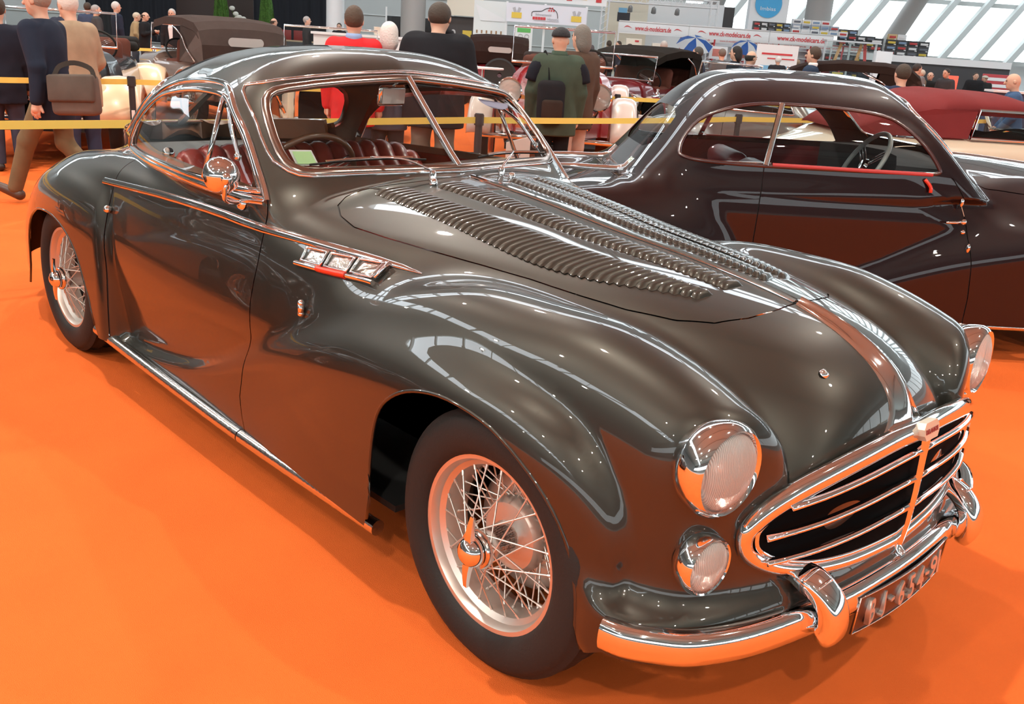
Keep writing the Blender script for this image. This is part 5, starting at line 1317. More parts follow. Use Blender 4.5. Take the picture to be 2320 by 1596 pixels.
def build_barriers():
    rows = [('directly behind the two coupes', [(-4.80, -4.6), (-4.44, 3.02), (-4.22, 6.4), (-3.55, 11.2)], ['out to the left', 'seen through the dark grey windscreen', 'behind the tail of the aubergine coupe', 'far right']),
            ('in the second row', [(-8.25, -2.6), (-7.93, 1.60), (-6.52, 7.14), (-5.4, 10.6)], ['at the left end', 'left of the dark grey roof', 'before the maroon roadster', 'behind the aubergine roof']),
            ('in the third row', [(-15.5, 1.9), (-15.8, 8.3)], ['behind the brown cabriolet, left', 'behind the brown cabriolet, right'])]
    for nm, pts, wh in rows:
        for i, p in enumerate(pts): stanchion((p[0], p[1], 0), 'black barrier post '+wh[i]+', '+nm.split(' the two')[0])
        for i in range(len(pts)-1):
            belt(pts[i], pts[i+1], 'yellow barrier belt %s, starting %s' % (nm.split(' the two')[0], wh[i]))
    # paper on the near post
    o = tag(empty('info_sheet', (-4.25, 3.30, .62), 0), 'printed white sheet hanging behind the windscreen view near the post', 'paper')
    bm = BM(); add_box(bm, (0, 0, 0), (.004, .30, .21), (.12, .1, .1)); obj('sheet', bm, WHITEP, o)
    for k in range(5):
        bm = BM(); add_box(bm, (.004, -.02, .06-.03*k), (.002, .10+.02*(k % 3), .006), (.12, .1, .1)); obj('printed_line', bm, mat('ink', (.1, .1, .2), rough=.6), o)
def add_loft(bm, secs, cap=True):
    rings = [[bm.verts.new(p) for p in s] for s in secs]
    n = len(rings[0])
    for a, b in zip(rings[:-1], rings[1:]):
        for i in range(n): bm.faces.new((a[i], a[(i+1) % n], b[(i+1) % n], b[i]))
    if cap: bm.faces.new(rings[0][::-1]); bm.faces.new(rings[-1])
def usec(x, w, z0, z1, r=.4, n=14, open_=False):
    """section of a body at x: flat sides, rounded top"""
    pts = []
    for i in range(n):
        a = PI*i/(n-1); c, s = math.cos(a), math.sin(a)
        pts.append((x, w*math.copysign(abs(c)**r, c), z0+(z1-z0)*(abs(s)**r if i not in (0, n-1) else 0)))
    return pts
def vintage(loc, az, label, body, fend=None, hood=None, hoodup=True, wheel=None, wing=1.0, R=.37, wb=2.95, low=False, group=None, chromehood=True, plate=None, lampcol=None):
    """open car of the twenties and thirties: x forward, front axle at 0"""
    c = empty('vintage_car', loc, az, label, 'car', group)
    B = mat('enamel_%02x%02x%02x' % tuple(int(255*x) for x in body), body, rough=.3, coat=.8)
    Fm = B if fend is None else mat('enamel_%02x%02x%02x' % tuple(int(255*x) for x in fend), fend, rough=.3, coat=.8)
    H = cloth(hood or (.05, .045, .04), .06); dz = -.12 if low else 0
    bm = BM(); add_loft(bm, [usec(.12, .27, .42, .98+dz), usec(-.5, .36, .40, 1.04+dz), usec(-1.02, .48, .38, 1.08+dz)]); obj('bonnet', bm, B, c, smooth=False, autos=40)
    bm = BM(); add_loft(bm, [usec(-1.02, .50, .38, 1.10+dz), usec(-1.25, .60, .36, 1.08+dz), usec(-1.30, .61, .36, 1.00+dz), usec(-2.4, .66, .36, 1.00+dz), usec(-3.0, .62, .38, 1.0+dz), usec(-3.5, .48, .42, .86+dz), usec(-3.75, .25, .5, .66+dz)]); obj('body_tub', bm, B, c, autos=40)
    # radiator, lamps
    bm = BM(); add_loft(bm, [usec(.21, .25, .40, .98+dz, .5), usec(.12, .275, .40, 1.0+dz, .5)]); obj('radiator_shell', bm, CHROME, c, autos=40)
    bm = BM(); add_loft(bm, [usec(.222, .21, .44, .93+dz, .5), usec(.21, .21, .44, .93+dz, .5)]); obj('radiator_core', bm, DARKV, c)
    bm = BM(); add_lathe(bm, [(.03, 0), (.03, .03), (.012, .05), (.02, .075), (0, .085)], Matrix.Translation((.16, 0, 1.0+dz)), n=12); obj('radiator_cap', bm, CHROME, c, smooth=True)
    for s in (-1, 1):
        h = bpy.data.objects.new('headlamp', None); COL.objects.link(h); h.parent = c; h.matrix_local = Matrix.Translation((.26, s*.44, .86+dz)) @ Matrix.Rotation(PI/2, 4, 'Y')
        bm = BM(); add_lathe(bm, [(.0, -.17), (.05, -.16), (.10, -.09), (.125, -.01), (.13, .0), (.118, .012), (.112, .0)], n=28); obj('lamp_bowl', bm, lampcol or CHROME, h, autos=50)
        bm = BM(); add_lathe(bm, [(.113, .0), (.08, .018), (.0001, .028)], n=24); obj('lens', bm, LENS, h, smooth=True)
        bm = BM(); add_lathe(bm, [(.112, -.004), (.07, -.05), (.0001, -.08)], n=20); obj('reflector', bm, REFL, h, smooth=True)
        bm = BM(); add_cyl(bm, (.24, s*.44, .74+dz), (.18, s*.36, .55), .018, n=8); obj('lamp_bracket', bm, CHROME, c)
        # wings
        for nm, xc, a0, a1, ext in (('front_wing', 0, 12, 168, [(-.55, .52), (-.95, .36)]), ('rear_wing', -wb, 8, 172, [])):
            pts = [(xc+(R+.09)*math.cos(math.radians(a)), s*.70, R+(R+.075)*math.sin(math.radians(a))) for a in np.linspace(a0, a1, 14)]
            pts += [(x, s*.70, z) for x, z in ext]
            bm = BM(); pr = [(u*wing, v*wing) for u, v in [(-.13, -.05), (-.115, .004), (-.07, .026), (0, .034), (.07, .026), (.115, .004), (.13, -.05), (.11, -.01), (.06, .008), (0, .014), (-.06, .008), (-.11, -.01)]]
            add_sweep(bm, pts, pr, (0, 0, 1) if False else [(math.cos(math.radians(a)), 0, math.sin(math.radians(a))) for a in np.linspace(a0, a1, 14)]+[(-.3, 0, 1)]*len(ext)); obj(nm, bm, Fm, c, smooth=True)
        bm = BM(); add_box(bm, (-1.62, s*.70, .34), (1.5, .24, .035), bev=.01); obj('running_board', bm, Fm, c, autos=40)
        for x in (0, -wb):
            w = bpy.data.objects.new('wheel', None); COL.objects.link(w); w.parent = c; w.matrix_local = Matrix.Translation((x, s*.68, R)) @ Matrix.Rotation(-s*PI/2, 4, 'X')
            bm = BM(); add_lathe(bm, [(R-.10, -.055), (R-.05, -.07), (R-.015, -.055), (R, -.02), (R, .02), (R-.015, .055), (R-.05, .07), (R-.10, .055)], n=36, close=True); obj('tyre', bm, RUBBER, w, autos=50)
            bm = BM(); add_lathe(bm, [(R-.12, -.05), (R-.095, -.06), (R-.095, .06), (R-.12, .05)], n=36, close=True); wm = mat('wheel_paint_%02x%02x' % (int(255*wheel[0]), int(255*wheel[2])), wheel, rough=.35, coat=.4) if wheel else SATIN; obj('rim', bm, wm, w, autos=50)
            bm = BM(); add_lathe(bm, [(0, .085), (.03, .08), (.045, .05), (.06, -.03), (.12, -.05), (.12, -.07), (0, -.07)], n=20); obj('hub', bm, CHROME if not wheel else wm, w, autos=40)
            bm = BM()
            for k in range(28):
                a = 2*PI*k/28; t = .5*(1 if k % 2 else -1)
                add_cyl(bm, (.045*math.cos(a+t), .045*math.sin(a+t), .045 if k % 4 < 2 else -.04), ((R-.118)*math.cos(a), (R-.118)*math.sin(a), 0), .004, n=4)
            so = obj('spokes', bm, wm, w); so['kind'] = 'stuff'
    # screen, steering wheel, seats
    bm = BM(); z0, z1 = 1.10+dz, 1.46+dz; add_tube(bm, [(-1.18, -.56, z0), (-1.26, -.56, z1), (-1.26, .56, z1), (-1.18, .56, z0)], .014, 8, True, up=(1, 0, 0)); obj('windscreen_frame', bm, CHROME, c, smooth=True)
    bm = BM(); bm.faces.new([bm.verts.new(p) for p in ((-1.18, -.55, z0), (-1.18, .55, z0), (-1.26, .55, z1), (-1.26, -.55, z1))]); bmesh.ops.solidify(bm, geom=bm.faces[:], thickness=.004); obj('windscreen_pane', bm, PANE, c)
    steering_wheel(c, (-1.62, .30, 1.10+dz), .20, math.radians(35), BLACK, 3)
    st = cloth((.10, .035, .025), .1)
    for x in (-2.0, -2.85):
        bm = BM(); add_box(bm, (x+.2, 0, .78), (.5, 1.02, .2), bev=.06, seg=3); add_box(bm, (x-.05, 0, .98), (.16, 1.02, .36), (0, -.2, 0), bev=.06, seg=3); obj('bench_seat', bm, st, c, autos=50)
    if hoodup:
        bm = BM(); zt = 1.62+dz
        S = []
        for x, w, h in ((-1.28, .56, 1.475+dz), (-1.5, .62, zt-.06), (-2.0, .66, zt), (-2.6, .66, zt), (-2.95, .65, zt-.05), (-3.08, .64, zt-.15)):
            S.append([(x, w*t, h-.05*abs(t)**3-.10*(abs(t) > .99)) for t in (-1, -.99, -.8, -.4, 0, .4, .8, .99, 1)])
        rings = [[bm.verts.new(p) for p in s] for s in S]
        for a, b in zip(rings[:-1], rings[1:]):
            for i in range(8): bm.faces.new((a[i], a[i+1], b[i+1], b[i]))
        # rear panel and rear quarters
        rear = [[(-3.08, .64*t, zt-.15-.05*abs(t)**3) for t in np.linspace(-1, 1, 9)], [(-3.16, .63*t, 1.25+dz) for t in np.linspace(-1, 1, 9)], [(-3.12, .60*t, 1.0+dz) for t in np.linspace(-1, 1, 9)]]
        rr = [[bm.verts.new(p) for p in s] for s in rear]
        for a, b in zip(rr[:-1], rr[1:]):
            for i in range(8): bm.faces.new((a[i], b[i], b[i+1], a[i+1]))
        for s in (-1, 1):
            q = [(-2.55, s*.655, zt-.06), (-3.08, s*.64, zt-.20), (-3.16, s*.63, 1.25+dz), (-3.12, s*.60, 1.0+dz), (-2.45, s*.655, 1.0+dz)]
            bm.faces.new([bm.verts.new(p) for p in q])
        bmesh.ops.solidify(bm, geom=bm.faces[:], thickness=.012); obj('canvas_hood', bm, H, c)
        bm = BM(); add_prism(bm, [(-.26+.06*(1-math.cos(a)) if False else (.20*math.copysign(1, math.cos(a))+.06*math.cos(a)), .06*math.sin(a)) for a in np.linspace(0, 2*PI, 20, endpoint=False)], 0, .006, Matrix.Translation((-3.165, 0, 1.30+dz)) @ Matrix(((0, 0, -1, 0), (1, 0, 0, 0), (0, 1, 0, 0), (0, 0, 0, 1)))); obj('hood_window', bm, mat('hood_window', (.42, .42, .42), rough=.15, coat=.5), c)
        if chromehood:
            for s in (-1, 1):
                bm = BM(); add_tube(bm, smooth_pts([(-2.30, s*.665, 1.46+dz), (-2.60, s*.675, 1.34+dz), (-2.75, s*.675, 1.18+dz), (-2.98, s*.66, 1.02+dz)], 4), .012, 6); obj('landau_iron', bm, CHROME, c, smooth=True)
    else:
        bm = BM()
        for k in range(3): add_box(bm, (-3.05-.10*k, 0, 1.06+dz+.06*(1-abs(k-1))), (.12, 1.18, .12), (0, .3, 0), bev=.05, seg=3)
        obj('folded_hood', bm, H, c, autos=60)
    bm = BM(); add_lathe(bm, [(R-.11, -.055), (R-.05, -.07), (R, -.02), (R, .02), (R-.05, .07), (R-.11, .055), (.05, .05), (.05, -.05)], T3((-3.72, 0, .78+dz), (0, -PI/2+.25, 0)), n=32, close=True); obj('spare_wheel', bm, RUBBER, c, autos=40)
    bm = BM(); add_tube(bm, smooth_pts([(.42, -.72, .46), (.50, -.3, .47), (.50, .3, .47), (.42, .72, .46)], 5), .024, 8); obj('front_bumper', bm, CHROME, c, smooth=True)
    bm = BM(); add_tube(bm, smooth_pts([(-3.85, -.66, .46), (-3.98, -.3, .46), (-3.98, .3, .46), (-3.85, .66, .46)], 5), .022, 8); obj('rear_bumper', bm, CHROME, c, smooth=True)
    if plate:
        bm = BM(); add_box(bm, plate, (.02, .30, .20), (0, 0, 0), bev=.004); p = obj('number_plate', bm, WHITEP, c)
        bm = BM(); add_box(bm, (plate[0]-.012, plate[1], plate[2]), (.004, .24, .14)); obj('plate_field', bm, BLACK, p)
    bm = BM(); add_box(bm, (-1.5, 0, .36), (3.6, .9, .06)); obj('chassis', bm, BLACK, c)
    return c
def build_cars():
    G = None
    vintage(HP(15.9, -6.05), AZ+math.radians(42), 'brown vintage cabriolet with raised taupe canvas hood, small rear window and chrome hood iron', (.16, .105, .085), (.30, .20, .155), (.115, .085, .078), low=True)
    vintage(HP(9.7, -4.85), AZ+math.radians(196), 'black vintage car with cream wings half hidden by the walking man', (.012, .012, .015), (.80, .58, .38), (.02, .02, .02), hoodup=False, wing=1.9, lampcol=mat('bronze_lamp', (.35, .17, .10), rough=.25, metal=1))
    vintage(HP(10.9, -2.35), AZ+math.radians(186), 'cream vintage car facing forward behind the windscreen of the dark grey coupe', (.72, .58, .46), (.78, .64, .52), (.05, .04, .04), hoodup=False, wing=1.6)
    v = vintage(HP(10.6, .27), AZ+math.radians(176), 'red vintage tourer with white wings and sphere lamps facing the cars in front', (.30, .012, .018), (.62, .52, .48), (.03, .02, .02), hoodup=False, wheel=(.75, .22, .06), R=.38)
    v.scale = (1.08, 1.08, 1.12)
    vintage(HP(25.0, -.95), AZ+math.radians(4), 'dark red vintage car seen from behind, brown hood with oval rear window', (.16, .012, .018), (.14, .01, .015), (.055, .032, .028), low=True)
    vintage(HP(14.8, .85), AZ+math.radians(150), 'maroon vintage roadster with black and tan hood and chrome screen', (.13, .006, .010), (.13, .006, .010), (.035, .028, .024), low=True)
    vintage(HP(13.4, 1.85), AZ+math.radians(128), 'taupe boat-tailed vintage car with number plate, beside the maroon roadster', (.36, .30, .25), (.36, .30, .25), (.05, .04, .035), hoodup=False, low=True, plate=(.42, .1, .52))
    vintage(HP(15.4, 2.7), AZ+math.radians(72), 'black vintage car with light blue edged wings and pale wheel behind the aubergine roof', (.02, .022, .03), (.10, .14, .24), (.05, .03, .025), wheel=(.70, .55, .46), R=.38, low=True)
    # small white table and box on the running board of the maroon car
    t = empty('folding_table', HP(12.6, -.62), AZ, 'small white table with chrome leg between the red vintage cars', 'table')
    bm = BM(); add_lathe(bm, [(0, 1.115), (.26, 1.115), (.265, 1.105), (.26, 1.092), (0, 1.092)], T3((0, 0, 0), (0, 0, 0), (.6, 1, 1)), n=32); obj('tabletop', bm, WHITEP, t, autos=40)
    bm = BM(); add_cyl(bm, (0, 0, .02), (0, 0, 1.095), .016, n=10); add_cyl(bm, (0, 0, 0), (0, 0, .02), .15, n=20); obj('leg', bm, CHROME, t)
    b = empty('travel_trunk', HP(12.6, .98, 0), AZ+.4, 'brown travel trunk with orange end standing by the maroon roadster', 'trunk')
    bm = BM(); add_box(bm, (0, 0, .24), (.42, .46, .48), bev=.015); obj('trunk_body', bm, cloth((.20, .075, .03)), b, autos=40)
    bm = BM(); add_box(bm, (.0, 0, .485), (.44, .48, .05), bev=.01); obj('lid', bm, cloth((.28, .12, .05)), b, autos=40)
# ---- cream cabriolet with a red hood, and a silver coupe: streamlined bodies
def cab_f(x, y, z):
    return purple_f(x, y, z) if False else _cab(x, y, z)
def _cab(x, y, z):
    B = _p; Y = np.sqrt(y*y+1e-6)
    W = B['ww'](x)+B['wz'](z)*(1-ramp(x, -1.0, -.2))
    t = ramp(x, -1.5, -1.0)
    top = (B['dz'](x)+.02-.02*Y*Y-.25*Y*Y*np.clip((-2.9-x)/.4, 0, 1)+.09*ramp(-x, 2.3, 3.0))*(1-t)+(B['hz'](np.maximum(x, -1.4))-.36*Y*Y)*t
    d = smax(Y-W, (z-top)*.95, .14+.16*ramp(x, -1.0, -.2)+.10*ramp(-x, 2.7, 3.2))
    for zt, yo, a, lo, hi in (('fzt', 'fyo', 'fa', -1.75, .66), ('rzt', 'ryo', 'ra', -4.1, -2.28)):
        yy = B[yo](x); aa = B[a](x); b = .24
        u = np.abs(Y-(yy-aa))/aa; v = np.maximum(z-(B[zt](x)-b), 0)/b
        w = smax(smax(((u**2.2+v**2.2+1e-9)**(1/2.2)-1)*aa, x-hi, .06), lo-x, .06)
        d = smin(d, w, .07)
    d = smax(d, (x-.66+.6*np.maximum(Y-.3, 0)**2)*.95, .10)
    return smax(d, -4.2-x, .05)
def build_cabriolet():
    f = _cab; sk = Skin(f); CREAM = mat('cream_paint', (.66, .55, .42), rough=.3, coat=1, back=(.06, .02, .02)); REDC = mat('red_hood_canvas', (.34, .045, .048), rough=.85, noise=.06, nscale=4, bump=.2, bscale=300)
    c = empty('classic_cabriolet', (-.86, 7.75, 0), PTH, 'cream classic cabriolet with raised dark red canvas hood behind the aubergine coupe', 'car')
    V, Q = surface_net(f, (-4.3, -.95, .08), (.8, .04, 1.3), .03); T = tri(Q); V, T, _ = split(V, T, lambda x, y, z: y+0*x); V, _, T = split(V, T, lambda x, y, z: z-.22, f)
    mask = lambda g, bad: np.where(bad, 9.0, g)
    for A in (P_ARCH_F, P_ARCH_R): V, _, T = split(V, T, lambda x, y, z: mask(poly_sd(x, z, A), np.abs(y) < .45), f)
    ck = [(-2.55, 0), (-2.5, .40), (-2.3, .56), (-1.9, .60), (-1.4, .60), (-1.2, .52), (-1.12, 0)]
    V, _, T = split(V, T, lambda x, y, z: mask(poly_sd(x, -y, ck+[(-1.12, -.2), (-2.55, -.2)]), z < .85), f)
    gd = lambda x, y, z: mask(poly_sd(x, z, P_DOOR), (np.abs(y) < .45) | (z > 1.0))
    V, Td, T = split(V, T, gd, f)
    put('body', f, V, T, CREAM, c, both=True); put_pair('door', f, V, Td, CREAM, c)
    # hood over bows
    S = []
    for x, w, z in ((-1.22, .56, 1.25), (-1.5, .60, 1.32), (-1.9, .62, 1.34), (-2.3, .62, 1.315), (-2.62, .60, 1.235), (-2.85, .57, 1.09), (-2.95, .55, .97)):
        S.append((x, w, z))
    zs = sspl([s[0] for s in S][::-1], [s[2] for s in S][::-1], .05); ws = sspl([s[0] for s in S][::-1], [s[1] for s in S][::-1], .05)
    bm = BM(); rows = []
    for x in np.linspace(-2.95, -1.22, 26):
        zt = float(zs(x))+.010*math.cos((x+1.22)*2*PI/.42); w = float(ws(x)); r = []
        zb = 1.0 if x < -2.2 else 1.17
        for k in range(17):
            a = PI*k/16; cc = math.cos(a); s_ = math.sin(a)
            r.append(bm.verts.new((x, -w*math.copysign(abs(cc)**.55, cc), max(.97, zb+(zt-zb)*abs(s_)**.62 if zt > zb else zt))))
        rows.append(r)
    for a, b in zip(rows[:-1], rows[1:]):
        for i in range(16): bm.faces.new((a[i], b[i], b[i+1], a[i+1]))
    bmesh.ops.solidify(bm, geom=bm.faces[:], thickness=.012); obj('canvas_hood', bm, REDC, c, smooth=True)
    # rear quarter of the hood down to the waist, screen, side glass
    for s in (-1, 1):
        bm = BM(); q = [(-2.95, s*.56, .965), (-2.55, s*.62, .975), (-2.0, s*.655, .985), (-1.95, s*.64, 1.20), (-2.3, s*.625, 1.20), (-2.7, s*.60, 1.10)]
        bm.faces.new([bm.verts.new(p) for p in q]); bmesh.ops.solidify(bm, geom=bm.faces[:], thickness=.012); obj('hood_quarter', bm, REDC, c)
        bm = BM(); q = [(-1.98, s*.66, .99), (-1.22, s*.68, .99), (-1.36, s*.62, 1.21), (-1.93, s*.63, 1.21)]; add_tube(bm, q, .014, 6, True, up=(0, 1, 0)); obj('side_window_frame', bm, CHROME, c)
        bm = BM(); bm.faces.new([bm.verts.new(p) for p in q]); bmesh.ops.solidify(bm, geom=bm.faces[:], thickness=.004); obj('side_window', bm, PANE, c)
        for x in (-2.75, -2.5, -2.2):
            p = sk.side([(x, .955)], s, .004)[0]; bm = BM(); add_sphere(bm, tuple(p), .010, u=8, v=6); obj('hood_stud', bm, CHROME, c, smooth=True)
        wire_wheel(c, (0, s*.70, .347), s, detail=False, spokes=24); wire_wheel(c, (-2.95, s*.68, .347), s, detail=False, spokes=24)
    bm = BM(); q = [(-1.12, -.60, 1.0), (-1.12, .60, 1.0), (-1.30, .53, 1.25), (-1.30, -.53, 1.25)]; add_tube(bm, q, .016, 6, True, up=(1, 0, 0)); obj('windscreen_frame', bm, CHROME, c)
    bm = BM(); bm.faces.new([bm.verts.new(p) for p in q]); bmesh.ops.solidify(bm, geom=bm.faces[:], thickness=.004); obj('windscreen_pane', bm, PANE, c)
    bm = BM(); add_tube(bm, smooth_pts([(-2.5, -.42, 1.0), (-2.58, 0, 1.03), (-2.5, .42, 1.0), (-2.2, .6, .99)], 6), .03, 8); obj('cockpit_roll', bm, mat('dark_red_leather', (.16, .022, .025)), c, smooth=True)
    bm = BM(); add_box(bm, (-1.95, 0, .80), (.18, 1.1, .45), (0, -.2, 0), bev=.06, seg=3); obj('bench_seat', bm, mat('dark_red_leather', (.16, .022, .025)), c, autos=50)
    bm = BM(); add_box(bm, (-1.6, 0, .27), (4.4, 1.1, .04)); obj('underbody', bm, BLACK, c)
def build_silver():
    f = purple_f; sk = Skin(f); SIL = mat('silver_grey_paint', (.20, .20, .20), rough=.28, metal=.5, coat=1, back=(.05, .05, .05))
    c = empty('classic_coupe', HP(11.2, 4.40), AZ+math.radians(-128), 'silver grey classic coupe, only its roof showing behind the aubergine roof', 'car')
    shell(f, c, SIL, (-4.3, -.95, .08), (.8, .04, 1.52), .04, P_WIN, P_DOOR, P_REAR, P_WS, (P_ARCH_F, P_ARCH_R), P_BONNET, PANE); c.scale = (.92, .92, .865)
    for s in (-1, 1):
        P = sk.side(P_WIN, s, .001); strip('window_surround', sk, P, half_round(.012, .009), CHROME, c, closed=True)
        for x in (0, -2.95): wire_wheel(c, (x, s*.69, .347), s, detail=False, spokes=24)
    bm = BM(); add_box(bm, (-1.6, 0, .27), (4.4, 1.1, .04)); obj('underbody', bm, BLACK, c)
def build_mirrored_coupe():
    """the dark coupe parked behind the photographer's left, seen as a reflection in the door of the front car"""
    f = purple_f
    c = empty('classic_coupe', (-3.3, -2.80, 0), math.radians(2), 'black classic coupe out of frame, mirrored in the door of the front car', 'car')
    P = mat('black_paint', (.008, .008, .009), rough=.35, coat=1, back=(.02, .02, .02))
    shell(f, c, P, (-4.3, -.95, .08), (.8, .04, 1.52), .035, P_WIN, P_DOOR, P_REAR, P_WS, (P_ARCH_F, P_ARCH_R), P_BONNET, PANE)
    for s in (-1, 1):
        for x in (0, -2.95): wire_wheel(c, (x, s*.70, .347), s, detail=False, spokes=36)
    bm = BM(); add_box(bm, (-1.6, 0, .27), (4.4, 1.1, .04)); obj('underbody', bm, BLACK, c)
# ================================================================== stalls and hall fittings
WH = mat('stall_white', (.82, .84, .86), rough=.5); ALU = mat('aluminium', (.72, .74, .76), rough=.3, metal=.8); REDP = mat('print_red', (.62, .05, .06), rough=.5)
GREYP = mat('print_grey', (.45, .46, .5), rough=.5); YELP = mat('print_yellow', (.75, .55, .08), rough=.5); GREEN = mat('print_green', (.12, .5, .12), rough=.5); BLUEP = mat('print_blue', (.05, .25, .62), rough=.5); BLKP = mat('print_black', (.03, .03, .04), rough=.5)
RM = Matrix(((1, 0, 0, 0), (0, 0, -1, 0), (0, 1, 0, 0), (0, 0, 0, 1)))     # lettering upright, facing the photographer
def hempty(name, L, D, z, label, cat, group=None):
    o = empty(name, HP(D, L, z), 0, label, cat, group); o.rotation_euler = (0, 0, math.atan2(R2[1], R2[0])); return o
def hb(o, name, c, s, m, bev=0.0, rot=(0, 0, 0)):
    bm = BM(); add_box(bm, c, s, rot, bev=bev); return obj(name, bm, m, o, autos=40 if bev else None)
def swoosh(o, x, z, w, flip=1):
    bm = BM(); n = 14; top = [(w*(i/n-.5), .17*w*1.6*math.sin(PI*(i/n)**.75)) for i in range(n+1)]; bot = [(w*(i/n-.5), .10*w*1.6*math.sin(PI*(i/n)**.75)-.012*w) for i in range(n+1)]
    vs = [(a*flip, b) for a, b in top]+[(a*flip, b) for a, b in bot[::-1]]
    add_prism(bm, vs, 0, .006, Matrix.Translation((x, -.03, z)) @ RM); obj('swoosh_logo', bm, REDP, o)
def build_booths():
    # model car stall: three white fascia boards with red lettering
    for i, (L0, L1, wh, lg) in enumerate(((3.02, 5.52, 'left', (-1, 1)), (5.56, 8.42, 'middle', (-1, 1)), (8.46, 10.72, 'right', ()))):
        Lc = (L0+L1)/2; w = L1-L0
        o = hempty('fascia_board', Lc, 36, 2.03, 'white fascia board with red web address, %s of the three in a row' % wh, 'sign', 'fascia boards of the model car stall')
        hb(o, 'board', (0, 0, 0), (w, .05, .38), WH, .006)
        hb(o, 'top_rail', (0, -.01, .20), (w+.02, .08, .03), ALU); hb(o, 'bottom_rail', (0, -.01, -.20), (w+.02, .08, .03), ALU)
        cx = {0: -.02, 1: .02, 2: .0}[i]; tw = {0: 1.30, 1: 1.50, 2: 1.75}[i]
        text3('lettering', 'www.ck-modelcars.de', .2, .004, Matrix.Translation((cx, -.032, -.01)) @ RM, REDP, o, width=tw, bold=.004, height=.17)
        for s in lg: swoosh(o, cx+s*(tw/2+.25), -.03, .30, 1)
        if i == 0: swoosh(o, -.98, .0, .01)
        for L in ((-w/2, w/2) if i == 2 else (-w/2,)):
            p = hempty('stall_post', Lc+L, 36.02, 0, 'thin aluminium stall post %s' % ('at the right end of the right fascia board' if L > 0 else 'at the left edge of the %s fascia board' % wh), 'post', 'posts of the model car stall')
            hb(p, 'post', (0, 0, 1.1), (.05, .05, 2.2), ALU); hb(p, 'foot', (0, 0, .01), (.12, .12, .02), ALU)
    # shelves behind, with boxes of models
    sh = hempty('display_shelf', 9.4, 38.5, 0, 'white and red shelf wall of the model car stall', 'shelf')
    hb(sh, 'back_panel', (0, .3, 1.05), (7.4, .04, 2.1), WH)
    for k, z in enumerate((.75, 1.05, 1.35, 1.62)): hb(sh, 'shelf_board', (0, .1, z), (7.4, .4, .025), WH)
    for x in np.linspace(-3.7, 3.7, 7): hb(sh, 'upright', (x, .1, .95), (.06, .42, 1.9), REDP)
    for k in range(6):
        x = -3.08+1.235*k; s_ = hb(sh, 'header_strip', (x, -.11, 1.80), (1.16, .03, .17), WH); hb(sh, 'header_edge', (x, -.10, 1.90), (1.22, .03, .03), REDP)
        text3('strip_lettering', 'www.ck-modelcars.de', .1, .002, Matrix.Translation((x, -.128, 1.80)) @ RM, REDP, s_, width=.85)
    cols = [(.03, .032, .036), (.05, .05, .055), (.74, .76, .78), (.32, .38, .46), (.55, .40, .2)]
    spots = ['low on the wall', 'in the middle', 'at the top', 'up']
    BX = {}
    def box(L, D, z, w, h, ci, wh, accent):
        o = hempty('model_box', L, D, z, wh, 'box', 'boxed model cars at the stall')
        hb(o, 'carton', (0, 0, h/2), (w, .18, h), mat('carton_%d' % ci, cols[ci], rough=.4, coat=.3), .004)
        hb(o, 'window', (0, -.092, h*.48), (w*.72, .004, h*.42), mat('model_%d' % accent, [(.5, .04, .04), (.75, .75, .76), (.12, .13, .16), (.65, .48, .06), (.2, .3, .45)][accent], rough=.25, coat=.6), .003)
        hb(o, 'price_tag', (w*.32, -.095, h*.14), (w*.2, .004, h*.16), WHITEP)
    names = ['black', 'dark grey', 'white', 'blue', 'tan']; an = ['a red', 'a white', 'a dark', 'a yellow', 'a blue']
    def stack(L0, D, z0, nx, ny, w, h, cs, where, skip=()):
        for j in range(ny):
            for i in range(nx):
                if (i, j) in skip: continue
                ci = cs[(i*3+j*5) % len(cs)]; ac = (i+j*nx) % 5
                box(L0+i*w*1.04, D, z0+j*h*1.0, w, h, ci, '%s carton with %s model car, row %d place %d %s' % (names[ci], an[ac], j+1, i+1, where), ac)
    stack(8.27*1.0, 37.6, 2.235, 5, 2, .27, .17, (0, 1, 0), 'on the middle board')
    stack(9.75, 37.6, 2.235, 6, 3, .34, .17, (2, 2, 3), 'on the right board', skip=((4, 2), (5, 2), (5, 1)))
    stack(11.75, 38.3, 1.95, 4, 3, .34, .19, (0, 1, 0), 'of the dark stack', skip=((3, 2), (2, 2)))
    stack(13.05, 38.3, 1.80, 1, 2, .50, .24, (0,), 'by the case')
    stack(13.62, 38.3, 1.70, 4, 3, .40, .19, (1, 0, 1), 'of the right stack')
    stack(13.62, 38.3, 2.27, 2, 1, .34, .20, (4, 2), 'topmost right')
    for r, z in enumerate((1.0625, 1.3625)): stack(11.4, 38.5, z, 6, 1, .36, .20, (1, 0), spots[r+1])
    stack(11.4, 38.5, .7625, 6, 1, .36, .20, (0, 1), spots[0])
    # glass case with orange and red strips
    g = hempty('glass_case', 10.6, 33.5, 0, 'tall glass display case with orange streamers and small models', 'display case')
    for x in (-.85, -.02, .85): hb(g, 'case_post', (x, 0, 1.0), (.06, .06, 2.0), ALU)
    for z in (.5, .95, 1.4): hb(g, 'glass_shelf', (0, 0, z), (1.7, .5, .02), glass_mat('clear_glass', (.93, .97, .96), .06))
    hb(g, 'front_glass', (0, -.25, 1.25), (1.7, .012, 1.5), MATS['clear_glass']); hb(g, 'top', (0, 0, 2.02), (1.8, .55, .05), ALU); hb(g, 'plinth', (0, 0, .25), (1.8, .55, .5), WH)
    for x, m, r in ((-.45, (.75, .40, .18), .25), (.25, (.78, .42, .2), .18), (.5, (.75, .12, .12), -.15)): hb(g, 'streamer', (x, -.1, 1.55), (.10, .01, .85), cloth(m), 0, (0, r, 0))
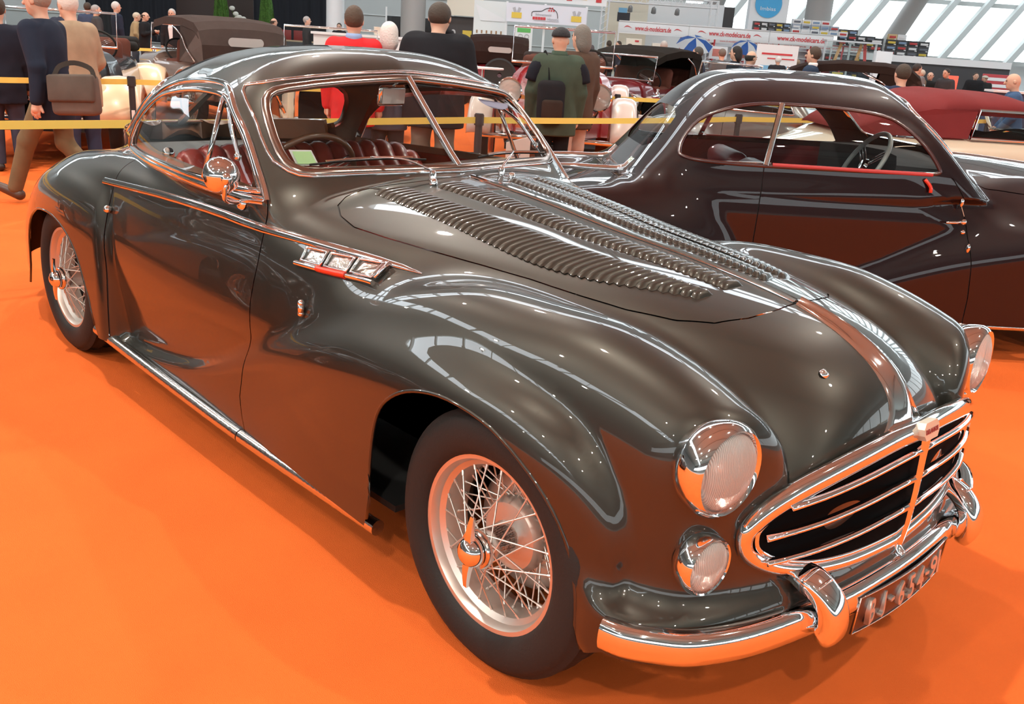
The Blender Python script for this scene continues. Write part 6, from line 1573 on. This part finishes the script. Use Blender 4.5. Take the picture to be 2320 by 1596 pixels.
    hb(g, 'yellow_model', (-.3, -.05, .99), (.35, .14, .07), YELP, .02)
    p = hempty('poster_board', 6.75, 27.6, .3, 'white poster board with red headline and blue picture at the stall', 'poster')
    hb(p, 'panel', (0, 0, .75), (1.15, .04, 1.35), WH); hb(p, 'headline', (0, -.025, 1.18), (.85, .005, .05), REDP); hb(p, 'subline', (.12, -.025, 1.06), (.75, .005, .03), REDP); hb(p, 'picture', (0, -.025, .62), (.85, .005, .5), mat('sky_blue_print', (.22, .5, .75), rough=.5)); hb(p, 'foot', (0, 0, -.13), (.9, .3, .34), ALU)
    # stall at the far right: dark counter wall with red board
    d = hempty('stall_wall', 13.9, 34.5, 0, 'dark grey stall wall with white top edge at the far right', 'stall'); hb(d, 'panel', (0, 0, .75), (5.2, .1, 1.5), mat('stall_dark', (.055, .055, .06), rough=.6)); hb(d, 'top_edge', (0, -.02, 1.6), (5.2, .16, .22), WH)
    sp = hempty('stall_pillar', 10.85, 31.0, 0, 'white stall pillar with red logo beside the man in the grey hoodie', 'pillar'); hb(sp, 'pillar', (0, 0, .9), (.5, .3, 1.75), WH, .01); swoosh(sp, 0, 1.5, .3); hb(sp, 'red_line', (0, -.155, 1.25), (.3, .006, .03), REDP)
    rb = hempty('red_board', 15.0, 32.0, .55, 'red board with white lettering at the right edge', 'sign'); hb(rb, 'panel', (0, 0, .42), (1.0, .05, .7), mat('board_red', (.5, .06, .07), rough=.5), .01)
    for k in range(3): hb(rb, 'white_line', (0, -.03, .62-.2*k), (.7, .006, .10), WH)
    hb(rb, 'foot', (0, 0, -.25), (.5, .3, .65), ALU)
    gl = hempty('glowing_sign', 13.1, 31.0, .55, 'glowing red sign panel behind the man in black', 'sign'); hb(gl, 'panel', (0, 0, .35), (.42, .05, .6), mat('red_glow', (.9, .1, .06), emit=.9, ecol=(1, .13, .07)), .01); hb(gl, 'stand', (0, 0, -.25), (.1, .1, .6), ALU)
    ct = hempty('counter', 12.6, 24.0, 0, 'long counter with white top edge and blue front at the right', 'counter'); hb(ct, 'top', (.5, 0, 1.0), (4.0, .5, .05), WH); hb(ct, 'front', (.5, .05, .49), (3.9, .4, .97), mat('counter_blue', (.06, .08, .16), rough=.6))
    # rally club stall
    b = hempty('rally_banner', .35, 31.9, 2.18, 'white rally club banner with car outline, red number boxes and yellow flag emblems', 'banner')
    hb(b, 'cloth_panel', (0, 0, 0), (2.55, .04, .56), mat('banner_white', (.74, .76, .84), rough=.6))
    for x in (-.95, .95):
        e = hb(b, 'flag_emblem', (x, -.03, -.08), (.32, .01, .17), YELP)
        for s in (-1, 1):
            hb(b, 'flag', (x+s*.07, -.03, .08), (.09, .008, .15), GREYP, 0, (0, s*.35, 0))
    n = 20; arc = [(-.42, -.08), (-.42, .02), (-.36, .07), (-.12, .09), (-.02, .15), (.10, .19), (.25, .17), (.36, .09), (.40, -.02), (.41, -.10)]
    bm = BM(); add_tube(bm, [Matrix.Translation((-.05, -.03, 0)) @ RM @ Vector((x, z, 0)) for x, z in [(q[0], q[1]) for q in smooth2(arc, 4, False)]], .010, 5); obj('car_outline', bm, BLKP, b)
    for r in range(2):
        for k in range(2+r): hb(b, 'red_check', (.10+.075*k-.03*r, -.032, .19-.07*r), (.045, .006, .05), REDP)
    for k in range(5): hb(b, 'number_box', (-.40+.085*k, -.032, -.13), (.075, .006, .085), REDP)
    text3('script_lettering', 'Schwarzwald', .1, .003, Matrix.Translation((-.10, -.033, -.015)) @ RM @ Matrix.Shear('XY', 4, (.3, 0)) if False else Matrix.Translation((-.10, -.033, -.01)) @ RM, GREYP, b, width=.50)
    text3('banner_lettering', 'Historic', .12, .003, Matrix.Translation((.22, -.033, -.135)) @ RM, GREYP, b, width=.36)
    hb(b, 'thin_line', (0, -.03, -.20), (.8, .005, .012), GREYP)
    for L in (-.92, .30, 1.62):
        p = hempty('stall_post', L, 32.1, 0, 'white stall post %s the rally banner' % ('left of' if L < 0 else 'in the middle below' if L < 1 else 'right of'), 'post', 'posts of the rally stall'); hb(p, 'post', (0, 0, 1.25), (.07, .07, 2.5), WH); hb(p, 'foot', (0, 0, .01), (.14, .14, .02), WH)
    tb = hempty('upper_banner', .6, 33.0, 2.75, 'white strip of small coloured club marks above the rally banner', 'banner'); hb(tb, 'cloth_panel', (0, 0, 0), (3.4, .04, .36), WH)
    for k in range(7): hb(tb, 'club_mark', (-1.45+.48*k, -.03, -.02+.05*(k % 2)), (.18, .006, .11), (REDP, YELP, REDP, mat('print_orange', (.75, .3, .1), rough=.5))[k % 4])
    gp = hempty('green_poster', -.33, 31.6, .62, 'white poster with green headline and laurel emblem on the rally stall', 'poster'); hb(gp, 'panel', (0, 0, .55), (.55, .03, 1.2), WH); hb(gp, 'headline', (0, -.02, 1.04), (.42, .006, .13), GREEN); hb(gp, 'band', (0, -.02, .42), (.42, .006, .09), GREEN)
    for s in (-1, 1):
        bm = BM(); add_tube(bm, [(s*(.05+.12*math.sin(a)), -.025, .58+.10*(1-math.cos(a))) for a in np.linspace(.1, 1.5, 8)], .022, 5); obj('laurel', bm, GREEN, gp)
        bm = BM(); add_tube(bm, [(s*.10+.07*math.cos(a), -.025, .86+.06*math.sin(a)) for a in np.linspace(0, 2*PI, 12, endpoint=False)], .010, 5, True, up=(0, 1, 0)); obj('emblem_ring', bm, GREYP, gp)
    hb(gp, 'foot', (0, 0, -.30), (.3, .3, .62), ALU)
    # white tent wall with small brown marks, dark doors
    t = hempty('tent', -1.5, 33.0, 0, 'white tent front with row of small brown marks left of the rally stall', 'stall'); hb(t, 'wall_cloth', (0, 0, 1.9), (1.05, .04, 1.2), mat('tent_white', (.78, .82, .82), rough=.7))
    for k in range(6): hb(t, 'brown_mark', (-.40+.16*k, -.03, 1.53), (.05, .006, .10), mat('mark_brown', (.35, .2, .1), rough=.6))
    hb(t, 'door_leaf', (-.20, .05, .65), (.60, .04, 1.3), mat('dark_leaf', (.05, .05, .052), rough=.6)); hb(t, 'door_frame', (0, .0, 1.34), (1.05, .06, .05), WH)
    bm = BM(); add_prism(bm, [(-.48, 0), (.5, -.42), (.5, -.50), (-.3, -.5)], 0, .01, Matrix.Translation((0, -.03, 2.38)) @ RM); obj('tent_gable', bm, WH, t)
    # bar with cream canopy, dark shelf and white counter
    cn = hempty('bar_canopy', -2.45, 35.0, 0, 'cream canopy over a dark bar behind the man in the black coat', 'stall'); hb(cn, 'canopy', (0, 0, 2.55), (1.25, .6, 1.1), mat('canopy_cream', (.82, .76, .64), rough=.7)); hb(cn, 'back_bar', (0, .1, 1.3), (1.25, .3, 1.35), mat('bar_dark', (.06, .05, .05), rough=.5)); hb(cn, 'price_board', (.10, -.08, 1.42), (.32, .02, .22), YELP); hb(cn, 'bottle_rack', (.25, -.1, .9), (.5, .1, .22), cloth((.5, .32, .12))); hb(cn, 'canopy_post', (-.62, -.25, 1.2), (.05, .05, 2.4), ALU); hb(cn, 'plinth', (0, .1, .31), (1.25, .4, .62), WH)
    wc = hempty('white_counter', -4.6, 26.5, 0, 'white counter with a cream jug behind the red pullover', 'counter'); hb(wc, 'top', (0, 0, 1.22), (2.6, .5, .06), WH); hb(wc, 'front', (0, .05, .6), (2.5, .4, 1.18), WH)
    jg = hempty('jug', -4.15, 26.4, 1.25, 'cream jug standing on the white counter', 'jug'); bm = BM(); add_lathe(bm, [(0, 0), (.09, 0), (.11, .10), (.10, .2), (.11, .22), (.10, .22), (.09, .2), (0, .19)], n=20); obj('jug_body', bm, mat('cream_china', (.8, .72, .6), rough=.3, coat=.4), jg, smooth=True); bm = BM(); add_tube(bm, [(.10, 0, .18), (.16, 0, .15), (.16, 0, .08), (.11, 0, .06)], .012, 6); obj('handle', bm, MATS['cream_china'], jg)
    # glazed partition with dark panes left of the column
    pt = hempty('glazed_partition', -4.85, 42.0, 0, 'aluminium framed partition with dark panes before the grey wall', 'partition')
    for k in range(5): hb(pt, 'mullion', (-1.4+.7*k, 0, 1.05), (.07, .07, 2.1+.3*(k < 3)), ALU)
    for k in range(4): hb(pt, 'pane', (-1.05+.7*k, .02, 1.35), (.62, .02, 1.1), mat('dark_pane', (.02, .02, .022), rough=.1, coat=.5))
    hb(pt, 'low_panel', (0, .02, .4), (2.8, .03, .8), MATS['grey_wall_panel'])
    # columns
    for L, D, r, lab, mm, lean in ((-4.15, 34.0, .42, 'grey round hall column behind the man in the black coat', 'column_grey', 0), (-7.2, 36.0, .32, 'bright white round column beside the black curtain', 'column_white', 0), (11.45, 41.0, .52, 'grey hall column rising behind the model car stall', 'column_grey', 0), (9.2, 45.0, .40, 'slanting grey roof strut left of the hall column', 'column_grey', .38), (6.75, 44.0, .36, 'slim slanting strut above the trussed stall', 'column_grey', .30), (15.2, 46.0, .40, 'leaning grey strut in front of the bright glazing', 'column_grey', .45)):
        o = hempty('column', L, D, 0, lab, 'column'); m = mat(mm, (.36, .35, .34) if 'grey' in mm else (.85, .86, .88), rough=.5)
        bm = BM(); add_cyl(bm, (0, 0, 0), (15*math.tan(lean), 0, 14.9), r, n=28); obj('shaft', bm, m, o, autos=40)
        bm = BM(); add_cyl(bm, (0, 0, 0), (0, 0, .1), r*1.25, n=28); obj('foot_ring', bm, m, o, autos=40)
    # white tower with a blue round sign
    wt = hempty('sign_tower', 9.15, 40.0, 0, 'white exhibition tower carrying a round blue sign', 'tower'); hb(wt, 'tower', (0, 0, 2.6), (1.5, .5, 5.2), WH); bm = BM(); add_cyl(bm, (-.05, -.26, 3.30), (-.05, -.30, 3.30), .52, n=40); obj('blue_disc', bm, mat('sign_blue', (.07, .42, .78), rough=.4), wt); text3('disc_lettering', 'Imbiss', .2, .004, Matrix.Translation((-.05, -.305, 3.12)) @ RM, WH, wt, width=.6)
    # truss portal over a poster wall
    tr = hempty('truss_portal', 4.6, 38.6, 0, 'white aluminium truss portal over the left half of the model car stall', 'truss')
    for x in (-1.95, 2.2):
        for dx, dy in ((-.13, -.13), (.13, -.13), (-.13, .13), (.13, .13)):
            bm = BM(); add_cyl(bm, (x+dx, dy, 0), (x+dx, dy, 3.2), .025, n=6); obj('truss_tube', bm, WH, tr)
        bm = BM()
        for k in range(12): add_cyl(bm, (x-.13, -.13, .25*k+.1), (x+.13, -.13, .25*k+.3), .012, n=5)
        obj('truss_lattice', bm, WH, tr)['kind'] = 'stuff'
    for z in (2.95, 3.2):
        for dy in (-.13, .13):
            bm = BM(); add_cyl(bm, (-2.1, dy, z), (2.35, dy, z), .028, n=6); obj('truss_tube', bm, WH, tr)
    bm = BM()
    for k in range(16): add_cyl(bm, (-2.05+.28*k, -.13, 2.95), (-1.91+.28*k, -.13, 3.2), .012, n=5); add_cyl(bm, (-1.91+.28*k, -.13, 3.2), (-1.77+.28*k, -.13, 2.95), .012, n=5)
    obj('truss_lattice', bm, WH, tr)['kind'] = 'stuff'
    for k in range(3):
        bm = BM(); add_lathe(bm, [(.10, -.18), (.085, 0), (.03, .06), (0, .06)], Matrix.Translation((-1.0+.9*k, -.1, 2.80)) @ Matrix.Rotation(.5, 4, 'X'), n=14); obj('stage_light', bm, mat('lamp_housing', (.25, .25, .25)), tr, autos=40)
    pw = hempty('poster_wall', 3.6, 40.0, 0, 'cream wall with large picture of an old car under the truss', 'poster'); hb(pw, 'wall_cloth', (0, 0, 1.7), (1.7, .05, 2.9), mat('poster_cream', (.80, .74, .60), rough=.7)); hb(pw, 'car_picture', (-.1, -.03, 2.45), (.5, .01, .35), BLKP); hb(pw, 'car_roof_picture', (-.15, -.035, 2.70), (.34, .01, .18), mat('sky_blue_print', (.22, .5, .75)))
    ww = hempty('white_wall', 6.1, 41.5, 0, 'plain white stall wall under the truss', 'wall panel'); hb(ww, 'panel', (0, 0, 1.6), (3.2, .06, 3.2), WH, 0); hb(ww, 'side_panel', (1.6, .5, 1.6), (.06, 1.0, 3.2), WH)
    dk = hempty('dark_doorway', 7.55, 43.0, 0, 'tall dark opening with dark red side panel beside the white tower', 'doorway'); hb(dk, 'opening', (.35, 0, 1.9), (1.1, .05, 2.6), mat('bar_dark', (.06, .05, .05))); hb(dk, 'red_panel', (-.55, 0, 1.9), (.6, .06, 2.6), mat('dark_red_panel', (.30, .02, .03), rough=.5)); hb(dk, 'base', (0, 0, .3), (1.7, .06, .6), WH)
    # counters, lampshades and parasols below the fascia
    for L, D, lab, r0, tilt in ((5.4, 33.5, 'blue and white parasol open at the stall', .62, -.5), (7.2, 33.8, 'second blue and white parasol, half hidden by heads', .5, -.45)):
        u = hempty('parasol', L, D, 0, lab, 'parasol', 'blue and white parasols')
        for k in range(8):
            bm = BM(); a0 = 2*PI*k/8; a1 = 2*PI*(k+1)/8; M = Matrix.Translation((0, 0, 1.62)) @ Matrix.Rotation(tilt*-1, 4, 'X')
            v = [M @ Vector((0, 0, .22))]+[M @ Vector((r0*.55*math.cos(a), r0*.55*math.sin(a), .14)) for a in (a0, a1)]+[M @ Vector((r0*math.cos(a), r0*math.sin(a), -.06)) for a in (a1, a0)]
            w_ = [bm.verts.new(q) for q in v]; bm.faces.new((w_[0], w_[1], w_[2])); bm.faces.new((w_[1], w_[4], w_[3], w_[2])); bmesh.ops.solidify(bm, geom=bm.faces[:], thickness=.006); obj('panel', bm, mat('parasol_blue', (.05, .17, .55), rough=.6) if k % 2 else WH, u)
        bm = BM(); add_cyl(bm, (0, 0, .05), (0, .0, 1.8), .02, n=8); add_cyl(bm, (0, 0, 0), (0, 0, .06), .22, n=20); obj('pole', bm, ALU, u)
    for k, (L, D, z, c, lab) in enumerate(((3.5, 35.0, 1.45, (.8, .72, .6), 'cream lampshade, the left one under the fascia'), (4.45, 35.2, 1.35, (.8, .72, .62), 'cream house-shaped box with red mark under the fascia'))):
        o = hempty('display_box', L, D, 0, lab, 'display'); hb(o, 'carton', (0, 0, z), (.55, .3, .4), mat('display_cream_%d' % k, c, rough=.6), .02); hb(o, 'red_mark', (.1, -.155, z+.12), (.14, .006, .06), REDP); hb(o, 'stand', (0, 0, (z-.2)/2), (.5, .28, z-.2), WH)
    for k, (L, lab) in enumerate(((6.35, 'white panel with red print beside the parasol'), (7.1, 'white panel with red print between the heads'))):
        o = hempty('print_panel', L, 34.2, 0, lab, 'sign'); hb(o, 'panel', (0, 0, 1.38), (.62, .04, .42), WH); hb(o, 'red_print', (0, -.025, 1.38), (.40, .006, .24), mat('soft_red', (.65, .22, .18), rough=.6)); hb(o, 'stand', (0, 0, .58), (.1, .1, 1.16), ALU)
    # black curtain with brown gate, topiary, flowers, red chairs
    CUR = mat('black_curtain', (.012, .012, .018), rough=.95)
    for L0, L1, lab in ((-21.2, -16.95, 'black stage curtain left of the brown gate'), (-13.25, -9.75, 'black stage curtain right of the brown gate')):
        o = hempty('curtain', 0, 47.0, 0, lab, 'curtain'); bm = BM(); n = int((L1-L0)/.12)
        pts = [(L0+(L1-L0)*i/n, .07*math.sin(i*1.3)+.03*math.sin(i*.37)) for i in range(n+1)]
        lo = [bm.verts.new((x, y, .02)) for x, y in pts]; hi = [bm.verts.new((x, y, 5.6)) for x, y in pts]
        for i in range(n): bm.faces.new((lo[i], lo[i+1], hi[i+1], hi[i]))
        bmesh.ops.solidify(bm, geom=bm.faces[:], thickness=.02); obj('drape', bm, CUR, o, smooth=True)
    gt = hempty('wooden_gate', -15.1, 47.1, 0, 'dark brown panelled gate with balusters at its top', 'gate'); BRW = mat('gate_brown', (.055, .035, .032), rough=.6)
    hb(gt, 'left_leaf', (-.92, 0, 1.15), (1.8, .08, 2.3), BRW, .01); hb(gt, 'right_leaf', (.92, 0, 1.15), (1.8, .08, 2.3), BRW, .01); hb(gt, 'top_rail', (0, 0, 2.95), (3.7, .12, .14), BRW); hb(gt, 'mid_rail', (0, 0, 2.33), (3.7, .12, .1), BRW)
    for k in range(22):
        bm = BM(); add_lathe(bm, [(.02, 0), (.035, .10), (.018, .25), (.035, .4), (.02, .55)], Matrix.Translation((-1.75+.167*k, 0, 2.36)), n=8); obj('baluster', bm, mat('baluster_tan', (.55, .38, .25), rough=.5), gt, smooth=True)
    LEAF = mat('topiary_green', (.07, .17, .025), rough=.8, noise=.4, nscale=14, bump=1.0, bscale=30)
    for L, D, lab in ((-14.1, 44.8, 'left clipped conical evergreen before the brown gate'), (-12.05, 44.8, 'right clipped conical evergreen before the brown gate')):
        o = hempty('topiary', L, D, 0, lab, 'plant', 'clipped evergreens by the gate')
        bm = BM(); add_lathe(bm, [(.0, .45), (.30, .5), (.38, .75), (.33, 1.3), (.26, 2.0), (.15, 2.9), (.0001, 3.4)], n=40)
        bmesh.ops.subdivide_edges(bm, edges=bm.edges[:], cuts=2, use_grid_fill=True)
        for v in bm.verts: v.co += Vector((random.uniform(-1, 1), random.uniform(-1, 1), random.uniform(-1, 1)))*.028
        obj('foliage', bm, LEAF, o)
        bm = BM(); add_lathe(bm, [(0, 0), (.20, 0), (.27, .42), (.29, .46), (.25, .46), (0, .42)], n=24); obj('pot', bm, mat('pot_grey', (.12, .12, .12), rough=.6), o, autos=40)
    fl = hempty('flower_arrangement', -13.35, 44.5, 0, 'white flowers in a dark vase between the clipped evergreens', 'flowers'); bm = BM(); add_lathe(bm, [(0, 0), (.14, 0), (.10, .5), (.13, 1.0), (.10, 1.0), (0, .98)], n=20); obj('vase', bm, mat('bar_dark', (.06, .05, .05)), fl, smooth=True)
    for k, (x, z) in enumerate(((-.16, 1.78), (0, 1.55), (.16, 1.42), (.34, 1.36), (.05, 1.36))):
        bm = BM(); add_sphere(bm, (x, 0, z), .13, (1, 1, .75), 12, 8); obj('bloom', bm, mat('petal_white', (.85, .85, .78), rough=.7), fl, smooth=True); bm = BM(); add_tube(bm, [(0, 0, .95), (x*.5, 0, (z+.95)/2), (x, 0, z-.08)], .012, 5); obj('stem', bm, LEAF, fl)
    for L, lab in ((-10.9, 'red chair before the black curtain, left'), (-10.35, 'red chair before the black curtain, right')):
        o = hempty('red_chair', L, 43.5, 0, lab, 'chair', 'red chairs by the curtain'); RC = mat('chair_red', (.30, .02, .02), rough=.5)
        hb(o, 'seat', (0, 0, .46), (.44, .44, .06), RC, .015); hb(o, 'backrest', (0, .2, .82), (.44, .05, .42), RC, .015)
        for x in (-.19, .19):
            for y in (-.19, .19): hb(o, 'leg', (x, y, .215), (.035, .035, .43), RC)
    tb_ = hempty('low_stage', -9.6, 40.5, 0, 'low dark stage edge with light wooden trim before the curtain', 'stage'); hb(tb_, 'platform', (0, 0, .33), (5.0, 1.2, .66), mat('stage_grey', (.07, .075, .085), rough=.6)); hb(tb_, 'trim', (0, -.6, .67), (5.0, .05, .06), mat('light_wood', (.5, .38, .25), rough=.5))
    ws_ = hempty('wall_screen', -19.0, 52.0, 0, 'display stand with tan and brown pictures at the far left', 'display'); hb(ws_, 'panel', (0, 0, 2.2), (4.0, .1, 3.2), mat('bar_dark', (.06, .05, .05))); hb(ws_, 'base', (0, 0, .3), (4.0, .3, .6), BLKP)
    for k in range(6): hb(ws_, 'picture', (-1.6+.62*k, -.06, 2.6+.35*(k % 3)), (.5, .02, .4), mat('tan_print_%d' % (k % 3), [(.45, .2, .06), (.30, .12, .04), (.55, .1, .08)][k % 3], rough=.5))

# ================================================================== build everything
build_hall()
build_black()
build_purple()
build_cabriolet()
build_silver()
build_mirrored_coupe()
build_cars()
build_barriers()
build_people()
build_booths()
